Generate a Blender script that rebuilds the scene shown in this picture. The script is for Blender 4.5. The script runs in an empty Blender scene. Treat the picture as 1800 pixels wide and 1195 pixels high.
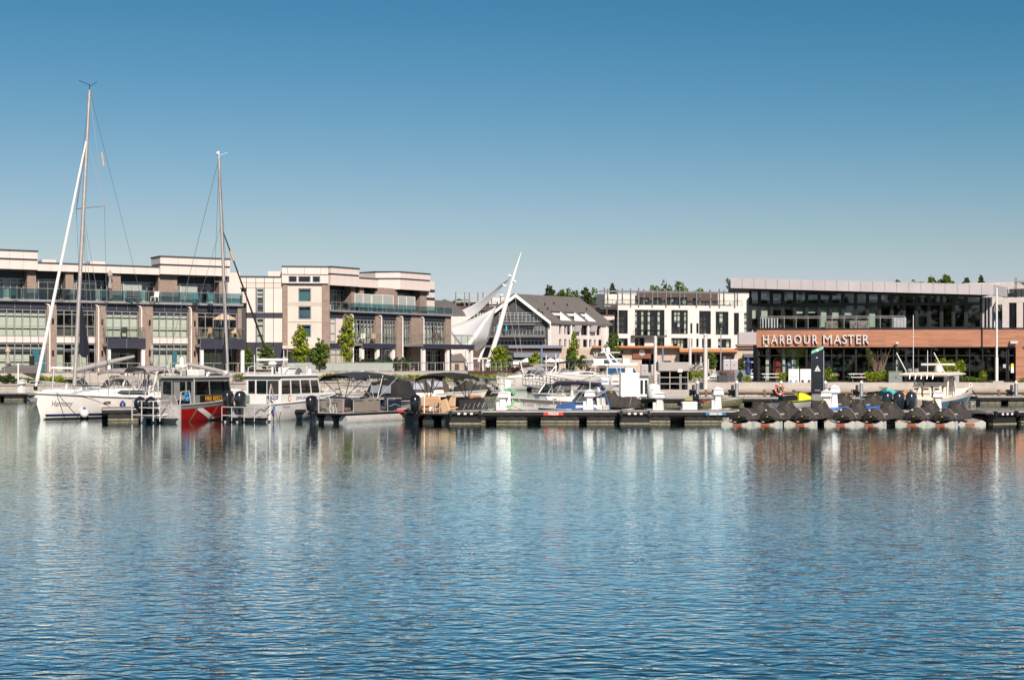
import bpy, math, random
import numpy as np
from mathutils import Vector, Matrix
R = math.radians
random.seed(7); NP = np.random.default_rng(11)
sc = bpy.context.scene
C = sc.collection
# ---------------------------------------------------------------- camera, sky, sun, exposure
F_PX, HOR, CX, CAM_Z = 2550.0, 637.0, 900.0, 3.18        # focal length and horizon row in photo pixels; eye height
cam = bpy.data.cameras.new('camera'); camo = bpy.data.objects.new('camera', cam); C.objects.link(camo)
cam.sensor_width = 36; cam.lens = 36 * F_PX / 1800; cam.shift_y = (HOR - 597.5) / 1800
cam.clip_start = 0.5; cam.clip_end = 9000
camo.location = (0, 0, CAM_Z); camo.rotation_euler = (R(90), 0, 0); sc.camera = camo
SUN_EL, SUN_AZ = 37.0, 17.0            # azimuth: degrees to the right of straight behind the camera
S = Vector((math.sin(R(SUN_AZ)) * math.cos(R(SUN_EL)), -math.cos(R(SUN_AZ)) * math.cos(R(SUN_EL)), math.sin(R(SUN_EL))))
sun = bpy.data.lights.new('sun', 'SUN'); sun.energy = 5.0; sun.angle = R(0.53); sun.color = (1.0, 0.89, 0.78)
suno = bpy.data.objects.new('sun', sun); C.objects.link(suno); suno.rotation_euler = S.to_track_quat('Z', 'Y').to_euler()
suno.location = (40, -40, 60)
wd = bpy.data.worlds.new('World'); sc.world = wd; wd.use_nodes = True
nt = wd.node_tree; nt.nodes.clear()
sky = nt.nodes.new('ShaderNodeTexSky'); sky.sky_type = 'NISHITA'; sky.sun_disc = False
sky.sun_elevation = R(SUN_EL); sky.sun_rotation = math.atan2(S.x, S.y)
sky.air_density = 1.0; sky.dust_density = 0.3; sky.ozone_density = 6.0; sky.altitude = 0
# the photograph's contrasty processing of the sky: one tone curve per channel over the whole sky
sep = nt.nodes.new('ShaderNodeSeparateColor'); cmb = nt.nodes.new('ShaderNodeCombineColor'); nt.links.new(sky.outputs[0], sep.inputs[0])
for i_, (pw_, gn_, k_) in enumerate(((3.0, 11.3, 14.7), (1.7, 1.68, 1.045), (1.6, 1.12, .519))):      # g x^p / (1 + k x^p)
    def mth_(op, a, b):
        x = nt.nodes.new('ShaderNodeMath'); x.operation = op
        for q, v in ((0, a), (1, b)):
            if isinstance(v, (int, float)): x.inputs[q].default_value = v
            else: nt.links.new(v, x.inputs[q])
        return x.outputs[0]
    x_ = mth_('POWER', mth_('MULTIPLY', sep.outputs[i_], .1), pw_)
    y_ = mth_('DIVIDE', mth_('MULTIPLY', x_, gn_*10), mth_('ADD', mth_('MULTIPLY', x_, k_), 1.0)); chan_ = (chan_ if i_ else []) + [y_]
nt.links.new(mth_('MINIMUM', chan_[0], mth_('MULTIPLY', chan_[1], 1.0)), cmb.inputs[0]); nt.links.new(chan_[1], cmb.inputs[1]); nt.links.new(mth_('MAXIMUM', chan_[2], mth_('MULTIPLY', chan_[1], 1.07)), cmb.inputs[2])   # neutral haze at the horizon
bg = nt.nodes.new('ShaderNodeBackground'); bg.inputs['Strength'].default_value = 0.0654
ow = nt.nodes.new('ShaderNodeOutputWorld')
nt.links.new(cmb.outputs[0], bg.inputs['Color']); nt.links.new(bg.outputs[0], ow.inputs[0])
vs = sc.view_settings; vs.view_transform = 'Standard'; vs.look = 'None'; vs.exposure = 0.62; vs.gamma = 1.0; vs.use_curve_mapping = False
sc.render.engine = 'CYCLES'
cy = sc.cycles; cy.use_denoising = True; cy.max_bounces = 6; cy.diffuse_bounces = 2; cy.glossy_bounces = 3
cy.transmission_bounces = 4; cy.transparent_max_bounces = 24; cy.caustics_reflective = False; cy.caustics_refractive = False
cy.sample_clamp_indirect = 4.0
try: cy.denoiser = 'OPENIMAGEDENOISE'
except Exception: pass
# ---------------------------------------------------------------- helpers
def PX(px, Y): return (px - CX) / F_PX * Y
def PZ(py, Y): return CAM_Z + (HOR - py) / F_PX * Y
def W(px, py, Y): return Vector((PX(px, Y), Y, PZ(py, Y)))

class MB:
    def __init__(s): s.v = []; s.f = []
    def add(s, vs_, fs_):
        n = len(s.v); s.v += [tuple(p) for p in vs_]; s.f += [tuple(i + n for i in q) for q in fs_]; return s
    def bx(s, x0, x1, y0, y1, z0, z1):
        return s.add([(x0,y0,z0),(x1,y0,z0),(x1,y1,z0),(x0,y1,z0),(x0,y0,z1),(x1,y0,z1),(x1,y1,z1),(x0,y1,z1)],
                     [(0,3,2,1),(4,5,6,7),(0,1,5,4),(1,2,6,5),(2,3,7,6),(3,0,4,7)])
    def box(s, c, d, rz=0, rx=0, ry=0):
        m = Matrix.Translation(c) @ Matrix.Rotation(rz,4,'Z') @ Matrix.Rotation(ry,4,'Y') @ Matrix.Rotation(rx,4,'X')
        a, b, e = d[0]/2, d[1]/2, d[2]/2
        vs_ = [m @ Vector(p) for p in ((-a,-b,-e),(a,-b,-e),(a,b,-e),(-a,b,-e),(-a,-b,e),(a,-b,e),(a,b,e),(-a,b,e))]
        return s.add(vs_, [(0,3,2,1),(4,5,6,7),(0,1,5,4),(1,2,6,5),(2,3,7,6),(3,0,4,7)])
    def quad(s, *p): return s.add(p, [tuple(range(len(p)))])
    def tube(s, pts, r, n=6, cap=True):
        pts = [Vector(p) for p in pts]; k = len(pts); rs = r if isinstance(r, (list, tuple)) else [r]*k
        vs_, fs_ = [], []; prev = None
        for i, p in enumerate(pts):
            d = (pts[min(i+1,k-1)] - pts[max(i-1,0)]).normalized()
            if prev is None: a = d.cross(Vector((0,0,1)) if abs(d.z) < .9 else Vector((1,0,0))).normalized()
            else: a = (prev - d * prev.dot(d)).normalized()
            prev = a; b = d.cross(a)
            for j in range(n):
                t = 2*math.pi*j/n; vs_.append(p + (a*math.cos(t) + b*math.sin(t))*rs[i])
        for i in range(k-1):
            for j in range(n): fs_.append((i*n+j, i*n+(j+1)%n, (i+1)*n+(j+1)%n, (i+1)*n+j))
        if cap: fs_ += [tuple(range(n-1,-1,-1)), tuple((k-1)*n+j for j in range(n))]
        return s.add(vs_, fs_)
    def prism(s, poly, a, b, ax='y'):
        def P(u, v, w): return {'y': (u,w,v), 'x': (w,u,v), 'z': (u,v,w)}[ax]
        n = len(poly); vs_ = [P(u,v,a) for u,v in poly] + [P(u,v,b) for u,v in poly]
        return s.add(vs_, [tuple(range(n)), tuple(range(2*n-1,n-1,-1))] + [(i,n+i,n+(i+1)%n,(i+1)%n) for i in range(n)])
    def lathe(s, prof, n=12, c=(0,0,0)):
        vs_, fs_ = [], []; k = len(prof)
        for r, z in prof:
            for j in range(n):
                t = 2*math.pi*j/n; vs_.append((c[0]+r*math.cos(t), c[1]+r*math.sin(t), c[2]+z))
        for i in range(k-1):
            for j in range(n): fs_.append((i*n+j, i*n+(j+1)%n, (i+1)*n+(j+1)%n, (i+1)*n+j))
        fs_ += [tuple(range(n-1,-1,-1)), tuple((k-1)*n+j for j in range(n))]
        return s.add(vs_, fs_)
    def loft(s, rings, closed=True, cap=True):
        n = len(rings[0]); vs_ = [p for r in rings for p in r]; fs_ = []
        for i in range(len(rings)-1):
            for j in range(n if closed else n-1): fs_.append((i*n+j, i*n+(j+1)%n, (i+1)*n+(j+1)%n, (i+1)*n+j))
        if cap: fs_ += [tuple(range(n-1,-1,-1)), tuple((len(rings)-1)*n+j for j in range(n))]
        return s.add(vs_, fs_)
    def ball(s, c, r, n=10, m=6, sq=(1,1,1)):
        pr = [(r*math.sin(math.pi*max(.02,min(.98,i/m))), -r*math.cos(math.pi*i/m)) for i in range(m+1)]
        b = MB().lathe(pr, n); return s.add([(c[0]+p[0]*sq[0], c[1]+p[1]*sq[1], c[2]+p[2]*sq[2]) for p in b.v], b.f)
    def xf(s, m): s.v = [tuple(m @ Vector(p)) for p in s.v]; return s
    def mesh(s, name, m, smooth=False):
        me = bpy.data.meshes.new(name); me.from_pydata(s.v, [], s.f); me.update()
        if m is not None: me.materials.append(m)
        if smooth:
            me.polygons.foreach_set('use_smooth', [True]*len(me.polygons))
            try: me.set_sharp_from_angle(angle=R(40))
            except Exception: pass
        return me
    def build(s, name, m, parent=None, smooth=False, bev=0):
        return obj(name, s.mesh(name, m, smooth), parent, bev)

def obj(name, me, parent=None, bev=0, loc=None):
    o = bpy.data.objects.new(name, me); C.objects.link(o); o.parent = parent
    if loc: o.location = loc
    if bev:
        b = o.modifiers.new('bevel', 'BEVEL'); b.width = bev; b.segments = 2; b.limit_method = 'ANGLE'; b.angle_limit = R(50)
    return o
def tag(o, label=None, cat=None, group=None, kind=None):
    if label: o['label'] = label
    if cat: o['category'] = cat
    if group: o['group'] = group
    if kind: o['kind'] = kind
    return o
def thing(name, label, cat, loc=(0,0,0), rz=0, group=None):
    o = bpy.data.objects.new(name, None); C.objects.link(o); o.empty_display_size = .2
    o.location = loc; o.rotation_euler = (0,0,rz); return tag(o, label, cat, group)
def struct(name, mb, m, **k): return tag(mb.build(name, m, **k), kind='structure')
def dup(root, loc, rz=None, label=None, group=None):
    r = root.copy(); C.objects.link(r); r.location = loc
    if rz is not None: r.rotation_euler = (0,0,rz)
    if label: r['label'] = label
    if group: r['group'] = group
    for ch in list(root.children):
        c = ch.copy(); C.objects.link(c); c.parent = r
        for g in ch.children:
            d = g.copy(); C.objects.link(d); d.parent = c
    return r

# ---------------------------------------------------------------- materials
MATS = {}; ALB = .80                # exposure goes with slightly darker paints
def mat(name, col, rough=.55, metal=0, var=.12, scale=3.0, bump=0, spec=.5, coat=0, grime=0, stretch=(1,1,1)):
    if name in MATS: return MATS[name]
    col = tuple(ALB*c for c in col)
    m = bpy.data.materials.new(name); m.use_nodes = True; MATS[name] = m
    t = m.node_tree; p = t.nodes['Principled BSDF']
    p.inputs['Roughness'].default_value = rough; p.inputs['Metallic'].default_value = metal
    p.inputs['Specular IOR Level'].default_value = spec; p.inputs['Coat Weight'].default_value = coat
    p.inputs['Base Color'].default_value = (*col, 1)
    if var or bump:
        tc = t.nodes.new('ShaderNodeTexCoord'); mp = t.nodes.new('ShaderNodeMapping'); mp.inputs['Scale'].default_value = stretch
        n = t.nodes.new('ShaderNodeTexNoise'); n.inputs['Scale'].default_value = scale; n.inputs['Detail'].default_value = 6; n.inputs['Roughness'].default_value = .6
        t.links.new(tc.outputs['Object'], mp.inputs[0]); t.links.new(mp.outputs[0], n.inputs['Vector'])
        mr = t.nodes.new('ShaderNodeMapRange'); mr.inputs[1].default_value = .25; mr.inputs[2].default_value = .75
        mr.inputs[3].default_value = 1 - var*1.6; mr.inputs[4].default_value = 1 + var
        t.links.new(n.outputs[0], mr.inputs[0])
        mx = t.nodes.new('ShaderNodeMix'); mx.data_type = 'RGBA'; mx.blend_type = 'MULTIPLY'; mx.inputs[0].default_value = 1
        mx.inputs[6].default_value = (*col, 1); t.links.new(mr.outputs[0], mx.inputs[7])
        last = mx.outputs[2]
        if grime:
            n2 = t.nodes.new('ShaderNodeTexNoise'); n2.inputs['Scale'].default_value = 1.3; n2.inputs['Detail'].default_value = 8; n2.inputs['Roughness'].default_value = .7
            mp2 = t.nodes.new('ShaderNodeMapping'); mp2.inputs['Scale'].default_value = (2.5, 2.5, .35)
            t.links.new(tc.outputs['Object'], mp2.inputs[0]); t.links.new(mp2.outputs[0], n2.inputs['Vector'])
            r2 = t.nodes.new('ShaderNodeMapRange'); r2.inputs[1].default_value = .5; r2.inputs[2].default_value = .78; r2.inputs[4].default_value = grime
            t.links.new(n2.outputs[0], r2.inputs[0])
            m2 = t.nodes.new('ShaderNodeMix'); m2.data_type = 'RGBA'; m2.inputs[7].default_value = (.16,.14,.11,1)
            t.links.new(r2.outputs[0], m2.inputs[0]); t.links.new(last, m2.inputs[6]); last = m2.outputs[2]
        t.links.new(last, p.inputs['Base Color'])
        rr = t.nodes.new('ShaderNodeMapRange'); rr.inputs[3].default_value = max(0.02, rough-.08); rr.inputs[4].default_value = min(1, rough+.08)
        t.links.new(n.outputs[0], rr.inputs[0]); t.links.new(rr.outputs[0], p.inputs['Roughness'])
        if bump:
            b = t.nodes.new('ShaderNodeBump'); b.inputs['Strength'].default_value = bump; b.inputs['Distance'].default_value = .02
            t.links.new(n.outputs[0], b.inputs['Height']); t.links.new(b.outputs[0], p.inputs['Normal'])
    return m

def uvec(t):
    """brick/board coordinates on any upright wall: (x+y, z)"""
    tc = t.nodes.new('ShaderNodeTexCoord'); sp = t.nodes.new('ShaderNodeSeparateXYZ'); t.links.new(tc.outputs['Object'], sp.inputs[0])
    ad = t.nodes.new('ShaderNodeMath'); t.links.new(sp.outputs[0], ad.inputs[0]); t.links.new(sp.outputs[1], ad.inputs[1])
    cb = t.nodes.new('ShaderNodeCombineXYZ'); t.links.new(ad.outputs[0], cb.inputs[0]); t.links.new(sp.outputs[2], cb.inputs[1]); return cb.outputs[0]
def brickmat(name, c1, c2, mortar, w=.24, h=.075, rough=.85, off=.5, ms=.012, bump=.4):
    m = bpy.data.materials.new(name); m.use_nodes = True; MATS[name] = m; t = m.node_tree; p = t.nodes['Principled BSDF']; c1, c2, mortar = (tuple(ALB*c for c in q) for q in (c1, c2, mortar))
    b = t.nodes.new('ShaderNodeTexBrick'); b.offset = off; t.links.new(uvec(t), b.inputs['Vector'])
    b.inputs['Color1'].default_value = (*c1,1); b.inputs['Color2'].default_value = (*c2,1); b.inputs['Mortar'].default_value = (*mortar,1)
    b.inputs['Scale'].default_value = 1; b.inputs['Mortar Size'].default_value = ms; b.inputs['Brick Width'].default_value = w; b.inputs['Row Height'].default_value = h; b.inputs['Bias'].default_value = 0
    n = t.nodes.new('ShaderNodeTexNoise'); n.inputs['Scale'].default_value = 2.2; n.inputs['Detail'].default_value = 8
    tc = t.nodes.new('ShaderNodeTexCoord'); t.links.new(tc.outputs['Object'], n.inputs['Vector'])
    mr = t.nodes.new('ShaderNodeMapRange'); mr.inputs[3].default_value = .7; mr.inputs[4].default_value = 1.25; t.links.new(n.outputs[0], mr.inputs[0])
    mx = t.nodes.new('ShaderNodeMix'); mx.data_type = 'RGBA'; mx.blend_type = 'MULTIPLY'; mx.inputs[0].default_value = 1
    t.links.new(b.outputs[0], mx.inputs[6]); t.links.new(mr.outputs[0], mx.inputs[7]); t.links.new(mx.outputs[2], p.inputs['Base Color'])
    p.inputs['Roughness'].default_value = rough
    if bump:
        bp = t.nodes.new('ShaderNodeBump'); bp.inputs['Strength'].default_value = bump; bp.inputs['Distance'].default_value = .01; bp.invert = True
        t.links.new(b.outputs['Fac'], bp.inputs['Height']); t.links.new(bp.outputs[0], p.inputs['Normal'])
    return m
def glassmat(name, tint, refl=.06, rough=.02, wav=.0):
    """pane: tinted see-through with Fresnel reflection"""
    m = bpy.data.materials.new(name); m.use_nodes = True; MATS[name] = m; t = m.node_tree
    for x in list(t.nodes):
        if x.type == 'BSDF_PRINCIPLED': t.nodes.remove(x)
    out = t.nodes['Material Output']; tr = t.nodes.new('ShaderNodeBsdfTransparent'); tr.inputs[0].default_value = (*tint,1)
    gl = t.nodes.new('ShaderNodeBsdfGlossy'); gl.inputs['Roughness'].default_value = rough
    fr = t.nodes.new('ShaderNodeFresnel'); fr.inputs['IOR'].default_value = 1.52
    ad = t.nodes.new('ShaderNodeMath'); ad.inputs[1].default_value = refl; ad.use_clamp = True; t.links.new(fr.outputs[0], ad.inputs[0])
    if wav:
        n = t.nodes.new('ShaderNodeTexNoise'); n.inputs['Scale'].default_value = .9; tc = t.nodes.new('ShaderNodeTexCoord'); t.links.new(tc.outputs['Object'], n.inputs['Vector'])
        b = t.nodes.new('ShaderNodeBump'); b.inputs['Strength'].default_value = wav; b.inputs['Distance'].default_value = .05
        t.links.new(n.outputs[0], b.inputs['Height']); t.links.new(b.outputs[0], gl.inputs['Normal'])
    ge = t.nodes.new('ShaderNodeNewGeometry'); iv = t.nodes.new('ShaderNodeMath'); iv.operation = 'SUBTRACT'; iv.inputs[0].default_value = 1; t.links.new(ge.outputs['Backfacing'], iv.inputs[1])
    ml = t.nodes.new('ShaderNodeMath'); ml.operation = 'MULTIPLY'; t.links.new(ad.outputs[0], ml.inputs[0]); t.links.new(iv.outputs[0], ml.inputs[1]); ad = ml   # leave the inner face of a pane clear
    mx = t.nodes.new('ShaderNodeMixShader'); t.links.new(ad.outputs[0], mx.inputs[0]); t.links.new(tr.outputs[0], mx.inputs[1]); t.links.new(gl.outputs[0], mx.inputs[2])
    t.links.new(mx.outputs[0], out.inputs[0]); return m
def leafmat(name, c1, c2, trans=.35):
    m = bpy.data.materials.new(name); m.use_nodes = True; MATS[name] = m; t = m.node_tree; p = t.nodes['Principled BSDF']; c1, c2 = (tuple(.9*c for c in q) for q in (c1, c2))
    g = t.nodes.new('ShaderNodeNewGeometry'); r = t.nodes.new('ShaderNodeValToRGB')
    r.color_ramp.elements[0].color = (*c1,1); r.color_ramp.elements[1].color = (*c2,1)
    t.links.new(g.outputs['Random Per Island'], r.inputs[0]); t.links.new(r.outputs[0], p.inputs['Base Color'])
    p.inputs['Roughness'].default_value = .6; p.inputs['Specular IOR Level'].default_value = .25
    ts = t.nodes.new('ShaderNodeBsdfTranslucent'); t.links.new(r.outputs[0], ts.inputs[0])
    mx = t.nodes.new('ShaderNodeMixShader'); mx.inputs[0].default_value = trans
    t.links.new(p.outputs[0], mx.inputs[1]); t.links.new(ts.outputs[0], mx.inputs[2]); t.links.new(mx.outputs[0], t.nodes['Material Output'].inputs[0]); return m

white   = mat('white_paint', (.80,.78,.76), .45, var=.05, grime=.12)
gel     = mat('gelcoat', (.90,.86,.81), .22, var=.04, coat=.4, grime=.08)
cream   = mat('cream_gelcoat', (.92,.82,.70), .3, var=.04, coat=.3)
panelW  = mat('white_panel', (.70,.605,.56), .5, var=.05, scale=.6, grime=.10)
panelB  = mat('beige_panel', (.62,.54,.48), .55, var=.06, scale=.8, grime=.08)
panelG  = mat('light_grey_panel', (.46,.42,.44), .35, metal=.1, var=.05, scale=.7)
navyP   = mat('navy_panel', (.034,.035,.055), .45, var=.12, scale=1.5, spec=.3)
frameG  = mat('aluminium_frame', (.42,.41,.42), .35, metal=.5, var=.06)
frameD  = mat('dark_frame', (.012,.012,.014), .5, var=.1, spec=.2)
darkG   = mat('charcoal_cladding', (.06,.064,.072), .6, var=.1, spec=.3)
conc    = mat('concrete', (.40,.365,.325), .85, var=.14, scale=2.0, bump=.25, grime=.35)
paving  = mat('paving', (.46,.41,.37), .85, var=.12, scale=1.2, bump=.15, grime=.2)
stone   = mat('stone_block', (.52,.48,.42), .9, var=.25, scale=4, bump=.5, grime=.4)
deckm   = mat('dock_deck', (.30,.27,.25), .8, var=.2, scale=5, bump=.3, stretch=(6,1,1))
blackP  = mat('black_plastic', (.010,.010,.011), .5, var=.2, scale=4, spec=.25)
floatP  = mat('black_float', (.014,.0135,.0135), .55, var=.3, scale=2.5, bump=.2, spec=.25)
scum    = mat('waterline_scum', (.30,.26,.17), .9, var=.35, scale=6)
alum    = mat('bare_aluminium', (.60,.58,.56), .38, metal=.35, var=.12, scale=4)
steel   = mat('stainless_steel', (.78,.76,.74), .25, metal=.4, var=.04)
galv    = mat('galvanised', (.45,.45,.46), .5, metal=.6, var=.1)
canvasN = mat('navy_canvas', (.018,.023,.036), .85, var=.15, scale=8, bump=.3)
canvasK = mat('black_canvas', (.013,.011,.012), .85, var=.2, scale=7, bump=.35)
canvasG = mat('grey_canvas', (.33,.30,.29), .85, var=.12, scale=7, bump=.3)
canvasT = mat('brown_canvas', (.07,.052,.045), .85, var=.2, scale=6, bump=.4)
canvasP = mat('purple_canvas', (.018,.013,.034), .85, var=.15, scale=8, bump=.3)
canvasB = mat('blue_canvas', (.03,.10,.32), .8, var=.15, scale=6, bump=.3)
coverK  = mat('charcoal_cover', (.056,.049,.045), .75, var=.3, scale=5, bump=.6, spec=.25)
redP    = mat('red_paint', (.37,.007,.007), .35, var=.1, coat=.2)
orangeP = mat('orange_plastic', (.75,.14,.03), .5, var=.08)
yellowP = mat('yellow_plastic', (.72,.62,.03), .4, var=.06)
blueP   = mat('blue_plastic', (.03,.20,.55), .4, var=.08)
tealP   = mat('teal_plastic', (.05,.45,.45), .45, var=.08)
tan     = mat('tan_vinyl', (.58,.39,.24), .5, var=.08, scale=5)
tanD    = mat('caramel_vinyl', (.45,.20,.08), .5, var=.1)
greyV   = mat('grey_vinyl', (.10,.10,.13), .5, var=.1)
mastm   = mat('mast_aluminium', (.52,.47,.44), .35, metal=.4, var=.08)
ropeW   = mat('white_rope', (.62,.56,.50), .9, var=.1)
wire    = mat('rigging_wire', (.22,.22,.23), .4, metal=.8, var=0)
oliveP  = mat('olive_paint', (.20,.18,.10), .6, var=.15, scale=4)
engK    = mat('engine_black', (.012,.012,.016), .22, var=.1, coat=.5)
engG    = mat('engine_grey', (.025,.028,.034), .28, metal=.3, var=.1, coat=.4)
wood    = mat('dark_wood', (.10,.045,.03), .75, var=.25, scale=3, stretch=(.4,.4,6), bump=.2)
teak    = mat('brown_timber', (.22,.13,.08), .75, var=.25, scale=3, bump=.2, stretch=(.4,4,6))
orangeT = mat('orange_trim', (.48,.17,.05), .55, var=.12)
roofG   = mat('grey_metal_roof', (.165,.148,.138), .5, metal=.1, var=.08, scale=.5)
brownB  = mat('brown_cladding', (.085,.055,.048), .8, var=.2)
sidingW = brickmat('white_siding', (.70,.63,.60), (.67,.61,.58), (.5,.46,.44), w=40, h=.2, ms=.012, rough=.6, bump=.3)
brick   = brickmat('brick', (.31,.21,.16), (.19,.13,.105), (.36,.29,.25))
stoneT  = brickmat('tan_stone', (.56,.44,.35), (.44,.34,.27), (.5,.42,.35), w=.45, h=.14, ms=.012)
blind   = mat('cream_blind', (.58,.60,.545), .85, var=.05, scale=1.5)
blindG  = mat('pale_green_blind', (.50,.53,.45), .85, var=.06, scale=1.5)
shade   = mat('grey_green_shade', (.40,.46,.42), .85, var=.08)
tealC   = mat('teal_curtain', (.02,.115,.145), .7, var=.15, stretch=(12,12,.5))
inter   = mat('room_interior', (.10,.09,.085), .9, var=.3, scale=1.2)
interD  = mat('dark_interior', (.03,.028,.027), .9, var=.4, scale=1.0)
g_clear = glassmat('window_glass', (.94,.96,.94), .02)
g_dark  = glassmat('tinted_glass', (.30,.33,.33), .04)
g_rail  = glassmat('blue_green_rail_glass', (.50,.66,.70), .03)
g_boat  = glassmat('boat_glass', (.32,.36,.38), .05)
g_vinyl = glassmat('clear_vinyl', (.62,.66,.72), .03, rough=.12)
g_frost = mat('frosted_screen', (.36,.39,.36), .35, var=.04)
g_far   = mat('far_glass', (.035,.05,.055), .06, var=.35, scale=.35, spec=.8)
soil    = mat('soil_mulch', (.13,.07,.05), .95, var=.3, scale=6, bump=.5)
turf    = mat('turf', (.12,.17,.03), .9, var=.35, scale=5, bump=.6)
L_lime  = leafmat('lime_leaf', (.14,.20,.012), (.36,.42,.03))
L_green = leafmat('green_leaf', (.05,.10,.015), (.15,.23,.03))
L_dark  = leafmat('dark_leaf', (.018,.035,.012), (.06,.09,.02), .2)
L_red   = leafmat('burgundy_leaf', (.03,.010,.012), (.10,.03,.03), .2)
L_oliv  = leafmat('olive_leaf', (.07,.08,.02), (.17,.19,.05))
bark    = mat('bark', (.12,.09,.07), .9, var=.3, scale=8, bump=.5)
twig    = mat('bare_twig', (.30,.22,.17), .9, var=.15)

def text(s, size, m, name='lettering', parent=None, depth=.0, bold=0, mapf=None, align='CENTER', shear=0, xs=1.0, M=None):
    cu = bpy.data.curves.new('t', 'FONT'); cu.body = s; cu.size = size; cu.align_x = align; cu.extrude = depth; cu.offset = bold; cu.shear = shear; cu.resolution_u = 3
    t = bpy.data.objects.new('t', cu); C.objects.link(t); bpy.context.view_layer.update()
    me = bpy.data.meshes.new_from_object(t.evaluated_get(bpy.context.evaluated_depsgraph_get()))
    bpy.data.objects.remove(t); bpy.data.curves.remove(cu); me.name = name
    me.materials.clear(); me.materials.append(m)
    for v in me.vertices:
        p = Vector((v.co.x*xs, v.co.y, v.co.z))
        if mapf: v.co = mapf(p.x, p.y)
        else:
            p = Vector((p.x, -p.z, p.y))          # upright, facing -Y
            v.co = (M @ p) if M else p
    return obj(name, me, parent)
# ---------------------------------------------------------------- water, land, sea walls
def water_material():
    m = bpy.data.materials.new('harbour_water'); m.use_nodes = True; t = m.node_tree
    t.nodes.remove(t.nodes['Principled BSDF']); out = t.nodes['Material Output']
    tc = t.nodes.new('ShaderNodeTexCoord'); sp = t.nodes.new('ShaderNodeSeparateXYZ'); t.links.new(tc.outputs['Object'], sp.inputs[0])
    def noise(scale, st, det, rough=.55, dist=0, rot=4):
        mp = t.nodes.new('ShaderNodeMapping'); mp.inputs['Scale'].default_value = st; mp.inputs['Rotation'].default_value = (0,0,R(rot))
        n = t.nodes.new('ShaderNodeTexNoise'); n.inputs['Scale'].default_value = scale; n.inputs['Detail'].default_value = det
        n.inputs['Roughness'].default_value = rough; n.inputs['Distortion'].default_value = dist
        t.links.new(tc.outputs['Object'], mp.inputs[0]); t.links.new(mp.outputs[0], n.inputs['Vector']); return n.outputs[0]
    def mth(op, a, b):
        x = t.nodes.new('ShaderNodeMath'); x.operation = op; t.links.new(a, x.inputs[0])
        if isinstance(b, (int, float)): x.inputs[1].default_value = b
        else: t.links.new(b, x.inputs[1])
        return x.outputs[0]
    h = mth('ADD', mth('ADD', mth('MULTIPLY', noise(.5,(.6,1,1),2,rot=14), W0), mth('MULTIPLY', noise(2.0,(.5,1,1),2,.5,.3,-8), W1)), mth('ADD', mth('MULTIPLY', noise(5.2,(.58,1,1),1,.5,.6,5), W2), mth('MULTIPLY', noise(12,(.5,1,1),1), W3)))
    cal = t.nodes.new('ShaderNodeMapRange'); cal.inputs[1].default_value = 15; cal.inputs[2].default_value = 48; cal.inputs[3].default_value = 1.0; cal.inputs[4].default_value = CALM
    t.links.new(sp.outputs[1], cal.inputs[0])                      # the marina side lies in the lee of the docks
    pat = t.nodes.new('ShaderNodeMapRange'); pat.inputs[1].default_value = .3; pat.inputs[2].default_value = .7; pat.inputs[3].default_value = .50; pat.inputs[4].default_value = 1.4
    t.links.new(noise(.045,(.4,1.3,1),4,rot=20), pat.inputs[0])    # patches of ruffled and smoother water
    b = t.nodes.new('ShaderNodeBump'); b.inputs['Distance'].default_value = 1.0; b.inputs['Strength'].default_value = 1
    t.links.new(mth('MULTIPLY', mth('MULTIPLY', h, cal.outputs[0]), pat.outputs[0]), b.inputs['Height'])
    lw = t.nodes.new('ShaderNodeLayerWeight'); lw.inputs['Blend'].default_value = .5; t.links.new(b.outputs[0], lw.inputs['Normal'])
    fr = t.nodes.new('ShaderNodeMapRange'); fr.interpolation_type = 'SMOOTHSTEP'; fr.inputs[1].default_value = .67; fr.inputs[2].default_value = .885; fr.inputs[3].default_value = .05; fr.inputs[4].default_value = .97
    t.links.new(lw.outputs['Facing'], fr.inputs[0])                # Fresnel-like: mirror at grazing angles, dark where a ripple faces us
    gl = t.nodes.new('ShaderNodeBsdfGlossy'); gl.inputs['Roughness'].default_value = .02; gl.inputs['Color'].default_value = (.88,1,1,1); t.links.new(b.outputs[0], gl.inputs['Normal'])
    df = t.nodes.new('ShaderNodeBsdfDiffuse'); df.inputs['Color'].default_value = (.008,.022,.030,1)
    mx = t.nodes.new('ShaderNodeMixShader'); t.links.new(fr.outputs[0], mx.inputs[0]); t.links.new(df.outputs[0], mx.inputs[1]); t.links.new(gl.outputs[0], mx.inputs[2]); t.links.new(mx.outputs[0], out.inputs[0])
    return m
W0, W1, W2, W3 = .014, .015, .026, .005
CALM = .18
struct('water', MB().quad((-900,-60,0),(900,-60,0),(900,420,0),(-900,420,0)), water_material())
def flat(pts, z): return [(PX(a, Y), Y, z) for a, Y in pts]
def slab(name, pts, z, m, zb=-1.2):
    top = flat(pts, z); bot = flat(pts, zb); n = len(pts); mb = MB()
    mb.add(top, [tuple(range(n))]); mb.add(top + bot, [(i, n+i, n+(i+1)%n, (i+1)%n) for i in range(n)])
    return struct(name, mb, m)
SH = [(-900,112),(0,128),(300,135),(690,152),(905,176)]          # shoreline of the left bank
slab('promenade', SH + [(938,205),(930,258),(500,330),(-900,330)], 1.2, conc)
slab('terrace', [(-900,131),(-20,137),(300,147),(690,160),(822,170),(836,190),(500,260),(-900,300)], 2.15, paving, 1.0)
slab('quay', [(1178,119),(2600,119),(2600,160),(1345,160),(1300,146),(1186,140)], .95, conc)
slab('raised_quay', [(1181,121.3),(2600,121.3),(2600,159),(1350,159),(1305,145),(1189,139)], 1.50, paving, .9)
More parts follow.
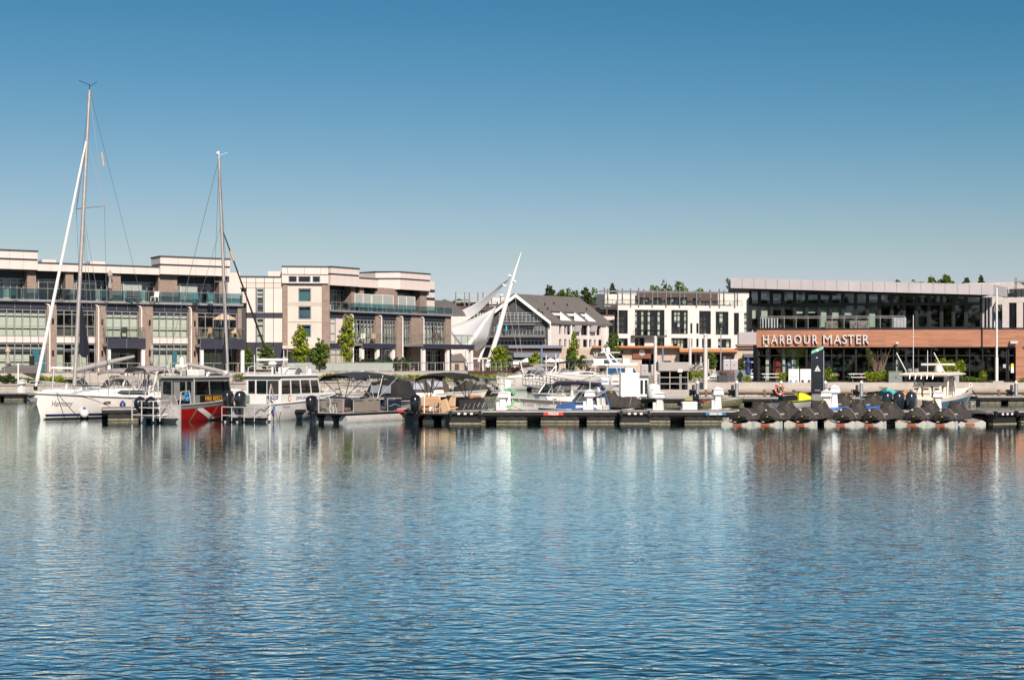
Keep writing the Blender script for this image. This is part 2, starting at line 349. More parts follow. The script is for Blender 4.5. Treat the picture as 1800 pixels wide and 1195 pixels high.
g = MB(); g.add([(-6000,258,1.25),(6000,258,1.25),(6000,5600,6),(-6000,5600,6)], [(0,1,2,3)])
g.add([(-300,257.9,1.25),(300,257.9,1.25),(300,257.9,-1),(-300,257.9,-1)], [(0,1,2,3)])
struct('ground', g, paving)
# stone revetment under the left promenade: single boulders along the water's edge
rng = random.Random(3)
def along(pts, n):
    P = [Vector((PX(a,Y), Y, 0)) for a, Y in pts]; out = []
    for i in range(len(P)-1):
        k = max(1, int(n*(P[i+1]-P[i]).length/sum((P[j+1]-P[j]).length for j in range(len(P)-1))))
        for q in range(k): out.append(P[i].lerp(P[i+1], q/k))
    return out
boul = []
for k in range(4):
    mb = MB().ball((0,0,0), .5, 7, 4, (1.15,.8,.6)); mb.v = [(x+rng.uniform(-.1,.1), y+rng.uniform(-.1,.1), z+rng.uniform(-.09,.09)) for x,y,z in mb.v]
    boul.append(mb.mesh('boulder', stone))
rev = thing('stone_revetment', 'row of pale boulders at the waterline below the left promenade', 'stone bank', (0,0,0))
for i, p in enumerate(along([(-40,127.6),(0,127.9),(300,134.8),(690,151.8),(905,175.6)], 120)):
    o = obj('boulder', boul[i % 4], rev); o.location = (p.x + rng.uniform(-.2,.2), p.y - .35 + rng.uniform(-.15,.15), .18 + rng.uniform(-.1,.25))
    o.rotation_euler = (rng.uniform(-.3,.3), rng.uniform(-.3,.3), rng.uniform(0,6)); s_ = rng.uniform(.7,1.25); o.scale = (s_,s_,s_)
pw_ = thing('promenade_wall', 'row of precast concrete panels along the left promenade edge', 'wall', (0,0,0))
SP = [Vector((PX(a,Y),Y-.06,0)) for a,Y in SH[1:]]
for i in range(len(SP)-1):
    a,b = SP[i],SP[i+1]; n = max(1,int((b-a).length/2.6))
    for k in range(n):
        p,q = a.lerp(b,k/n),a.lerp(b,(k+1)/n); d = q-p; c = (p+q)/2; m_ = MB().bx(-d.length/2+.02,d.length/2-.02,-.05,.05,-.3,.3).build('panel', conc, pw_); m_.location = (c.x,c.y,.82); m_.rotation_euler = (0,0,math.atan2(d.y,d.x))
        m_ = MB().bx(-d.length/2,d.length/2,-.14,.16,0,.09).build('coping_stone', paving, pw_); m_.location = (c.x,c.y,1.15); m_.rotation_euler = (0,0,math.atan2(d.y,d.x))
# ---------------------------------------------------------------- plants
def leaf_mesh(name, clumps, m, n, size, rng, up=.3):
    """clumps: (centre, radii); n leaves of about size metres: small folded quads, each its own island"""
    w = np.array([c[1][0]*c[1][1]*c[1][2] for c in clumps])**.6; w /= w.sum(); idx = rng.choice(len(clumps), n, p=w)
    cen = np.array([c[0] for c in clumps])[idx]; rad = np.array([c[1] for c in clumps])[idx]
    d = rng.normal(size=(n,3)); d /= np.linalg.norm(d, axis=1)[:,None]; p = cen + d*rad*(rng.uniform(.25,1,(n,1))**.45)
    a = rng.normal(size=(n,3)); a[:,2] *= .6; a /= np.linalg.norm(a,axis=1)[:,None]; b = np.cross(a, d + rng.normal(size=(n,3))*.8); b /= np.linalg.norm(b,axis=1)[:,None]
    s = size*rng.uniform(.6,1.35,(n,1)); v = np.stack([p - a*s*.5, p + b*s*.3, p + a*s*.5, p - b*s*.3], 1).reshape(-1,3)
    me = bpy.data.meshes.new(name); me.vertices.add(4*n); me.vertices.foreach_set('co', v.ravel()); me.loops.add(4*n); me.loops.foreach_set('vertex_index', np.arange(4*n, dtype=np.int32))
    me.polygons.add(n); me.polygons.foreach_set('loop_start', np.arange(0,4*n,4, dtype=np.int32)); me.update(calc_edges=True); me.validate(); me.materials.append(m); return me
def tree(name, label, base, h, w, m, n=2600, leaf=.22, trunk=.3, shape='oval', cat='tree', group=None, seed=1, lean=0):
    rng = np.random.default_rng(seed); t = thing(name, label, cat, base, 0, group); mb = MB(); cl = []
    top = Vector((lean, 0, h)); mb.tube([(0,0,-.1),(lean*.3,0,h*.35),(lean*.7,.02,h*.7),(lean,0,h*.96)], [.022*h+.02,.016*h+.015,.010*h+.01,.01], 7)
    k = 26 if shape != 'pine' else 40
    for i in range(k):
        q = trunk + (1-trunk)*(i+.5)/k
        if shape == 'oval': r = w/2*math.sin(math.pi*min(1,(q-trunk)/(1-trunk)*.9+.08))**.6
        elif shape == 'column': r = w/2*(math.sin(math.pi*((q-trunk)/(1-trunk)*.88+.1))**.5)
        elif shape == 'pine': r = w/2*(1-(q-trunk)/(1-trunk))**.7*(.55+.45*((i*7)%3)/2)
        else: r = w/2*(1-abs(q-.6))
        an = i*2.4 + rng.uniform(-.4,.4); rr = r*rng.uniform(.45,.95)
        c = (lean*q + rr*math.cos(an), rr*math.sin(an), h*q + (rng.uniform(-.05,.05)*h if shape != 'pine' else .06*rr))
        cl.append((c, (max(.12,r*.55), max(.12,r*.55), max(.1, h*(.07 if shape != 'pine' else .028)))))
        mb.tube([(lean*q*.85,0,h*max(q-.1,trunk*.9)), tuple(Vector(c)*.55 + Vector((lean*q*.45,0,h*q*.43))), c], [.010*h*(1.1-q)+.008,.006*h*(1.1-q)+.006,.004], 4)
    mb.build('trunk', bark, t, smooth=True); obj('crown', leaf_mesh('crown', cl, m, n, leaf, rng), t); return t
def shrub(name, label, base, w, d, h, m, n=900, leaf=.16, cat='shrub', group=None, seed=2, rz=0):
    rng = np.random.default_rng(seed); t = thing(name, label, cat, base, rz, group); k = max(5, int(w*3)); cl = []; mb = MB()
    for i in range(k):
        c = ((i+.5)/k*w - w/2 + rng.uniform(-.1,.1)*w/k, rng.uniform(-.3,.3)*d, h*rng.uniform(.42,.68)); cl.append((c, (w/k*.9+.12, d*.42, h*rng.uniform(.32,.46))))
        mb.tube([(c[0]*.9,c[1]*.5,-.05), (c[0],c[1],h*.35), (c[0]*1.02,c[1],h*.7)], [.02,.014,.005], 4)
    mb.build('stem', bark, t); obj('foliage', leaf_mesh('foliage', cl, m, n, leaf, rng), t); return t
# ---------------------------------------------------------------- facades
class Fac:
    def __init__(s, A, B, zb):
        s.A = Vector((PX(*A), A[1])); b = Vector((PX(*B), B[1])); s.L = (b-s.A).length; s.d = (b-s.A).normalized(); s.zb = zb
        s.rz = math.atan2(s.d.y, s.d.x); s.loc = (s.A.x, s.A.y, zb)
    def u(s, px, w=0):
        """distance along the wall, in a plane w metres in front of it, that the photo column px meets"""
        k = (px-CX)/F_PX; n = Vector((s.d.y, -s.d.x)); a = s.A + n*w
        return (k*a.y - a.x)/(s.d.x - k*s.d.y)
    def z(s, row, px, w=0):
        n = Vector((s.d.y, -s.d.x)); a = s.A + n*w; return CAM_Z + (HOR-row)/F_PX*(a.y + s.u(px,w)*s.d.y) - s.zb
def wall_grid(mb, u0, u1, z0, z1, ops, y=0, dep=.3):
    us = sorted({u0,u1,*[min(max(o[i],u0),u1) for o in ops for i in (0,1)]}); zs = sorted({z0,z1,*[min(max(o[i],z0),z1) for o in ops for i in (2,3)]})
    for i in range(len(us)-1):
        for j in range(len(zs)-1):
            a, b = (us[i]+us[i+1])/2, (zs[j]+zs[j+1])/2
            if any(o[0] < a < o[1] and o[2] < b < o[3] for o in ops): continue
            mb.quad((us[i],y,zs[j]),(us[i+1],y,zs[j]),(us[i+1],y,zs[j+1]),(us[i],y,zs[j+1]))
    for a,b,c,d in [o[:4] for o in ops]:
        e = y+dep; mb.quad((a,y,c),(a,y,d),(a,e,d),(a,e,c)); mb.quad((b,y,d),(b,y,c),(b,e,c),(b,e,d)); mb.quad((a,y,c),(a,e,c),(b,e,c),(b,y,c)); mb.quad((a,y,d),(b,y,d),(b,e,d),(a,e,d))
    return mb
PANES = {}
def pane_mesh(w, h, m, name='pane', th=.012):
    k = (round(w,2), round(h,2), m.name, name)
    if k not in PANES: PANES[k] = MB().bx(-w/2,w/2,-th/2,th/2,-h/2,h/2).mesh(name, m)
    return PANES[k]
def window(parent, u0, u1, z0, z1, y, cols, rows, fm, gm_, bar=.055, dep=.07, blinds=None, room=1.6, roomm=None, name='window', label=None):
    """frame with a pane per field; cols/rows are counts or lists of fractions; blinds(i) -> (material, lowest fraction) per column"""
    xs = [i/cols for i in range(cols+1)] if isinstance(cols,int) else [0]+list(cols)+[1]
    zs = [i/rows for i in range(rows+1)] if isinstance(rows,int) else [0]+list(rows)+[1]
    xs = [u0+(u1-u0)*q for q in xs]; zs = [z0+(z1-z0)*q for q in zs]; mb = MB(); h = bar/2
    cu, cz = (u0+u1)/2, z0
    for q in xs:
        a = min(max(q, u0+h), u1-h); mb.bx(a-h-cu,a+h-cu,0,dep,0,z1-z0)
    for q in zs:
        a = min(max(q, z0+h), z1-h); mb.bx(u0-cu+.004,u1-cu-.004,-.006,dep-.01,a-h-z0,a+h-z0)
    w = mb.build(name, fm, parent); w.location = (cu,y,z0)
    if label: w['label'] = label
    for i in range(len(xs)-1):
        for j in range(len(zs)-1):
            pw, ph = xs[i+1]-xs[i]-bar*.7, zs[j+1]-zs[j]-bar*.7
            obj('pane', pane_mesh(pw, ph, gm_), w, loc=((xs[i]+xs[i+1])/2-cu, dep*.55, (zs[j]+zs[j+1])/2-z0))
        if blinds:
            bl = blinds(i)
            if bl:
                bm, lo = bl[0], bl[1]; hh = (z1-z0)*(1-lo)-.05
                obj('blind', pane_mesh(xs[i+1]-xs[i]-.03, hh, bm, 'blind'), w, loc=((xs[i]+xs[i+1])/2-cu, dep+.30, z1-z0-.02-hh/2))
    if room:
        a, b, c, d = u0-cu-.3, u1-cu+.3, -.15, z1-z0+.15; e = dep+room
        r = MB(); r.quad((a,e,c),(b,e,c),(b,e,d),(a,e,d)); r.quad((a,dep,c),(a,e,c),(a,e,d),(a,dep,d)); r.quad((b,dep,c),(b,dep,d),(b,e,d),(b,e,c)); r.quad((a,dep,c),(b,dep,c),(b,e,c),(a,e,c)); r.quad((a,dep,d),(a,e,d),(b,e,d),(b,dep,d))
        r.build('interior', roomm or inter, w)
    return w
def railing(parent, pts, h, m, gap=1.2, glass=None, pickets=0, r=.028, name='railing', rails=(1.0,)):
    """posts and rails along local points; glass panels or pickets between"""
    mb = MB(); P = [Vector(p) for p in pts]; pans = []
    for i in range(len(P)-1):
        a, b = P[i], P[i+1]; L = (b-a).length; n = max(1, round(L/gap))
        for q in rails: mb.tube([a+Vector((0,0,h*q)), b+Vector((0,0,h*q))], r, 5)
        for k in range(n+1): p = a.lerp(b, k/n); mb.tube([p, p+Vector((0,0,h))], r*.9, 5)
        if pickets:
            q = int(L/pickets)
            for k in range(q): p = a.lerp(b, (k+.5)/q); mb.tube([p+Vector((0,0,.08)), p+Vector((0,0,h))], .011, 4)
            mb.tube([a+Vector((0,0,.08)), b+Vector((0,0,.08))], .02, 4)
        if glass: pans += [(a.lerp(b,k/n), a.lerp(b,(k+1)/n)) for k in range(n)]
    o = mb.build(name, m, parent)
    for a, b in pans:
        d = b-a; pn = obj('glass_panel', pane_mesh(d.length-.06, h-.14, glass, 'glass_panel'), o, loc=tuple((a+b)/2+Vector((0,0,h/2+.03)))); pn.rotation_euler = (0,0,math.atan2(d.y,d.x))
    return o
# ---------------------------------------------------------------- townhouse row, left (angled facade)
def panelled(parent, name, u0, u1, z0, z1, y0, y1, m, n, joint=.03, pname='panel'):
    """cladding strip made of n separate panels with open joints over a dark backing"""
    MB().bx(u0+.02,u1-.02,y0+.05,y1,z0+.02,z1-.02).build(name, navyP if m is not navyP else frameG, parent)
    w = (u1-u0)/n
    if m is panelW:
        for e in (u0-.012, u1-.028): MB().bx(e,e+.04,y0+.052,y1+.01,z0,z1).build('end_panel', m, parent)
    for i in range(n): obj(pname, pane_mesh(w-joint, z1-z0, m, pname, .05), parent, loc=(u0+w*(i+.5), y0+.025, (z0+z1)/2))
A = Fac((-60,138.2), (424,153.2), 2.15)
ra = thing('townhouse_row', 'white and brick three storey townhouse row on the left bank behind the sailboat', 'townhouses', A.loc, A.rz)
za = lambda row: A.z(row, 40)
Z = dict(top=za(440), ln1=za(455), ln0=za(458.5), tb=za(474), lt=za(460), lb=za(475), h3=za(488), rt=za(506.5), s1=za(526), s0=za(530), n0=za(542), w2t=za(543.5), w2b=za(591), sp=za(602), w1t=za(603.5))
uA = lambda px: A.u(px)
bays = [(-60,82),(98.5,168),(185,243.5),(268,331),(347,417)]
ops1 = []
piers = [(82,98.5),(168,185),(243.5,268),(331,347),(417,424)]
for a,b in piers: MB().bx(uA(a), uA(b), -.12, .5, 0, Z['s0']).build('brick_pier', brick, ra)
UL, UR = uA(-60), uA(424)
MB().bx(UL, UR, 5.5, 9, 0, Z['lb']).build('rear_wall', panelB, ra)
# floor slabs and roof
MB().bx(UL, UR+.1, -.45, 5.6, Z['s0'], Z['s1']).build('balcony_slab', frameG, ra)
MB().bx(UL, UR, 0.1, 5.6, Z['sp']-.9, Z['sp']-.6).build('floor_slab', darkG, ra)
MB().bx(UL, UR, 1.2, 9, Z['lb']+.02, Z['lt']-.15).build('roof', frameG, ra)
rngA = random.Random(5)
def blindA(style):
    def f(i):
        if style == 'pale': return (blind, rngA.choice([0,0,0,.02,.05]))
        if style == 'dark': return (blindG, .75) if rngA.random() < .12 else ((blindG,0) if i == 5 else None)
        return (blindG, 0) if rngA.random() < .6 else None
    return f
for k, (a,b) in enumerate(bays):
    u0, u1 = uA(a), uA(b); nc = [10,5,4,5,5][k]
    n = [5,3,3,3,3][k]
    panelled(ra, 'spandrel_backing', u0+.03, u1-.03, Z['n0'], Z['s0']-.02, -.02, .25, navyP, n, .06, 'navy_panel')
    st = ['pale','dark','pale','pale','dark'][k]
    window(ra, u0+.02, u1-.02, Z['w2b'], Z['w2t'], .05, nc, [.38,.84], frameG, g_clear, .075, .1, blindA(st))
    if k in (0,1,3):
        panelled(ra, 'spandrel_backing', u0+.03, u1-.03, Z['sp'], Z['w2b']-.02, .0, .25, panelW, nc, .05, 'white_panel')
        window(ra, u0+.02, u1-.02, .05, Z['w1t'], .05, nc, [.80] if k else [.45,.82], frameG, g_clear, .075, .1, blindA('pale' if k != 1 else 'mixed'))
    else:      # projecting balcony with navy fascia and white posts, recessed ground floor
        MB().bx(u0-.35, u1+.1, -1.9, .1, Z['sp']-.35, Z['sp']-.05).build('balcony_floor', frameG, ra)
        panelled(ra, 'fascia_backing', u0-.38, u1+.12, Z['sp']-.55, Z['w2b']-.12, -1.97, -1.75, navyP, 2, .05, 'navy_panel')
        railing(ra, [(u0-.3,0,Z['w2b']-.1),(u0-.3,-1.85,Z['w2b']-.1),(u1+.05,-1.85,Z['w2b']-.1),(u1+.05,0,Z['w2b']-.1)], 1.05, frameG, 1.1, g_clear, 0, .025)
        MB().bx(u0-.32,u0+.0,-1.8,-1.5,0,Z['sp']-.55).build('post', white, ra); MB().bx(u1-.28,u1+.06,-1.8,-1.5,0,Z['sp']-.55).build('post', white, ra)
        window(ra, u0+.02, u1-.02, .05, Z['sp']-.6, .9, nc, [.8], frameG, g_clear, .075, .1, blindA('mixed'))
    # downpipe at the pier right of the bay
    if k < 4:
        up = uA(piers[k][0])+.25
        MB().tube([(up-.45,-.05,Z['s0']-.12),(up-.1,-.22,Z['s0']-.28),(up,-.2,Z['s0']-.6),(up,-.2,.1)], .07, 6).build('downpipe', white, ra, True)
for a,b in piers[:4]: MB().box((uA(b)-.35,-.2,Z['w1t']-.9),(.16,.16,.5)).build('wall_light', frameD, ra); MB().box((uA(b)-.35,-.2,Z['w2t']-1.1),(.16,.16,.5)).build('wall_light', frameD, ra)
for i in range(5): MB().bx(uA(20+80*i),uA(20+80*i)+.5,-.475,-.44,Z['s0']+.05,Z['s0']+.13).build('slab_drain', darkG, ra)
# sliding doors in teal at ground floor
for a,b in ((57,69),(70,80)): MB().bx(uA(a),uA(b),-.02,.045,.1,2.3).build('patio_door', tealC, ra)
MB().bx(uA(303),uA(311),-.02,.045,.1,2.2).build('patio_door', tealC, ra)
# top storey: brick piers, recessed windows, parapets, towers
p3 = [(49,64.5),(116.5,130.5),(197,213.5),(280,313),(387,401)]
for a,b in p3: MB().bx(uA(a), uA(b), .25, 2.2, Z['s1'], Z['tb']+.02).build('brick_pier', brick, ra)
l3 = [(-60,49),(64.5,116.5),(130.5,197),(213.5,280),(313,387)]
for k,(a,b) in enumerate(l3):
    u0,u1 = uA(a),uA(b); nc = [9,5,6,5,6][k]
    MB().bx(u0,u1,1.5,2.1,Z['h3'],Z['tb']).build('recess_head', darkG, ra)
    def bl(i, k=k): return [(blindG,0),(tealC,0),None,(blind,0),None,(tealC,.2)][(i*5+k*2)%6]
    window(ra, u0+.03, u1-.03, Z['s1'], Z['h3'], 1.5, nc, [.8], frameG, g_clear, .075, .1, bl)
    if k: railing(ra, [(u0+.1,.3,Z['s1']),(u0+.1,-.35,Z['s1'])], 1.75, white, 1.6, g_frost, 0, .03, 'privacy_screen')
    railing(ra, [(u0+.15,.6,Z['s1']),(u0+2.3,.62,Z['s1'])], 1.75, frameG, 1.15, g_frost if k in (3,4) else g_dark, 0, .03, 'privacy_screen')
railing(ra, [(UL,-.38,Z['s1']),(UR,-.38,Z['s1'])], Z['rt']-Z['s1'], frameG, 1.25, g_rail, 0, .03)
panelled(ra, 'parapet', uA(64), uA(281), Z['lb'], Z['lt']-.12, -.1, 1.2, panelW, 9, .02, 'white_panel')
MB().bx(uA(64),uA(281),-.16,1.3,Z['lt']-.12,Z['lt']+.02).build('coping', darkG, ra)
for a,b,n in ((-60,64,5),(279.5,401.5,4)):
    u0,u1 = uA(a),uA(b)
    panelled(ra, 'tower_parapet', u0,u1,Z['tb'],Z['ln0'],-.45,2.4,panelW,n,.02,'white_panel')
    panelled(ra, 'tower_parapet', u0,u1,Z['ln1'],Z['top']-.14,-.45,2.4,panelW,n,.02,'white_panel')
    MB().bx(u0+.02,u1-.02,-.40,2.3,Z['ln0'],Z['ln1']).build('dark_band', navyP, ra)
    MB().bx(u0-.06,u1+.06,-.52,2.5,Z['top']-.14,Z['top']).build('coping', darkG, ra)
MB().bx(uA(401.2), uA(424), .3, 5.4, Z['s1'], Z['lt']-.3).build('end_wall', panelW, ra)
for a,w in ((66,1.4),(152,1.6)):
    MB().bx(uA(a+22), uA(a+22)+w, 3, 4.4, Z['lt']-.2, Z['lt']+.5).build('roof_unit', panelW, ra)
# ---------------------------------------------------------------- second townhouse row: end wall facing the water + angled side
E = Fac((400,163.5), (578,165), 2.15)
rb = thing('townhouse_row', 'townhouse end block with teal windows and receding brick balconies behind the pontoon boats', 'townhouses', E.loc, E.rz)
ze = lambda row: E.z(row, 500); uE = lambda px: E.u(px)
zt, zl = ze(468), ze(486)
cells = MB()
nar = [(451,463.5)]
wops = [(uE(451),uE(463.5),ze(549),ze(507)),(uE(451),uE(463.5),ze(601),ze(561))]
MB().bx(uE(400),uE(497),.95,6,0,zl-.1).build('core_wall', darkG, rb)
# left white field: panels as separate pieces round two slit windows
def pf(a,b,r0,r1,m,nm): obj(nm, pane_mesh(uE(b)-uE(a)-.05, ze(r0)-ze(r1)-.04, m, nm, .06), rb, loc=((uE(a)+uE(b))/2, .3, (ze(r0)+ze(r1))/2))
for a,b in ((400,433),(433,449.5),(449.5,464.5),(464.5,480.5),(480.5,496.5)):
    pf(a,b,487.5,497,panelW,'white_panel'); pf(a,b,497,506.5,panelB,'beige_panel')
for a,b in ((433,449.5),(464.5,480.5),(480.5,496.5)):
    pf(a,b,506.5,550,panelW,'white_panel'); pf(a,b,559,602,panelW,'white_panel')
pf(400,424,508,520,panelW,'white_panel'); pf(424,433,513,533,panelB,'beige_panel')
for a,b in ((433,449.5),(449.5,480.5),(480.5,496.5)): pf(a,b,550.5,558.5,navyP,'navy_panel')
for a,b,r in ((433,449.5,650),(449.5,480.5,611),(480.5,496.5,650)): pf(a,b,602.5,r,navyP,'navy_panel')
window(rb, uE(450.5), uE(464), ze(550), ze(507), .3, 1, [.36,.85], frameG, g_clear, .12, .12, lambda i: (blind,.62), .6)
window(rb, uE(450.5), uE(464), ze(602), ze(559), .3, 1, [.38,.78], frameG, g_clear, .12, .12, lambda i: (blind,0), .6)
window(rb, uE(450), uE(481), ze(650), ze(611), .3, 2, [.8], frameG, g_clear, .1, .12, lambda i: (blind,0), .6)
MB().bx(uE(400),uE(497),.2,1.2,zl-.12,zl+.04).build('coping', darkG, rb)
MB().bx(uE(470),uE(494),2,3,zl,zl+.7).build('roof_unit', panelW, rb)
# centre: brick strips, beige field with three teal windows, white top with window strip
for a,b in ((496.8,505.6),(566,579.4)): MB().bx(uE(a),uE(b),-.02,1,0,ze(498)).build('brick_pier', brick, rb)
ops = [(uE(524),uE(547),ze(530.5),ze(506.5)),(uE(524),uE(547),ze(561.5),ze(538)),(uE(524),uE(547),ze(593),ze(570.5))]
wm = wall_grid(MB(), uE(505.6), uE(566), ze(607), ze(498), ops, .12, .2); wm.build('beige_wall', panelB, rb)
for i,o in enumerate(ops):
    window(rb, *o[:2], o[2], o[3], .22, 1, 1, frameG, g_clear, .1, .08, lambda q, i=i: (tealC if i != 1 else mat('navy_curtain',(.02,.07,.12),.7),0), .4)
for r in (502,533,536.5,566): MB().bx(uE(505.8),uE(565.8),.108,.13,ze(r)-.02,ze(r)+.02).build('panel_joint', darkG, rb)
ops = [(uE(507),uE(522),ze(496.5),ze(485.5)),(uE(524),uE(546),ze(496.5),ze(485.5)),(uE(549),uE(563),ze(496.5),ze(485.5))]
wall_grid(MB(), uE(495.5), uE(577), ze(498), ze(483.5), ops, -.25, .2).build('tower_wall', panelW, rb)
for o in ops: window(rb, *o[:4], -.12, 1, 1, frameG, g_dark, .08, .08, lambda q: (mat('navy_curtain',(.02,.07,.12),.7),0), .4)
for a,b in ((495.5,505.5),(505.5,535),(535,564),(564,577)):
    obj('white_panel', pane_mesh(uE(b)-uE(a)-.03, ze(470)-ze(482), panelW, 'white_panel', .06), rb, loc=((uE(a)+uE(b))/2, -.25, (ze(470)+ze(482))/2))
MB().bx(uE(495.8),uE(576.8),.55,4,ze(498)+.02,ze(470)).build('tower_core', navyP, rb)
MB().bx(uE(495),uE(577.5),-.33,4.1,ze(470),ze(467.5)).build('coping', darkG, rb)
# entrance porch, ground floor
MB().bx(uE(497),uE(570),-1.2,.1,ze(613),ze(607.5)).build('porch_roof', panelB, rb)
MB().bx(uE(505.6),uE(566),.9,1.1,0,ze(612)).build('porch_wall', shade, rb)
MB().bx(uE(545),uE(555),.84,.9,0,ze(618)).build('entrance_door', darkG, rb, bev=.02)
# angled side
Fb = Fac((578,165), (822,185), 2.15)
Mrel = Matrix.Translation(E.loc) @ Matrix.Rotation(E.rz,4,'Z')
rs_ = thing('townhouse_side', 'tmp', 'tmp', Fb.loc, Fb.rz); uB = lambda px, w=0: Fb.u(px, w)
zb = lambda row, px: Fb.z(row, px)
ZB = dict(s1=zb(545,585), s0=zb(548,585), n0=zb(558,590), w2t=zb(560,590), w2b=zb(601,600), bf=zb(603,600), b0=zb(612,600), rt=zb(531,585), lb=zb(505,640), h3=zb(511,640), tb=zb(499,590), top=zb(468,580), ln=zb(482,580), lt=zb(490,640))
UR = uB(792)
bays = [(621,659),(671,696),(708,722),(745,782)]; pr = [(603,621),(659,671),(696,708),(722,745),(782,792)]
for a,b in pr: MB().bx(uB(a),uB(b),-.1,.6,0,ZB['s0']).build('brick_pier', brick, rs_)
MB().bx(0,uB(603),.05,.4,0,ZB['n0']).build('white_wall', panelW, rs_)
window(rs_, uB(580), uB(590), ZB['w2b'], ZB['w2t'], 0, 1, [.36,.8], frameG, g_clear, .1, .1, lambda i: (blind,.0), .4)
panelled(rs_, 'backing', uB(579), uB(602), ZB['n0'], ZB['s0']-.02, -.08, .05, navyP, 2, .06, 'navy_panel')
panelled(rs_, 'backing', uB(579), uB(602), ZB['b0'], ZB['bf'], -.08, .05, navyP, 2, .06, 'navy_panel')
window(rs_, uB(580), uB(601), .05, ZB['b0']-.1, -.02, 2, [.75], frameG, g_clear, .1, .1, lambda i: (blind,0), .4)
for k,(a,b) in enumerate(bays):
    u0,u1 = uB(a),uB(b); nc = [6,5,3,6][k]
    panelled(rs_, 'backing', u0, u1, ZB['n0'], ZB['s0']-.02, -.02, .25, navyP, max(2,nc//2), .08, 'navy_panel')
    window(rs_, u0+.02, u1-.02, ZB['bf'], ZB['w2t'], .05, nc, [.35,.82], frameG, g_clear, .09, .1, lambda i, k=k: [(blind,0),(blind,0),None,(blindG,0)][(i+k)%4], 1.2)
    window(rs_, u0+.02, u1-.02, .05, ZB['b0']-.1, .6, nc, [.75], frameG, g_clear, .09, .1, lambda i, k=k: [None,(blind,0),None][(i+k)%3], 1.2)
    up = u0-.25; MB().tube([(up-.6,-.05,ZB['s0']-.1),(up-.1,-.25,ZB['s0']-.35),(up,-.22,ZB['s0']-.7),(up,-.22,.1)], .08, 6).build('downpipe', white, rs_, True)
MB().bx(0,UR,-.45,6,ZB['s0'],ZB['s1']).build('balcony_slab', frameG, rs_)
railing(rs_, [(0,-.35,ZB['s1']),(UR-.1,-.35,ZB['s1'])], ZB['rt']-ZB['s1'], frameG, 1.5, g_rail, 0, .03)
for a,b,w in ((619,694,1.6),(708,815,3.2)):
    u0,u1 = uB(a),uB(b,1.5); MB().bx(u0,u1,-w,.1,ZB['bf']-.3,ZB['bf']).build('balcony_floor', frameG, rs_)
    panelled(rs_, 'fascia_backing', u0,u1,ZB['b0'],ZB['bf']-.02,-w-.06,-w+.1,navyP,max(3,int((u1-u0)/2.2)),.05,'navy_panel')
    railing(rs_, [(u0,0,ZB['bf']),(u0,-w,ZB['bf']),(u1,-w,ZB['bf']),(u1,0,ZB['bf'])], 1.15, frameG, 1.2, g_clear, 0, .03)
    for q in (.04,.5,.97): MB().bx(u0+(u1-u0)*q-.2,u0+(u1-u0)*q+.2,-w+.1,-w+.5,0,ZB['b0']).build('post', white, rs_)
    if w > 2: MB().bx(u1-.3,u1,-w+.1,.1,ZB['b0'],ZB['bf']-.02).build('side_fascia', navyP, rs_)
p3 = [(0,uB(582)),(uB(621),uB(628)),(uB(636),uB(643)),(uB(664),uB(702)),(uB(742),uB(755))]
for a,b in p3: MB().bx(a,b,.3,2,ZB['s1'],ZB['lb']+.1).build('brick_pier', brick, rs_)
l3 = [(582,621),(628,636),(643,664),(702,742)]
for k,(a,b) in enumerate(l3):
    u0,u1 = uB(a),uB(b); MB().bx(u0,u1,1.5,2.1,ZB['h3'],ZB['lb']+.1).build('recess_head', darkG, rs_)
    window(rs_, u0+.02, u1-.02, ZB['s1'], ZB['h3'], 1.5, [6,2,3,6][k], [.78], frameG, g_clear, .09, .1, lambda i: [(blind,0),None,(blindG,0)][i%3], 1.2)
for a,b in ((626,655),(656,694),(702,732)):
    railing(rs_, [(uB(a),.2,ZB['s1']),(uB(b)-.05,.2,ZB['s1'])], 2.0, white, 1.6, g_frost, 0, .05, 'privacy_screen')
panelled(rs_, 'parapet', uB(627), uB(664), ZB['lb'], ZB['lt'], -.1, 1.2, panelW, 4, .02, 'white_panel')
MB().bx(uB(627),uB(664),-.16,1.3,ZB['lt'],ZB['lt']+.14).build('coping', darkG, rs_)
for a,b,n,dy in ((0,uB(627.5),4,-.35),(uB(700),uB(752.5),5,-.35)):
    panelled(rs_, 'tower_parapet', a,b,ZB['lb'],ZB['ln']-.1,dy,3,panelW,n,.02,'white_panel'); panelled(rs_, 'tower_parapet', a,b,ZB['ln']+.1,ZB['top']-.14,dy,3,panelW,n,.02,'white_panel')
    MB().bx(a+.02,b-.02,dy+.05,2.9,ZB['ln']-.1,ZB['ln']+.1).build('dark_band', navyP, rs_); MB().bx(a-.06,b+.06,dy-.07,3.1,ZB['top']-.14,ZB['top']).build('coping', darkG, rs_)
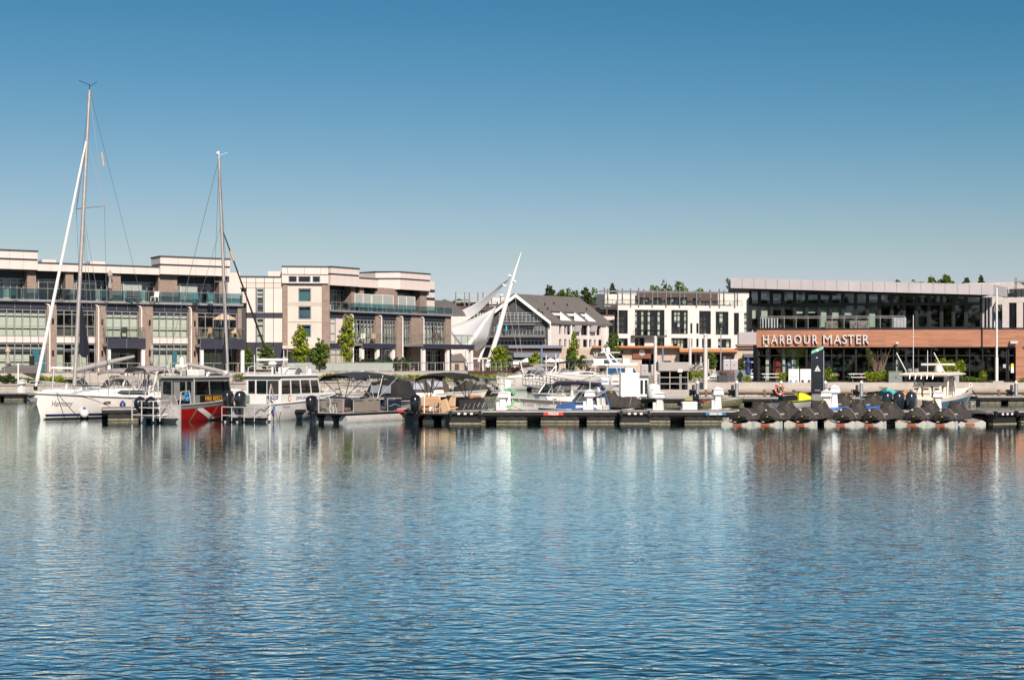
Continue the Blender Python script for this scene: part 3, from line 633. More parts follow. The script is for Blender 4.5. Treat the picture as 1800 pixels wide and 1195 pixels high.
# left return of the second tower (bright facet turned to the water) and slim block at the far end
q0 = Fb.u(700); fa = math.pi - (Fb.rz - E.rz) 
tw = MB(); a_ = Vector((q0,-.34,0)); d_ = Vector((-math.cos(Fb.rz), math.sin(Fb.rz), 0)); b_ = a_ + d_*3.0
for z0,z1 in ((ZB['lb'],ZB['ln']-.1),(ZB['ln']+.1,ZB['top']-.14)):
    tw.add([(a_.x,a_.y,z0),(b_.x,b_.y,z0),(b_.x+.4,b_.y+3,z0),(a_.x,a_.y+3,z0),(a_.x,a_.y,z1),(b_.x,b_.y,z1),(b_.x+.4,b_.y+3,z1),(a_.x,a_.y+3,z1)], [(0,3,2,1),(4,5,6,7),(0,1,5,4),(1,2,6,5),(2,3,7,6),(3,0,4,7)])
tw.build('tower_return', panelW, rs_)
tw = MB()
for z0,z1,e in ((ZB['ln']-.1,ZB['ln']+.1,-.04),(ZB['top']-.14,ZB['top'],.06)):
    tw.add([(a_.x,a_.y-e,z0),(b_.x-e,b_.y-e,z0),(b_.x+.4,b_.y+3,z0),(a_.x,a_.y+3,z0),(a_.x,a_.y-e,z1),(b_.x-e,b_.y-e,z1),(b_.x+.4,b_.y+3,z1),(a_.x,a_.y+3,z1)], [(0,3,2,1),(4,5,6,7),(0,1,5,4),(1,2,6,5),(2,3,7,6),(3,0,4,7)])
tw.build('dark_band', navyP, rs_)
MB().bx(uB(753),uB(766),.2,4,ZB['s1'],ZB['top']-.9).build('end_block', panelW, rs_)
for z_ in (.55,.35): MB().bx(uB(753)-.02,uB(766)+.02,.15,4.05,ZB['s1']+(ZB['top']-ZB['s1'])*z_,ZB['s1']+(ZB['top']-ZB['s1'])*z_+.3).build('dark_band', navyP, rs_)
MB().bx(0,UR,6,9,0,ZB['s1']).build('rear_wall', panelB, rs_); MB().bx(UR-.3,UR-.02,.5,6,0,ZB['s0']).build('end_wall', brick, rs_)
MB().bx(0,uB(752),3,9,ZB['lb'],ZB['lt']-.1).build('roof', frameG, rs_)
# hand the side's parts over to the end block: they are one building
bpy.context.view_layer.update()
rel = Matrix.Translation(E.loc).inverted()
loc_inv = (Matrix.Translation(E.loc) @ Matrix.Rotation(E.rz,4,'Z')).inverted(); mB = Matrix.Translation(Fb.loc) @ Matrix.Rotation(Fb.rz,4,'Z')
for ch in list(rs_.children):
    ml = loc_inv @ mB @ ch.matrix_basis; ch.parent = rb; ch.matrix_basis = ml
bpy.data.objects.remove(rs_)
# ---------------------------------------------------------------- inner harbour buildings (about 200-350 m away)
def farwin(parent, u0, u1, z0, z1, cols, rows, y=.05, fm=frameD, blind_p=.4, seed=0, name='window'):
    rg = random.Random(seed); return window(parent, u0, u1, z0, z1, y, cols, rows, fm, g_clear, .14, .12, lambda i: (rg.choice([blind,blindG]), rg.choice([0,0,.3,.5])) if rg.random() < blind_p else None, 1.5, interD, name)
# gabled block
YG = 290.0; sG = F_PX/YG
gx = lambda px: PX(px,YG); gz = lambda r: PZ(r,YG)-1.25
rg_ = thing('gabled_building', 'dark gabled lakeside block with long grey metal roof and white side', 'building', (gx(963),YG,1.25), 0)
ox = gx(963); D = Vector((PX(1070,306)-gx(963), 16.0))            # direction of the long side
ze_, zp = gz(563.5), gz(518.5); xl, xp = gx(849)-ox, gx(906)-ox; k = lambda x,t,z: (x+D.x*t, D.y*t, z)
fr = MB(); fr.add([(xl,.3,0),(0,.3,0),(0,.3,ze_),(xp,.3,zp-.4),(xl,.3,ze_)],[(0,1,2,3,4)])
fr.build('gable_wall', mat('black_siding',(.040,.040,.046),.6,var=.12), rg_)
U = Vector((D.x,D.y)).normalized(); nrm = Vector((U.y,-U.x)); LS = D.length
side = thing('tmp_side','t','t',(gx(963),YG,1.25), math.atan2(D.y,D.x)); su = lambda px: Fac((963,YG),(1070,306),1.25).u(px); FS = Fac((963,YG),(1070,306),1.25)
szz = lambda r,px: FS.z(r,px)
ops = []
for a,b,r0,r1 in ((983,987,571,587),(992,996,571,587),(997,1008,571.5,588),(1021.5,1036,572,589),(1048.5,1056,573,589),(983,987,596,610),(992,996,596,610),(1000,1006,596,610),(1017,1020,596,610),(1025,1040,596.5,610),(1044,1047.5,597,610),(1052,1060,597,610)):
    ops.append((su(a),su(b),szz(r1,a),szz(r0,a)))
wall_grid(MB(), 0, LS, 0, ze_, ops, 0, .5).build('white_wall', sidingW, side)
for i,o in enumerate(ops): farwin(side, *o, 1 if o[1]-o[0] < 1.2 else 3, [.75], .4, frameD, .3, i)
for a in (966,1003,1033,1065): MB().bx(su(a)-.18,su(a)+.18,-.25,.1,0,ze_).build('trim_post', white, side)
MB().bx(0,LS,-.22,.05,ze_-.75,ze_-.1).build('eave_board', white, side)
for a,b in ((1009,1018),(1037,1045)): MB().prism([(0,0),(1.5,0),(1.9,1.3),(.4,1.3)],-.9,-.3,'y').xf(Matrix.Translation((su(a)-.4,0,szz(583,a)))).build('slanted_screen', panelG, side)
bpy.context.view_layer.update(); mS = Matrix.Rotation(math.atan2(D.y,D.x),4,'Z')
for ch in list(side.children): ml = mS @ ch.matrix_basis; ch.parent = rg_; ch.matrix_basis = ml
bpy.data.objects.remove(side)
# roof with three cut-in terraces on the lit slope
def sl(t, q, up=.0): # point on right slope: t along ridge, q from ridge (0) to eave (1)
    a = Vector(k(xp,t,zp)); b = Vector(k(.6,t,ze_-.5)); return a.lerp(b,q)+Vector((0,0,up))
cuts = [(.20,.37),(.43,.60),(.66,.78)]; q0,q1 = .60,.93
rf = MB(); ts = [-.03]+[v for c in cuts for v in c]+[1.02]
for i in range(len(ts)-1):
    cut = any(abs(ts[i]-c[0])<1e-6 for c in cuts)
    for a,b in (((-.0,1.0),) if not cut else ((0,q0),(q1,1.0))):
        for up in (0,): rf.quad(sl(ts[i],a,.25),sl(ts[i],b,.25),sl(ts[i+1],b,.25),sl(ts[i+1],a,.25))
rf.quad(sl(-.03,1,.25),sl(-.03,1,-.1),sl(1.02,1,-.1),sl(1.02,1,.25))
lslope = lambda t,q,up: Vector(k(xp,t,zp)).lerp(Vector(k(xl-.6,t,ze_-.5)),q)+Vector((0,0,up))
rf.quad(lslope(-.03,0,.25),lslope(1.02,0,.25),lslope(1.02,1,.25),lslope(-.03,1,.25)); rf.build('roof', roofG, rg_)
for a,b in cuts:
    p = [sl(a,q0,.25),sl(b,q0,.25),sl(b,q1,.25),sl(a,q1,.25)]; f_ = p[3].z
    MB().quad(p[1],p[2],Vector((p[1].x,p[1].y,f_))).build('terrace_cheek', white, rg_); MB().quad(p[0],Vector((p[0].x,p[0].y,f_)),p[3]).build('terrace_cheek', white, rg_)
    MB().quad(p[0],p[1],Vector((p[1].x,p[1].y,f_)),Vector((p[0].x,p[0].y,f_))).build('terrace_back', interD, rg_)
    MB().quad(p[3],p[2],Vector((p[1].x,p[1].y,f_)),Vector((p[0].x,p[0].y,f_))).build('terrace_floor', roofG, rg_)
    h0,h1 = p[0]+Vector((0,-.02,-.3)),p[1]+Vector((0,-.02,-.3)); MB().quad(h0,h1,h1-Vector((0,0,.5)),h0-Vector((0,0,.5))).build('terrace_fascia', white, rg_)
for t,q in ((.02,.62),(.25,.38),(.42,.33),(.20,.55),(.62,.36),(.86,.5)): c = sl(t,q,.25); MB().bx(c.x-.12,c.x+.12,c.y-.12,c.y+.12,c.z-.1,c.z+.5).build('roof_vent', frameD, rg_)
for q,(xx,s_) in enumerate(((xl-.6,-1),(.6,1))):
    MB().prism([(xp,zp+.25),(xx,ze_-.25),(xx,ze_-.9),(xp,zp-.5)],-.9,-.5).build('barge_board', white, rg_)
# gable storeys: dark glazed bands, balconies
for r0,r1,a,b,n in ((549,566,877,952,11),(574.5,590,868,957,14),(596,607,866,960,14)):
    farwin(rg_, gx(a)-ox, gx(b)-ox, gz(r1), gz(r0), n, [.72], .1, frameG, .42, n+3)
for a,b,r,w in ((876,940,569.5,1.4),(853,959,591,1.8),(853,966,608,2.4)): MB().bx(gx(a)-ox,gx(b)-ox,-w,.3,gz(r+2.5),gz(r-1)).build('balcony_slab', mat('slate_edge',(.12,.105,.115),.6), rg_)
railing(rg_, [(gx(853)-ox,-1.7,gz(590.5)),(gx(958)-ox,-1.7,gz(590.5))], 1.05, frameG, 2.0, g_clear, 0, .04); railing(rg_, [(gx(877)-ox,-1.3,gz(568.5)),(gx(939)-ox,-1.3,gz(568.5))], 1.05, frameG, 2.0, g_clear, 0, .04)
MB().bx(xl,0,.4,12,0,ze_).build('core', interD, rg_)
for i,(px,m) in enumerate(((874,tealP),(890,tealP))):
    t = thing('closed_umbrella', ('closed turquoise umbrella on the left of the dark gable balcony','closed turquoise umbrella nearer the middle of the dark gable balcony')[i], 'umbrella', (gx(px),YG-1.2,1.25+gz(590)), 0, 'closed turquoise umbrellas')
    MB().tube([(0,0,0),(0,0,2.2)],.04,5).build('pole', galv, t); MB().lathe([(.12,.75),(.22,1.0),(.14,1.9),(.03,2.3)],8).build('canopy', mat('turquoise_canvas',(.03,.42,.55),.8), t)
# white flats with pergola roof terrace
Wf = Fac((1086,330),(1336,338),1.25); rw = thing('white_apartment_block', 'white apartment block with dark steel pergola on its roof terrace', 'building', Wf.loc, Wf.rz)
uw = Wf.u; zw = lambda r,px=1190: Wf.z(r,px)
wr = [(1087,1103.5,546,587,3),(1116,1168,545,590,9),(1180,1209,545,587,5),(1213.5,1217,568,586,1),(1224,1228,568,586,1),(1229,1249.5,546,587,3),(1258,1280.5,547,588,3),(1290,1299,549,588,2),(1308,1322,549,583,2),
      (1087,1103.5,595,611,3),(1116,1133,594,611,3),(1155,1168,594,611,2),(1180,1209,594,614,5),(1214,1217,595,610,1),(1224,1228,595,610,1),(1234,1250,595,611,3),(1262,1285,595,611,3)]
ops = [(uw(a),uw(b),zw(r1),zw(r0)) for a,b,r0,r1,n in wr]
wall_grid(MB(), 0, uw(1336), 0, zw(537), ops, 0, .6).build('white_wall', sidingW, rw)
for i,(o,w0) in enumerate(zip(ops,wr)): farwin(rw, *o, w0[4], [.22,.5,.55,.8] if w0[3]-w0[2] > 30 else [.7], .4, frameD, .35, 20+i)
MB().bx(0,uw(1336),.3,14,zw(537)-.5,zw(537)+.02).build('roof_deck', panelB, rw)
MB().bx(uw(1109),uw(1168),-1.8,.2,zw(590)-.35,zw(590)).build('balcony_slab', darkG, rw); railing(rw, [(uw(1109),-1.7,zw(590)),(uw(1167),-1.7,zw(590))],1.1,frameD,1.5,None,.5,.04)
pgrey = mat('pergola_grey',(.16,.165,.17),.5,metal=.3)
# recessed top floor + pergola
wr2 = [(1124,1141,522,535,3),(1147,1163,522,535,3),(1171,1208,521,535,5),(1218,1224,522,535,1)]
ops = [(uw(a,-5),uw(b,-5),zw(r1)+.05,zw(r0)) for a,b,r0,r1,n in wr2]
wall_grid(MB(), uw(1119,-5), uw(1262,-5), zw(537)-.1, zw(512), ops, 5, .4).build('brown_wall', brownB, rw)
for i,(o,w0) in enumerate(zip(ops,wr2)): farwin(rw, *o, w0[4], 1, 5.3, frameD, .3, 60+i)
MB().bx(uw(1062,-6),uw(1119,-6),6,12,zw(537)-.1,zw(516)).build('lift_house', sidingW, rw); MB().bx(uw(1262,-6),uw(1318,-6),6,12,zw(537)-.1,zw(513)).build('plant_room', sidingW, rw)
pg = [1063,1073.5,1086,1099.5,1109,1114,1123,1137.5,1147,1161.5,1171,1185,1195,1209,1224.5,1236.5,1248.5,1256,1265,1279,1292,1303]
for i,px in enumerate(pg): MB().bx(uw(px,.3)-.12,uw(px,.3)+.12,-.3+(i%2)*2.2,.0+(i%2)*2.2,zw(540),zw(507+(i%3)*1.5)).build('pergola_post', pgrey, rw)
for y_ in (-.2,2.1): MB().bx(uw(1055),uw(1305),y_,y_+.25,zw(514),zw(512)).build('pergola_beam', pgrey, rw)
railing(rw, [(uw(1060),.15,zw(537)),(uw(1305),.15,zw(537))],1.15,frameD,2.2,g_clear,.9,.05)
# brown and white stepped block left of it (behind the gable roof)
Sb = Fac((985,352),(1086,350),1.25); rs2 = thing('stepped_apartment_block', 'brown topped apartment block stepping up behind the grey metal roof', 'building', Sb.loc, Sb.rz); us, zs = Sb.u, (lambda r: Sb.z(r,1040))
ops = [(us(1047),us(1065),zs(553),zs(541)),(us(1068),us(1085),zs(553),zs(541))]
wall_grid(MB(), 0, us(1088), zs(556), zs(535), ops, 0, .4).build('brown_wall', brownB, rs2)
for i,o in enumerate(ops): farwin(rs2, *o, 4, 1, .3, frameD, .1, 80+i)
MB().bx(0,us(1090),-.3,8,0,zs(556)).build('white_wall', sidingW, rs2); farwin(rs2, us(1067), us(1077), zs(585), zs(563), 2, [.7], -.36, frameD, .5, 90)
MB().bx(us(1040),us(1090),-.25,6,zs(535),zs(534)).build('roof_deck', darkG, rs2); railing(rs2, [(us(1040),-.1,zs(534)),(us(1088),-.1,zs(534))],1.1,frameD,2,g_clear,0,.05)
# far left stepped block seen above the sail canopy
Sc = Fac((740,360),(935,362),1.25); rs3 = thing('pergola_apartment_block', 'low brown apartment block with roof pergola behind the white sail canopy', 'building', Sc.loc, Sc.rz); us, zs = Sc.u, (lambda r: Sc.z(r,840))
ops = [(us(826),us(836),zs(560),zs(546)),(us(838),us(852),zs(560),zs(546)),(us(854),us(866),zs(560),zs(546))]
wall_grid(MB(), 0, us(935), 0, zs(538), ops, 0, .4).build('brown_wall', brownB, rs3)
for i,o in enumerate(ops): farwin(rs3, *o, 3, 1, .3, frameD, .7, 95+i)
MB().bx(us(858),us(935),3,9,zs(538),zs(522)).build('penthouse', sidingW, rs3); MB().bx(us(800),us(858),3,9,zs(538),zs(529)).build('penthouse', brownB, rs3)
for px in (801,817,825,840,849,864,880): MB().bx(us(px)-.14,us(px)+.14,0,.3,zs(538),zs(514)).build('pergola_post', pgrey, rs3)
MB().bx(us(796),us(884),0,.25,zs(520),zs(518.5)).build('pergola_beam', galv, rs3); MB().bx(us(800),us(880),.1,.2,zs(531),zs(529)).build('pergola_beam', galv, rs3)
# grey roofed house at the end of the townhouses
rq = thing('grey_roofed_house', 'grey pitched roof house behind the end of the brick townhouses', 'house', (PX(785,245),245,1.25)); hx = lambda px: PX(px,245)-PX(785,245); hz = lambda r: PZ(r,245)-1.25
MB().add([(hx(752),0,hz(552)),(hx(826),4,hz(556)),(hx(788),12,hz(524)),(hx(758),12,hz(522))],[(0,1,2,3)]).add([(hx(826),4,hz(556)),(hx(788),12,hz(524)),(hx(800),14,hz(540))],[(0,1,2)]).build('roof', roofG, rq)
MB().bx(hx(752),hx(824),.5,12,0,hz(556)).build('wall', sidingW, rq); MB().bx(hx(772),hx(773.5),5,5.4,hz(545),hz(539)).build('roof_vent', frameD, rq)
# retail strip along the inner quay
Rt = Fac((978,272),(1332,272),1.25); rr_ = thing('shop_row', 'single storey tan stone shop row with orange roof edges on the inner quay', 'shops', Rt.loc, Rt.rz); ur, zr = Rt.u, (lambda r: Rt.z(r,1150))
ops = [(ur(1053),ur(1068),0,zr(627)),(ur(1076),ur(1094),0,zr(624)),(ur(1128),ur(1150),0,zr(622)),(ur(1166),ur(1180),0,zr(634)),(ur(1194),ur(1222),0,zr(620)),(ur(1235),ur(1244),0,zr(630)),(ur(1258),ur(1284),0,zr(622)),(ur(1306),ur(1330),0,zr(626))]
wall_grid(MB(), 0, ur(1332), 0, zr(612), ops, 0, 1.0).build('stone_wall', stoneT, rr_)
for i,o in enumerate(ops): window(rr_, *o, .8, 3, [.7], frameD, g_dark, .16, .14, None, 3, interD, 'shop_front')
for a,b,r0,r1,w in ((1041,1195,608,611.5,1.6),(1192,1294,614.5,619,2.4),(1294,1334,605.5,608.5,1.0)): MB().bx(ur(a),ur(b),-w,1,zr(r1),zr(r0)).build('orange_roof_edge', orangeT, rr_); MB().bx(ur(a)+.2,ur(b)-.2,-w+.3,1,zr(r1+3),zr(r1)).build('roof_soffit', brownB, rr_)
MB().bx(ur(1050),ur(1071),-.4,-.05,zr(627),zr(611.5)).build('shop_sign', blackP, rr_); text('ZAZA', 1.15, white, 'shop_lettering', rr_, .02, .02, M=Matrix.Translation((ur(1061),-.45,zr(619.5)-.38)))
ring = MB(); ring.tube([(ur(1061)+1.85*math.cos(t*math.pi/12),-.45,zr(619.5)+1.0*math.sin(t*math.pi/12)) for t in range(25)],.07,5); ring.build('sign_ring', white, rr_)
MB().bx(ur(1079),ur(1095),-.3,-.05,zr(621),zr(616)).build('shop_sign', blackP, rr_)
MB().bx(ur(1112),ur(1144),-.35,-.05,zr(630),zr(616)).build('shop_sign', mat('rust_panel',(.20,.055,.02),.6), rr_); MB().lathe([(0.6,0),(.6,.1)],16).xf(Matrix.Translation((ur(1128),-.36,zr(620))) @ Matrix.Rotation(R(90),4,'X')).build('sign_roundel', panelG, rr_)
MB().bx(ur(1269),ur(1290),-.4,-.1,zr(632),zr(624)).build('shop_sign', mat('purple_sign',(.09,.02,.14),.5), rr_); MB().lathe([(.32,0),(.32,.05)],12).xf(Matrix.Translation((ur(1273),-.42,zr(628))) @ Matrix.Rotation(R(90),4,'X')).build('sign_roundel', white, rr_)
MB().bx(ur(1225),ur(1229),-.35,-.05,zr(648),zr(622)).build('blade_sign', blackP, rr_); MB().bx(ur(1306),ur(1331),-.8,0,zr(628),zr(622)).build('awning', mat('slate_canvas',(.10,.11,.13),.8), rr_)
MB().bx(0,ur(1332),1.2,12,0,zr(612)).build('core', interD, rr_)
Rl = Fac((890,268),(1000,270),1.25); rl = thing('restaurant_pavilion', 'low dark fronted restaurant with blue grey roof fascia below the gabled block', 'restaurant', Rl.loc, Rl.rz); ul, zl_ = Rl.u, (lambda r: Rl.z(r,940))
MB().bx(0,ul(985),-2.5,10,zl_(612),zl_(607)).build('roof_edge', mat('blue_grey_metal',(.16,.18,.23),.5), rl); MB().bx(ul(893),ul(984),-1.8,9,zl_(620),zl_(612)).build('soffit_band', brownB, rl)
MB().bx(ul(900),ul(981),-2.0,8,zl_(628),zl_(620)).build('fascia', mat('blue_grey_metal',(.16,.18,.23)), rl); window(rl, ul(902), ul(980), 0, zl_(630), 0, 10, 1, frameD, g_dark, .15, .12, None, 4, interD, 'shop_front')
MB().bx(ul(893),ul(915),-6,-2.6,0,zl_(650-9)).build('stone_bar', stoneT, rl); MB().bx(ul(891),ul(917),-6.3,-2.3,zl_(640.5),zl_(635)).build('bar_top', white, rl)
# block right of the office
Rr = Fac((1700,176),(1900,170),1.5); rr3 = thing('white_house', 'white boarded house with tall windows right of the harbour office', 'house', Rr.loc, Rr.rz); u3, z3 = Rr.u, (lambda r: Rr.z(r,1780))
ops = [(u3(1773.5),u3(1787),z3(583),z3(532)),(u3(1798),u3(1815),z3(583),z3(532))]
wall_grid(MB(), u3(1762), u3(1900), 0, z3(523), ops, 0, .3).build('white_wall', sidingW, rr3)
for i,o in enumerate(ops): farwin(rr3, *o, 3, [.45,.52], .2, frameD, .3, 120+i)
MB().bx(u3(1688),u3(1778),2,10,0,z3(494)).build('tall_wall', sidingW, rr3)
MB().add([(u3(1745),.5,z3(545)),(u3(1768),.5,z3(575)),(u3(1768),2,z3(562)),(u3(1745),2,z3(528))],[(0,1,2,3)]).build('porch_roof', roofG, rr3); MB().bx(u3(1745),u3(1770),1,1.9,0,z3(560)).build('porch_wall', white, rr3)
railing(rr3, [(u3(1774),.3,z3(523)),(u3(1900),.3,z3(523))],1.0,frameD,1.4,g_dark,.4,.04); MB().bx(u3(1784)-.12,u3(1784)+.12,.5,.8,z3(523),z3(488)).build('pergola_post', galv, rr3); MB().bx(u3(1782),u3(1830),.4,.7,z3(496),z3(494)).build('pergola_beam', galv, rr3)
# ---------------------------------------------------------------- white sail canopy with leaning mast
tc_ = thing('sail_canopy', 'white tensile sail canopy hung from a tall leaning white mast', 'canopy', (PX(858,232),232,1.25))
loc0 = Vector((PX(858,232),232,1.25))
def pp(px,row,Y): return W(px,row,Y)-loc0
MB().tube([pp(856,645,232),pp(875,587,232),pp(893,520,232),pp(905,478,232),pp(916.5,443,232)],[.38,.40,.36,.22,.06],10).build('mast', white, tc_, True)
MB().tube([pp(841,636,230),pp(853,605,231)],.2,8).build('strut', white, tc_, True)
def curve(P, n=12):
    out = []; m = len(P)-1
    for i in range(n+1):
        t = i/n*m; j = min(int(t), m-1); f_ = t-j; p0,p1,p2,p3 = P[max(j-1,0)],P[j],P[j+1],P[min(j+2,m)]
        out.append(.5*((2*p1)+(p2-p0)*f_+(2*p0-5*p1+4*p2-p3)*f_*f_+(3*p1-p0-3*p2+p3)*f_**3))
    return out
def sheet(e0, e1, bow, name, m=None):
    a,b = curve(e0),curve(e1); mb = MB(); rings = []
    for i in range(len(a)): rings.append([a[i].lerp(b[i],t/6)+Vector((0,bow*math.sin(math.pi*t/6),-bow*.3*math.sin(math.pi*t/6))) for t in range(7)])
    mb.loft(rings, closed=False, cap=False); o = mb.build(name, m or mem, tc_, True); md = o.modifiers.new('thickness','SOLIDIFY'); md.thickness = .03; return o
mem = mat('white_membrane', (1.0,.97,.95), .6, var=.03)
sheet([pp(895,489,232),pp(862,514,242),pp(830,537,250),pp(786,556,256)],[pp(895,490.5,232),pp(868,521,238),pp(836,553,244),pp(789,580,248)],.6,'membrane')
sheet([pp(870,541,232),pp(842,555,236),pp(812,567,239),pp(786,575,242)],[pp(870,541.5,232),pp(853,562,226),pp(836,590,221),pp(818,616,217)],.8,'membrane')
sheet([pp(870,541.5,232.05),pp(853,562,226.05),pp(836,590,221.05),pp(818,616,217.05)],[pp(871,542,232),pp(863,575,231),pp(857,600,230),pp(838,617,229)],-.7,'membrane')
for a,b in (((895,489),(905,478)),((870,541),(890,523)),((818,616),(818,640))): MB().tube([pp(*a,232 if a[0]>820 else 217),pp(*b,232 if a[0]>820 else 217)],.05,5).build('cable', galv, tc_)
for a in ((903,500,918,628),(893,540,911,622)): MB().tube([pp(a[0],a[1],232),pp(a[2],a[3],226)],.035,5).build('cable', galv, tc_)
for px,r in ((899,484),(889,501),(884,518),(907,494)): MB().box(pp(px-2.5,r,231.6),(.55,.12,.22),ry=.3).build('bracket', white, tc_)
# ---------------------------------------------------------------- harbour office
def woodband():
    m = bpy.data.materials.new('cedar_boards'); m.use_nodes = True; t = m.node_tree; p = t.nodes['Principled BSDF']
    b = t.nodes.new('ShaderNodeTexBrick'); b.offset = .37; t.links.new(uvec(t), b.inputs['Vector']); b.inputs['Scale'].default_value = 1
    for k,v in (('Color1',(.36,.155,.085,1)),('Color2',(.25,.105,.06,1)),('Mortar',(.24,.09,.05,1))): b.inputs[k].default_value = v
    b.inputs['Brick Width'].default_value = 3.6; b.inputs['Row Height'].default_value = .18; b.inputs['Mortar Size'].default_value = .012
    n = t.nodes.new('ShaderNodeTexNoise'); mp = t.nodes.new('ShaderNodeMapping'); mp.inputs['Scale'].default_value = (.5,.5,9); tc = t.nodes.new('ShaderNodeTexCoord')
    t.links.new(tc.outputs['Object'], mp.inputs[0]); t.links.new(mp.outputs[0], n.inputs['Vector']); n.inputs['Scale'].default_value = 2; n.inputs['Detail'].default_value = 6
    r = t.nodes.new('ShaderNodeMapRange'); r.inputs[1].default_value = .3; r.inputs[2].default_value = .7; r.inputs[3].default_value = .72; r.inputs[4].default_value = 1.2; t.links.new(n.outputs[0], r.inputs[0])
    mx = t.nodes.new('ShaderNodeMix'); mx.data_type = 'RGBA'; mx.blend_type = 'MULTIPLY'; mx.inputs[0].default_value = 1
    t.links.new(b.outputs[0], mx.inputs[6]); t.links.new(r.outputs[0], mx.inputs[7]); t.links.new(mx.outputs[2], p.inputs['Base Color'])
    p.inputs['Roughness'].default_value = .5; return m
cedar = woodband()
H = Fac((1330,126.4), (1800,123.6), 1.5)
rh = thing('harbour_office', 'two storey glass harbour office with cedar band and large pale letters', 'building', H.loc, H.rz)
zh = lambda row: H.z(row, 1500); uH = H.u
zb0, zb1, zt_, zg = zh(610), zh(580), zh(625), 0
UE = uH(1900)
MB().bx(0,UE,-.15,.35,zb0,zb1).build('cedar_band', cedar, rh)
MB().bx(.05,UE,-.1,10,zb1,zb1+.16).build('balcony_edge', frameD, rh)
MB().bx(uH(1785),uH(1797),-.148,.3,0,zb0-.002).build('cedar_pier', cedar, rh); MB().bx(uH(1797),UE,.1,.4,0,zb0).build('cedar_wall', cedar, rh)
# ground floor glazing with a dark interior behind
lowx = [1331,1353.5,1375,1396,1418,1440,1462,1483.5,1505,1527,1549,1571,1593,1615,1637.5,1660,1682,1705,1728,1750,1771]
for i in range(0,len(lowx)-1,4):
    xs = lowx[i:i+5]; a,b = uH(xs[0]),uH(xs[-1])
    window(rh, a, b, .05, zb0-.02, .12, [(uH(x)-a)/(b-a) for x in xs[1:-1]], [zt_/zb0], frameD, g_dark if i > 8 else g_clear, .09, .12, None, 0)
window(rh, uH(1771)+.05, uH(1785), .05, zb0-.02, .16, 1, [.76], frameD, g_dark, .12, .1, None, 0, name='glass_door')
MB().tube([(uH(1773)+.05,.05,1.0),(uH(1773)+.05,.0,1.05),(uH(1773)+.05,.0,1.35),(uH(1773)+.05,.05,1.4)],.02,5).build('door_handle', steel, rh)
for r0,r1,m in ((639,645,yellowP),(645,655,white)): MB().bx(uH(1777.5),uH(1782.5),.1,.15,zh(r1),zh(r0)).build('door_notice', m, rh)
MB().bx(uH(1763.5),uH(1768.5),.09,.118,zh(646.5),zh(640)).build('window_notice', panelG, rh)
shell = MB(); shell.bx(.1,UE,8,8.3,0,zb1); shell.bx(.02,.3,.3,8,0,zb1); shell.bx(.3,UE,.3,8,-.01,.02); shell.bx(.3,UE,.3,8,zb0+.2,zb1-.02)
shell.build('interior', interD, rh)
for x in (1346,1374.5,1392,1575,1741): MB().bx(uH(x,-1.2),uH(x,-1.2)+.28,1.2,1.5,0,zb0).build('column', mat('pale_column',(.42,.47,.45),.5), rh)
for a in (1640,1662,1684,1708,1731,1753): MB().bx(uH(a+3,-.5),uH(a+17,-.5),.5,.54,.25,zt_-.1).build('roller_shade', shade if a in (1708,1731) else darkG, rh)
# things seen through the shop front
MB().ball((uH(1391,-2.5),2.5,3.1),1.35,20,12).build('green_ball', mat('lime_vinyl',(.30,.42,.02),.5), rh, True)
MB().bx(uH(1397,-2),uH(1404,-2),1.9,2.4,1.1,2.0).build('display_box', mat('green_card',(.16,.42,.03),.5), rh)
MB().ball((uH(1383,-2.2),2.2,1.1),.95,12,8).build('blue_ball', mat('deep_blue',(.015,.06,.13),.5), rh, True)
MB().prism([(-.42,0),(.42,0),(.42,1.5),(.25,1.7),(-.25,1.7),(-.42,1.5)],1.4,1.8).xf(Matrix.Translation((uH(1368,-1.4),0,.4))).build('red_suitcase', mat('red_shell',(.20,.01,.015),.4), rh)
rr = random.Random(4)
for i in range(26):
    px = rr.uniform(1450,1530); MB().bx(uH(px,-2.5)-.12,uH(px,-2.5)+.12,2.6,2.9,(z_:=rr.choice([.5,.95,1.5,2.1])),z_+rr.uniform(.2,.4)).build('merchandise', rr.choice([redP,tealP,blueP,tan,panelB,mat('pink',(.4,.05,.15)),mat('leafgreen',(.1,.4,.03))]), rh)
for z_ in (.48,.93,1.48,2.08): MB().bx(uH(1445,-2.5),uH(1533,-2.5),2.5,3.1,z_-.04,z_).build('shop_shelf', wood, rh)
# upper glazing
upx = [1318,1335,1356,1376,1397,1418,1440,1460,1481.5,1504,1525,1546,1567.6,1589,1611,1633,1655,1676,1698,1726]
z2 = zb1+.16; w_ = -1.4
zhu = lambda row, px: H.z(row, px, w_)
drop = {0:.42,1:.40,2:.78,3:.80,4:.62,5:.64,6:.0,7:.40,8:.55,10:.0,13:.05,14:.05,17:.5}
for i in range(len(upx)-1):
    a,b = H.u(upx[i],w_),H.u(upx[i+1],w_); pm = (upx[i]+upx[i+1])/2; zt2 = zhu(509+ (pm-1317)*.0267, pm)
    zr = zhu(535,1500)
    window(rh, a+.03, b-.03, z2, zr, 1.4, 1, 1, frameD, g_dark if i>11 or i==9 else g_clear, .12, .1, (lambda q,i=i: (shade, drop[i])) if i in drop else None, 0)
    window(rh, a+.03, b-.03, zr, zt2, 1.4, 1, 1, frameD, g_dark, .12, .1, None, 0)
    MB().bx(a-.06,a+.06,1.36,1.6,z2,zt2).build('mullion', frameD, rh)
zt0, zt1 = zhu(509,1318), zhu(520.5,1747)
ua, ub = H.u(1318,w_), H.u(1747,w_)
MB().bx(ua,H.u(1760,w_),7,7.2,z2,zt1).build('upper_interior', interD, rh); MB().bx(ua-.1,ua+.2,1.3,7,z2,zt1).build('corner_column', frameD, rh)
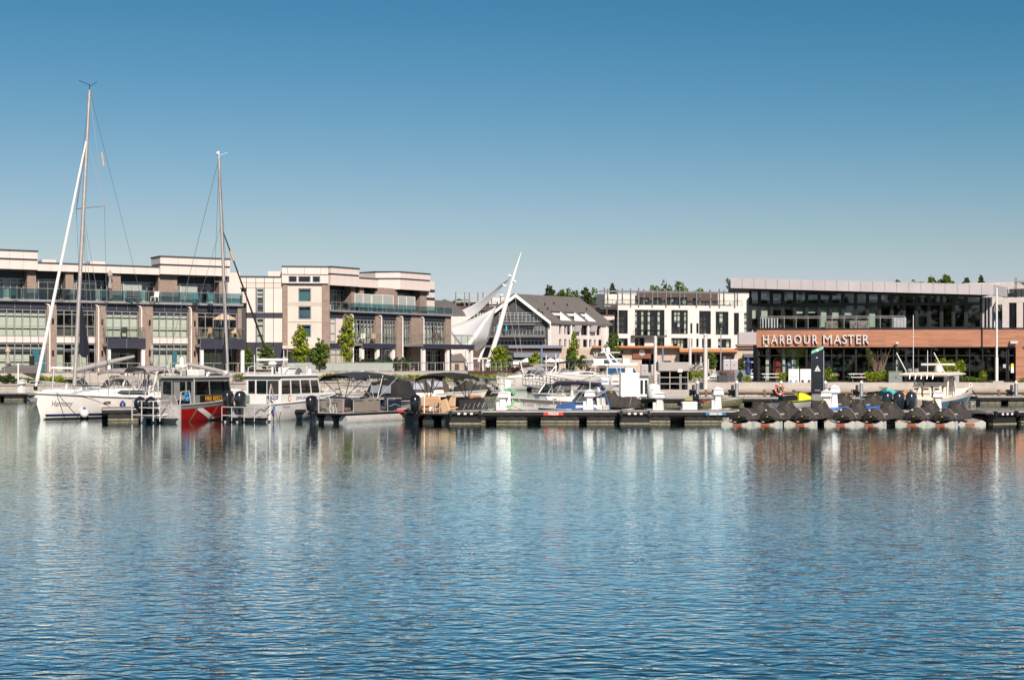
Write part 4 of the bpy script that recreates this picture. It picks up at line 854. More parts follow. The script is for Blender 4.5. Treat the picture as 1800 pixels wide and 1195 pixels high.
MB().bx(H.u(1728,w_),H.u(1748,w_),2.4,2.6,z2,zt1-.05).build('corner_panel', panelG, rh)
for x in (1729,1736,1742): MB().bx(H.u(x,w_),H.u(x+1.2,w_),2.2,2.38,z2,zt1-.1).build('mullion', frameD, rh)
for x,c in ((1372,5),(1480,5.5),(1612,4),(1668,5),(1700,3.5)): MB().bx(H.u(x,-3),H.u(x,-3)+.3,3.2,3.5,z2,zt1).build('column', mat('pale_column',(.42,.47,.45)), rh)
# roof: fascia falls towards the right; panels are separate sheets
def roofq(name, y0, y1, lift0, lift1, m, uu0, uu1):
    def zt(u): return zt0 + (zt1-zt0)*(u-ua)/(ub-ua)
    MB().add([(uu0,y0,zt(uu0)+lift0),(uu1,y0,zt(uu1)+lift0),(uu1,y1,zt(uu1)+lift0),(uu0,y1,zt(uu0)+lift0),(uu0,y0,zt(uu0)+lift1),(uu1,y0,zt(uu1)+lift1),(uu1,y1,zt(uu1)+lift1),(uu0,y1,zt(uu0)+lift1)],
        [(0,3,2,1),(4,5,6,7),(0,1,5,4),(1,2,6,5),(2,3,7,6),(3,0,4,7)]).build(name, m, rh)
fw = .35; f0, f1 = H.u(1284,fw), H.u(1747,fw); hgt = H.z(490,1284,fw)-H.z(508,1284,fw)
roofq('roof', -fw+.06, 9, .05, hgt-.03, darkG, f0+.02, f1-.02)
for i in range(22): a = f0+(f1-f0)*i/22; roofq('fascia_panel', -fw, -fw+.05, 0, hgt, panelG, a+.012, f0+(f1-f0)*(i+1)/22-.012)
cor = MB(); za_, zb_ = zt0+(zt1-zt0)*(f1-ua)/(ub-ua), 0; uu = H.u(1771,-4)
for k in range(3):
    p0 = Vector((f1,-fw)).lerp(Vector((uu,4)), k/3+.006); p1 = Vector((f1,-fw)).lerp(Vector((uu,4)), (k+1)/3-.006)
    MB().add([(p0.x,p0.y,za_),(p1.x,p1.y,za_),(p1.x-.2,p1.y+.2,za_),(p0.x-.2,p0.y+.2,za_),(p0.x,p0.y,za_+hgt),(p1.x,p1.y,za_+hgt),(p1.x-.2,p1.y+.2,za_+hgt),(p0.x-.2,p0.y+.2,za_+hgt)],[(0,3,2,1),(4,5,6,7),(0,1,5,4),(1,2,6,5),(2,3,7,6),(3,0,4,7)]).build('fascia_panel', panelG, rh)
MB().bx(H.u(1298,.2),-.02,-.2,3,zh(606),zh(583.5)).build('side_canopy', panelG, rh, bev=.03)
# balcony rail
railing(rh, [(uH(1337),.05,z2-.02),(uH(1590),.05,z2-.02)], 1.05, frameG, 1.05, g_clear, 0, .03, 'railing', (1.0,.86))
for i in range(6): MB().bx(uH(1340)+.25*i,uH(1340)+.25*i+.1,.02,.08,z2+.05,z2+.85).build('picket', galv, rh)
for i in range(9): MB().bx(uH(1571)+.12*i,uH(1571)+.12*i+.08,.02,.06,z2+.05,z2+.9).build('picket', galv, rh)
for a,b in ((1452,1474),(1495,1508),(1509,1530)):
    u0,u1 = uH(a),uH(b); sf = MB().bx(u0,u1,.5,1.1,z2,z2+.32).bx(u0,u1,.95,1.15,z2+.3,z2+.66).bx(u0,u0+.12,.5,1.1,z2+.3,z2+.5).bx(u1-.12,u1,.5,1.1,z2+.3,z2+.5)
    tag(sf.build('patio_sofa', mat('wicker_grey',(.20,.18,.17),.8,var=.2,scale=9)), {1452:'grey wicker patio sofa at middle of the office balcony',1495:'pale patio armchair beside the balcony sofas',1509:'long grey patio sofa on the right of the office balcony'}[a], 'sofa', 'balcony patio seats').matrix_world = Matrix.Translation(H.loc) @ Matrix.Rotation(H.rz,4,'Z')
# letters
glyph = [('H',1341,1351.3),('A',1355,1367),('R',1370.7,1379.7),('B',1383,1392),('O',1395.7,1408.7),('U',1413,1423),('R',1428,1437.7),('M',1447,1462),('A',1465,1479),('S',1480.7,1489),('T',1490,1501.6),('E',1505,1513.3),('R',1516.7,1527.5)]
letm = mat('letter_aluminium', (.62,.58,.58), .4, metal=.1, var=.03)
zl0, zl1 = H.z(604.5,1430,.4), H.z(588.5,1430,.4)
for c,a,b in glyph:
    o = text(c, 1, letm, 'letter', rh, depth=.06, bold=.0 if c == 'M' else .010); xs = [v.co.x for v in o.data.vertices]; zs = [v.co.z for v in o.data.vertices]
    u0,u1 = H.u(a,.3),H.u(b,.3)
    for v in o.data.vertices: v.co = (u0+(v.co.x-min(xs))/(max(xs)-min(xs))*(u1-u0), -.34+v.co.y, zl0+(v.co.z-min(zs))/(max(zs)-min(zs))*(zl1-zl0))
    for z_ in (.3,.7): MB().tube([((u0+u1)/2,-.3,zl0+(zl1-zl0)*z_),((u0+u1)/2,-.14,zl0+(zl1-zl0)*z_)],.01,4).build('letter_stud', steel, rh)
# cameras and wall lamp on the band
for px,row,m in ((1346.5,608,white),(1576,603,white)):
    u_,z_ = uH(px,.2),H.z(row,px,.2); MB().box((u_,-.42,z_),(.30,.13,.13),rz=.5,rx=.25).tube([(u_+.1,-.42,z_-.05),(u_+.05,-.15,z_-.1)],.04,5).build('security_camera', m, rh, bev=.03)
MB().prism([(-.32,-.12),(.25,-.12),(.32,.1),(-.32,.1)],-.5,-.15).xf(Matrix.Translation((uH(1782,.3),0,zh(602)))).build('wall_lamp', galv, rh)
# ---------------------------------------------------------------- floating docks
FL = {}
def float_mesh(L, d=1.0, h=.62):
    k = round(L,1)
    if k not in FL:
        mb = MB(); n = max(2,int(L/.42))
        mb.prism([(-L/2+.08,-.25),(L/2-.08,-.25),(L/2,-.05),(L/2,h-.12),(L/2-.1,h),(-L/2+.1,h),(-L/2,h-.12),(-L/2,-.05)],0,d)
        for i in range(n): x = -L/2+L*(i+.5)/n; mb.bx(x-.13,x+.13,-.05,.02,.0,h-.10)
        FL[k] = mb.mesh('float', floatP); FL[-k] = MB().bx(-L/2-.01,L/2+.01,-.062,.1,-.03,.045).mesh('scum_line', scum)
    return FL[k], FL[-k]
def dock(name, label, a, b, wid, z=.62, floats=None, sign=None, boards=True, group='floating docks'):
    """a, b: (px, Y) of the edge facing the camera"""
    A_ = Vector((PX(*a),a[1])); B_ = Vector((PX(*b),b[1])); L = (B_-A_).length; rz = math.atan2(B_.y-A_.y,B_.x-A_.x)
    t = thing(name, label, 'dock', (A_.x,A_.y,0), rz, group)
    MB().bx(0,L,.06,wid,z-.10,z).build('deck', deckm, t)
    MB().bx(-.04,L+.04,-.08,.06,z-.26,z-.02).build('rub_rail', blackP, t, bev=.03); MB().bx(-.04,L+.04,wid,wid+.1,z-.26,z-.02).build('rub_rail', blackP, t, bev=.03)
    MB().bx(0,L,-.10,-.07,z-.06,z-.015).build('edge_strip', alum, t)
    MB().bx(.02,L-.02,.12,wid,z-.34,z-.27).build('under_frame', floatP, t)
    if floats is None:
        floats = []; x = .3; rf0 = random.Random(label)
        while x+1.6 < L: l_ = rf0.choice([1.2,1.6,1.6,2.0]); floats.append((x, min(l_, L-x-.1))); x += l_+rf0.uniform(.35,.9)
    for x,l in floats:
        fm_, sm = float_mesh(l); obj('float', fm_, t, loc=(x+l/2,.02,-.12)); obj('scum_line', sm, t, loc=(x+l/2,.02,.06))
    for x,l in floats[:-1]: obj('float', float_mesh(l)[0], t, loc=(x+l/2+1.06,wid-1.05,-.12))
    if boards:
        n = int(L/.9)
        for i in range(1,n): obj('deck_joint', JOINT.setdefault(round(wid,2), MB().bx(-.012,.012,.08,wid-.02,0,.006).mesh('deck_joint', floatP)), t, loc=(L*i/n,0,z))
    return t, L
JOINT = {}
def head(t, x, w, z=.62, out=1.0):
    """protruding finger head with bumper roller"""
    o = MB().prism([(x,-.25),(x+w,-.25),(x+w,z-.12),(x,z-.12)],-out,-.1).build('float_head', floatP, t, bev=.04)
    MB().bx(x-.01,x+w+.01,-out-.012,-out+.3,-.02,.045).build('scum_line', scum, t)
    MB().bx(x-.05,x+w+.05,-out-.03,0,z-.12,z-.02).build('head_deck', deckm, t)
    MB().tube([(x+.12,-out-.09,z-.1),(x+w-.12,-out-.09,z-.1)],.09,8).build('bumper', blackP, t, True)
    for e in (x+.06,x+w-.06): MB().box((e,-out-.07,z-.1),(.14,.2,.3)).build('bumper_bracket', blackP, t, bev=.02)
    for i in range(3): MB().bx(x+w*(.3+.2*i)-.07,x+w*(.3+.2*i)+.07,-out-.19,-out-.16,z-.15,z-.05).build('reflector', white, t)
d1, L1 = dock('floating_dock', 'long black floating dock with police and reserved strips in front of the pedestals', (790,76.6), (1292,76.6), 2.2)
for px,w in ((790,1.65),(1090,1.55)): head(d1, PX(px,75.6)-PX(790,76.6), w)
x0 = PX(790,76.6)
def strip(t, px0, px1, Y, m, txt, size, base, z=.62):
    a,b = PX(px0,Y)-base, PX(px1,Y)-base; MB().bx(a,b,-.092,-.082,z-.22,z-.07).build('marker_strip', m, t)
    if txt: text(txt, size, white, 'lettering', t, 0, .006, M=Matrix.Translation(((a+b)/2,-.095,z-.20)))
strip(d1, 955.5, 990, 76.6, mat('marker_red',(.62,.05,.03),.5), 'POLICE', .16, x0); strip(d1, 1240, 1276, 76.6, mat('marker_blue',(.02,.14,.26),.5), 'RESERVED', .15, x0)
d1b, _ = dock('floating_dock', 'floating dock behind the covered watercraft on white floats', (1292,77.0), (1737,76.4), 2.2)
d1c, _ = dock('floating_dock', 'black floating dock end at the right edge beyond the covered watercraft', (1734,75.2), (1860,77.5), 2.4); head(d1c, -.02, 1.6, .62, .5)
strip(d1b, 1683, 1720, 76.45, mat('marker_blue',(.02,.14,.26)), 'RESERVED', .15, PX(1292,77.0))
dock('finger_dock', 'short finger float beside the stern of the white sailboat', (180,79), (252,79.6), 6, .66, None, group='finger docks')
dock('finger_dock', 'short finger float between the police boat and the silver pontoon boat', (489,79.6), (536,80.2), 6, .66, None, group='finger docks')
fd, _ = dock('finger_dock', 'finger float with a red corner strip left of the tan seated pontoon boat', (683,80.2), (745,80), 6, .66, None, group='finger docks'); strip(fd, 692, 711, 80.2, mat('marker_red',(.62,.05,.03)), None, .1, PX(683,80.2), .66)
dk2, _ = dock('fuel_dock', 'second floating dock carrying the white pump house and the glazed booth', (1040,108), (1700,108), 3.2, .55, group='far docks')
dock('floating_dock', 'low dock right of the cream centre console boat', (1716,112), (1860,112), 2.4, .55, group='far docks')
dock('floating_dock', 'pale deck dock behind the two pontoon boats', (560,126), (905,129), 2.4, .55, group='far docks')
dock('floating_dock', 'small dock at the left edge behind the sailboat bow', (-40,123), (51,123), 2.4, .6, group='far docks')
dock('floating_dock', 'dock under the moored cruisers behind the sailboat', (60,112), (420,114), 2.2, .55, group='far docks')
dock('floating_dock', 'inner harbour dock below the flybridge yacht', (930,165), (1180,166), 2.4, .6, group='far docks')
# gangways
def gangway(label, p0, p1, wid=1.4, h=1.1, m=alum):
    p0, p1 = Vector(p0), Vector(p1); d = p1-p0; L = d.length; rz = math.atan2(d.y,d.x); t = thing('gangway', label, 'gangway', p0, rz, 'aluminium gangways'); zz = d.z; l2 = math.hypot(d.x,d.y)
    MB().add([(0,0,-.1),(l2,0,zz-.1),(l2,wid,zz-.1),(0,wid,-.1),(0,0,0),(l2,0,zz),(l2,wid,zz),(0,wid,0)],[(0,3,2,1),(4,5,6,7),(0,1,5,4),(1,2,6,5),(2,3,7,6),(3,0,4,7)]).build('walkway', m, t)
    for y in (0,wid):
        mb = MB(); n = max(3,int(l2/1.3)); mb.tube([(0,y,h),(l2,y,zz+h)],.035,6); mb.tube([(0,y,h*.5),(l2,y,zz+h*.5)],.022,5)
        for i in range(n+1):
            q = i/n; mb.tube([(l2*q,y,zz*q),(l2*q,y,zz*q+h)],.028,5)
            if i < n: mb.tube([(l2*q,y,zz*q),(l2*(i+1)/n,y,zz*(i+1)/n+h)],.016,4)
        mb.build('side_rail', m, t)
    return t
gangway('sloping aluminium gangway behind the black pontoon boat canopy', W(800,680,143), W(880,688,131))
gangway('aluminium gangway down to the dock left of the white open boat', W(918,676,142), W(982,690,129))
gangway('aluminium gangway with hanging signs left of the white pump house', (PX(1048,112),112,.6), (PX(1092,138),138,1.3))
gangway('far gangway rail above the silver pontoon boat', W(600,676,142), W(690,684,130))
# service pedestals
def pedestal(name, label, px, Y, z, h=1.0, s=1.0):
    t = thing(name, label, 'pedestal', (PX(px,Y),Y,z), random.uniform(-.4,.4), 'white dock pedestals')
    MB().prism([(-.20*s,0),(.20*s,0),(.15*s,.55*h),(-.15*s,.55*h)],-.18*s,.18*s).build('base', white, t, bev=.02)
    MB().loft([[( .15*s*c,.15*s*e,.54*h) for c,e in ((-1,-1),(1,-1),(1,1),(-1,1))],[(.30*s*c,.30*s*e,.66*h) for c,e in ((-1,-1),(1,-1),(1,1),(-1,1))],[(.24*s*c,.24*s*e,.86*h) for c,e in ((-1,-1),(1,-1),(1,1),(-1,1))]]).build('head', white, t, bev=.015)
    MB().loft([[(.30*s*c,.30*s*e,.88*h) for c,e in ((-1,-1),(1,-1),(1,1),(-1,1))],[(.10*s*c,.10*s*e,.97*h) for c,e in ((-1,-1),(1,-1),(1,1),(-1,1))],[(.03*s*c,.03*s*e,1.0*h) for c,e in ((-1,-1),(1,-1),(1,1),(-1,1))]]).build('lid', white, t)
    MB().bx(-.36*s,-.19*s,-.16*s,.12*s,0,.42*h).build('meter_box', white, t, bev=.02)
    for e in (-1,1): MB().box((e*.28*s,0,.74*h),(.06,.10,.12)).build('socket', galv, t)
    return t
pedestal('service_pedestal','white dock pedestal between the open boat and its blue covered tender', 1037, 78.2, .62, 1.12)
MB().tube([(0,0,1.0),(0,0,1.75)],.03,5).build('light_pole', steel, bpy.data.objects['service_pedestal'])
pedestal('service_pedestal','white dock pedestal in front of the round white tank', 1160, 77.6, .62, 1.02)
pedestal('service_pedestal','white dock pedestal behind the leftmost covered watercraft', 1261, 78.6, .62, 1.25)
pedestal('service_pedestal','white dock pedestal right of the dark sign pylon', 1453, 78.4, .62, 1.1)
pedestal('service_pedestal','second white pedestal behind the one beside the sign pylon', 1466, 82.5, .62, 1.3)
pedestal('service_pedestal','white pedestal in front of the cream centre console cabin', 1648, 78.8, .62, 1.05)
pedestal('service_pedestal','small white pedestal on the left edge dock', 39, 123.5, .6, 1.15)
ph = pedestal('hose_pedestal','white dock pedestal with coiled green and teal hoses', 884, 77.8, .62, 1.05)
MB().bx(.10,.42,.15,.42,.2,1.62).build('tall_cabinet', white, ph, bev=.03)
for k,(m,dx,r) in enumerate(((mat('green_hose',(.25,.62,.18),.5),.30,.45),(mat('green_hose',(.25,.62,.18)),.26,.36),(tealP,.22,.40))):
    MB().tube([(dx+r*.9*math.cos(a*.42)*(.8+.1*k), .1-.02*k, .82+r*math.sin(a*.42)-.02*a) for a in range(16)],.022,5).build('hose', m, ph, True)
MB().tube([(.62,.05,1.0),(.9,.02,.5),(1.05,0,.2),(1.0,-.1,.03)],.022,5).build('hose', mat('green_hose',(.25,.62,.18)), ph, True)
# covered watercraft on white drive-on floats
def watercraft(label, loc, rz, group='covered watercraft in the front row', cov=coverK):
    t = thing('covered_watercraft', label, 'watercraft', loc, rz, group)
    prof = [(0,.50,.40,.56),(.10,.56,.40,.66),(.42,.60,.42,.92),(.8,.61,.43,.94),(1.2,.61,.44,.92),(1.5,.60,.46,1.0),(1.72,.59,.47,1.30),(2.0,.57,.48,1.28),(2.5,.50,.50,1.0),(2.95,.36,.52,.80),(3.25,.10,.56,.66)]
    rg = random.Random(label); rings = []
    for y,w,zr,zt in prof:
        hb = 1 if 1.6 < y < 2.3 else 0; mid = (zr+zt)/2; r = []
        for u,v in ((-1.02,-.10),(-1,.0),(-.80,.34),(-.48,.74),(-.24-.30*hb,.97+.03*hb),(0,1.0-.03*hb),(.24+.30*hb,.97+.03*hb),(.48,.74),(.80,.34),(1,0),(1.02,-.10)):
            r.append((u*w+rg.uniform(-.02,.02), y+rg.uniform(-.04,.04), zr+(zt-zr)*v-(.1 if v < 0 else 0)+rg.uniform(-.025,.025)))
        rings.append(r)
    MB().loft(rings, closed=False, cap=False).add([p for p in rings[0]],[tuple(range(11))]).build('cover', cov, t, True)
    hr = []
    for y,w,k_ in ((.02,.50,.10),(.9,.58,.06),(1.9,.57,.06),(2.6,.44,.12),(3.1,.16,.3),(3.28,.03,.45)):
        hr.append([(-w,y,.46),(-w*.96,y,.34),(-w*.6,y,k_+.12),(0,y,k_),(w*.6,y,k_+.12),(w*.96,y,.34),(w,y,.46)])
    MB().loft(hr, closed=False, cap=False).add(hr[0],[tuple(range(7))]).build('hull', engK, t, True)
    MB().tube([(0,-.16,.24),(0,.1,.24)],.12,10).build('jet_nozzle', blackP, t, True); MB().tube([(-.24,-.02,.5),(-.24,-.06,.22),(0,-.08,.12),(.24,-.06,.22),(.24,-.02,.5)],.035,6).build('ride_frame', blackP, t, True)
    for y_,w_,zz in ((.55,.61,.95),(1.25,.62,.95),(2.35,.55,1.12)): MB().tube([(-w_-.02,y_,.36),(-w_*.82,y_,.42+(zz-.42)*.36),(-w_*.46,y_,.42+(zz-.42)*.80),(0,y_,zz+.02),(w_*.46,y_,.42+(zz-.42)*.80),(w_*.82,y_,.42+(zz-.42)*.36),(w_+.02,y_,.36)],.014,4).build('strap', canvasG if y_ < 1 else blackP, t)
    MB().box((.16,-.07,.46),(.09,.02,.05)).build('tag', yellowP, t); MB().box((-.02,-.17,.16),(.14,.02,.05)).build('label_plate', white, t)
    MB().lathe([(.05,0),(.05,.03)],8).xf(Matrix.Translation((0,.10,.80)) @ Matrix.Rotation(R(60),4,'X')).build('vent_cap', white, t); MB().box((.52,.75,.58),(.03,.34,.07),ry=.45).build('cover_logo', white, t)
    for s_ in (-1,1): MB().box((s_*.27,1.74,1.22),(.09,.07,.08)).build('bar_end', yellowP, t)
    t.scale = (1,1,rg.uniform(.86,.95)); return t
fl = MB(); fl.loft([[(-.8,0,-.12),(.8,0,-.12),(.8,0,.12),(.62,0,.22),(.25,0,.10),(0,0,.04),(-.25,0,.10),(-.62,0,.22),(-.8,0,.12)],[(-.8,3.4,-.12),(.8,3.4,-.12),(.8,3.4,.16),(.62,3.4,.3),(.25,3.4,.14),(0,3.4,.08),(-.25,3.4,.14),(-.62,3.4,.3),(-.8,3.4,.16)]])
flm = fl.mesh('float_body', mat('float_plastic',(.50,.47,.42),.5,var=.12,grime=.4))
rollm = mat('faded_orange',(.42,.10,.04),.6)
ords = ['leftmost','second from the left','third from the left, below the sign pylon','fourth, right of the dark sign pylon','fifth, left of the cream boat engines','sixth, in front of the cream boat engines','rightmost']
for i,px in enumerate((1296,1345,1406,1477,1527,1602,1652)):
    Y = 73.6+ (i%3)*.12; x = PX(px,Y); rz = R(-46+((i*5)%4)*2); 
    f_ = thing('drive_on_float', 'white plastic drive-on float under the covered watercraft, ' + ords[i], 'float', (x-.0,Y-.05,0), rz*.25, 'white drive-on floats'); obj('float_body', flm, f_)
    MB().tube([(-.22,-.05,.03),(.22,-.05,.03)],.04,8).build('roller', rollm, f_, True); MB().bx(.74,.86,-.02,.4,-.1,.2).build('coupling', galv, f_)
    watercraft('charcoal covered watercraft on a white float, ' + ords[i], (x,Y,.03), rz)
f_ = thing('drive_on_float', 'empty white drive-on float at the right end of the row', 'float', (PX(1705,74.3),74.3,0), -.05, 'white drive-on floats'); obj('float_body', flm, f_); MB().tube([(-.22,-.05,.03),(.22,-.05,.03)],.04,8).build('roller', rollm, f_, True)
for x in (-.15,.25): MB().bx(x,x+.2,3.3,3.42,.1,.7).build('stop_post', white, f_)
# ---------------------------------------------------------------- boats (local +Y forward, z = 0 at the waterline)
def face(fx, fy): return math.atan2(-fx, fy)          # heading from a forward vector
class Hull:
    def __init__(s, L, B, fs, fb, draft=.35, rake=.5, t0=.35, p0=.2, p1=.8, stern=.92, bp=2.2):
        s.L,s.B,s.fs,s.fb,s.dr,s.rk,s.t0,s.p0,s.p1,s.st,s.bp = L,B,fs,fb,draft,rake,t0,p0,p1,stern,bp
    def b(s,t):
        q = max(0,(t-s.t0)/(1-s.t0)); w = 1-q**s.bp; return s.B/2*w*(s.st+(1-s.st)*min(1,t/s.t0))
    def sh(s,t): return s.fs+(s.fb-s.fs)*min(1,max(0,t))**1.7
    def k(s,t): return -s.dr*(1-t**5)-.0*t
    def pos(s,t,z,side,off=0):
        q = min(1,max(0,(z-s.k(t))/(s.sh(t)-s.k(t)))); p = s.p0+(s.p1-s.p0)*t**2
        return Vector((side*(s.b(t)*q**p+off), s.L*t+s.rk*max(0,z/s.fb)*t**4, z))
    def mesh(s, nt=18, nz=8):
        rings = []
        for i in range(nt+1):
            t = (i/nt)**.85; zs = [s.k(t)+(s.sh(t)-s.k(t))*j/nz for j in range(nz+1)]
            rings.append([s.pos(t,z,-1) for z in reversed(zs)]+[s.pos(t,z,1) for z in zs[1:]])
        mb = MB().loft(rings, closed=False, cap=False); mb.add(rings[0],[tuple(range(len(rings[0])))]); return mb
    def deck(s, drop=.0, nt=14, t1=1.0, inset=.0, ta=0.0, camber=.0):
        mb = MB(); r = []
        for i in range(nt+1):
            t = ta+(t1-ta)*i/nt; z = s.sh(t)-drop; w = max(0,s.b(t)-inset); y = s.L*t+s.rk*(z/s.fb)*t**4
            r.append([(-w,y,z),(-w*.5,y,z+camber*.75),(0,y,z+camber),(w*.5,y,z+camber*.75),(w,y,z)])
        return mb.loft(r, closed=False, cap=False)
    def band(s, z0, z1, side, ta=0, tb=1, off=.006, nt=16):
        r = []
        for i in range(nt+1):
            t = ta+(tb-ta)*i/nt; a,b = (z(t) if callable(z) else z for z in (z0,z1)); r.append([s.pos(t,a,side,off),s.pos(t,(a+b)/2,side,off),s.pos(t,b,side,off)])
        return MB().loft(r, closed=False, cap=False)
    def sheer(s, side, dz=0, ta=0, tb=1, n=14, ins=0): return [Vector((side*max(0,s.b(t)-ins), s.L*t+s.rk*((s.sh(t))/s.fb)*t**4, s.sh(t)+dz)) for t in [ta+(tb-ta)*i/n for i in range(n+1)]]
    def write(s, txt, size, m, parent, t, z, side, **kw):
        # reads left to right when that side is looked at from outside
        d = -side if True else 1
        return text(txt, size, m, 'lettering', parent, mapf=lambda x,y: s.pos(t+(x*side)/s.L, z+y, side, .012), **kw)
def hullset(t, h, hm, dm, rub=None, drop=0, keel=None, camber=.05):
    h.mesh().build('hull', hm, t, True); h.deck(drop, camber=camber).build('deck', dm, t, True)
    if rub:
        for sd in (-1,1): MB().tube(h.sheer(sd), .035, 6).build('rub_rail', rub, t, True)
    if keel:
        for sd in (-1,1): h.band(-.08,.10,sd,0,.985).build('boot_stripe', keel, t, True)
def outboard(parent, x, y, z, s=1.0, m=engK, tilt=0, stripe=None):
    M = Matrix.Translation((x,y,z)) @ Matrix.Rotation(tilt,4,'X') @ Matrix.Scale(s,4)
    r = []
    for zz,w,l,oy in ((.0,.17,.24,0),(.15,.21,.30,0),(.42,.23,.34,-.02),(.62,.21,.31,-.03),(.74,.14,.22,-.02),(.78,.05,.08,0)):
        r.append([(w*math.copysign(abs(math.cos(a))**.7,math.cos(a)), oy-.28+l*math.copysign(abs(math.sin(a))**.7,math.sin(a)), zz) for a in [2*math.pi*i/14 for i in range(14)]])
    o = MB().loft(r).xf(M).build('outboard_engine', m, parent, True)
    MB().prism([(-.42,0),(-.14,0),(-.12,-.45),(-.16,-.95),(-.40,-.95),(-.36,-.45)],-.08,.08,'x').xf(M).build('engine_leg', m, o, bev=.02)
    MB().box((0,-.03,-.1),(.24,.16,.34)).xf(M).build('engine_bracket', blackP, o, bev=.02)
    MB().ball((0,-.28,-.92),.09,8,6,(1,2.6,1)).xf(M).build('gear_case', m, o, True)
    for i in range(3):
        a = i*2.1; MB().box((.11*math.cos(a),-.52,-.92+.11*math.sin(a)),(.16,.03,.10),ry=a).xf(M).build('propeller_blade', steel, o)
    if stripe: MB().box((.0,-.30,.70),(.05,.30,.12)).xf(M).build('cowl_stripe', stripe, o)
    MB().box((0,-.615,.42),(.14,.02,.09)).xf(M).build('cowl_badge', steel, o)
    return o
def bimini(parent, y0, y1, hw, z, m, pole=alum, sag=.10, hang=.12, base=.75, legs=True, name='bimini_top', tilt=0):
    rings = []
    for i in range(11):
        q = i/10; y = y0+(y1-y0)*q; zz = z-sag*(2*q-1)**2*1.6-.03*math.sin(q*math.pi*3)**2+tilt*(q-.5)
        edge = hang if i in (0,10) else 0
        rings.append([(-hw,y,zz-.27-edge*.6),(-hw*.96,y,zz-.12-edge*.4),(-hw*.7,y,zz+.0),(0,y,zz+.06),(hw*.7,y,zz+.0),(hw*.96,y,zz-.12-edge*.4),(hw,y,zz-.27-edge*.6)])
    o = MB().loft(rings, closed=False, cap=False).build(name, m, parent, True); md = o.modifiers.new('thickness','SOLIDIFY'); md.thickness = .02
    if legs:
        for sd in (-1,1):
            mb = MB(); ym = (y0+y1)/2
            for a,b in ((ym-.15,y0+.08),(ym-.15,y0+(y1-y0)*.36),(ym+.15,y0+(y1-y0)*.66),(ym+.15,y1-.08)):
                q = (b-y0)/(y1-y0); mb.tube([(sd*hw*.98,a,base),(sd*hw*.98,b,z-sag*(2*q-1)**2*1.6-.12)],.022,6)
            mb.tube([(sd*hw*.98,y0+.08,z-sag*1.5-.14),(sd*hw*.99,y0-.02,base)],.014,5)
            mb.build('bimini_frame', pole, parent)
    return o
def rails(parent, pts, r=.02, m=steel, name='handrail'): return MB().tube(pts, r, 6).build(name, m, parent, True)
def stanchions(parent, h, side, ta, tb, n, hgt=.6, m=steel, lines=(1.0,.5), name='lifeline'):
    P = h.sheer(side,0,ta,tb,n,.06); mb = MB()
    for p in P: mb.tube([p,p+Vector((0,0,hgt))],.014,5)
    for q in lines: mb.tube([p+Vector((0,0,hgt*q)) for p in P],.010,4)
    return mb.build(name, m, parent)
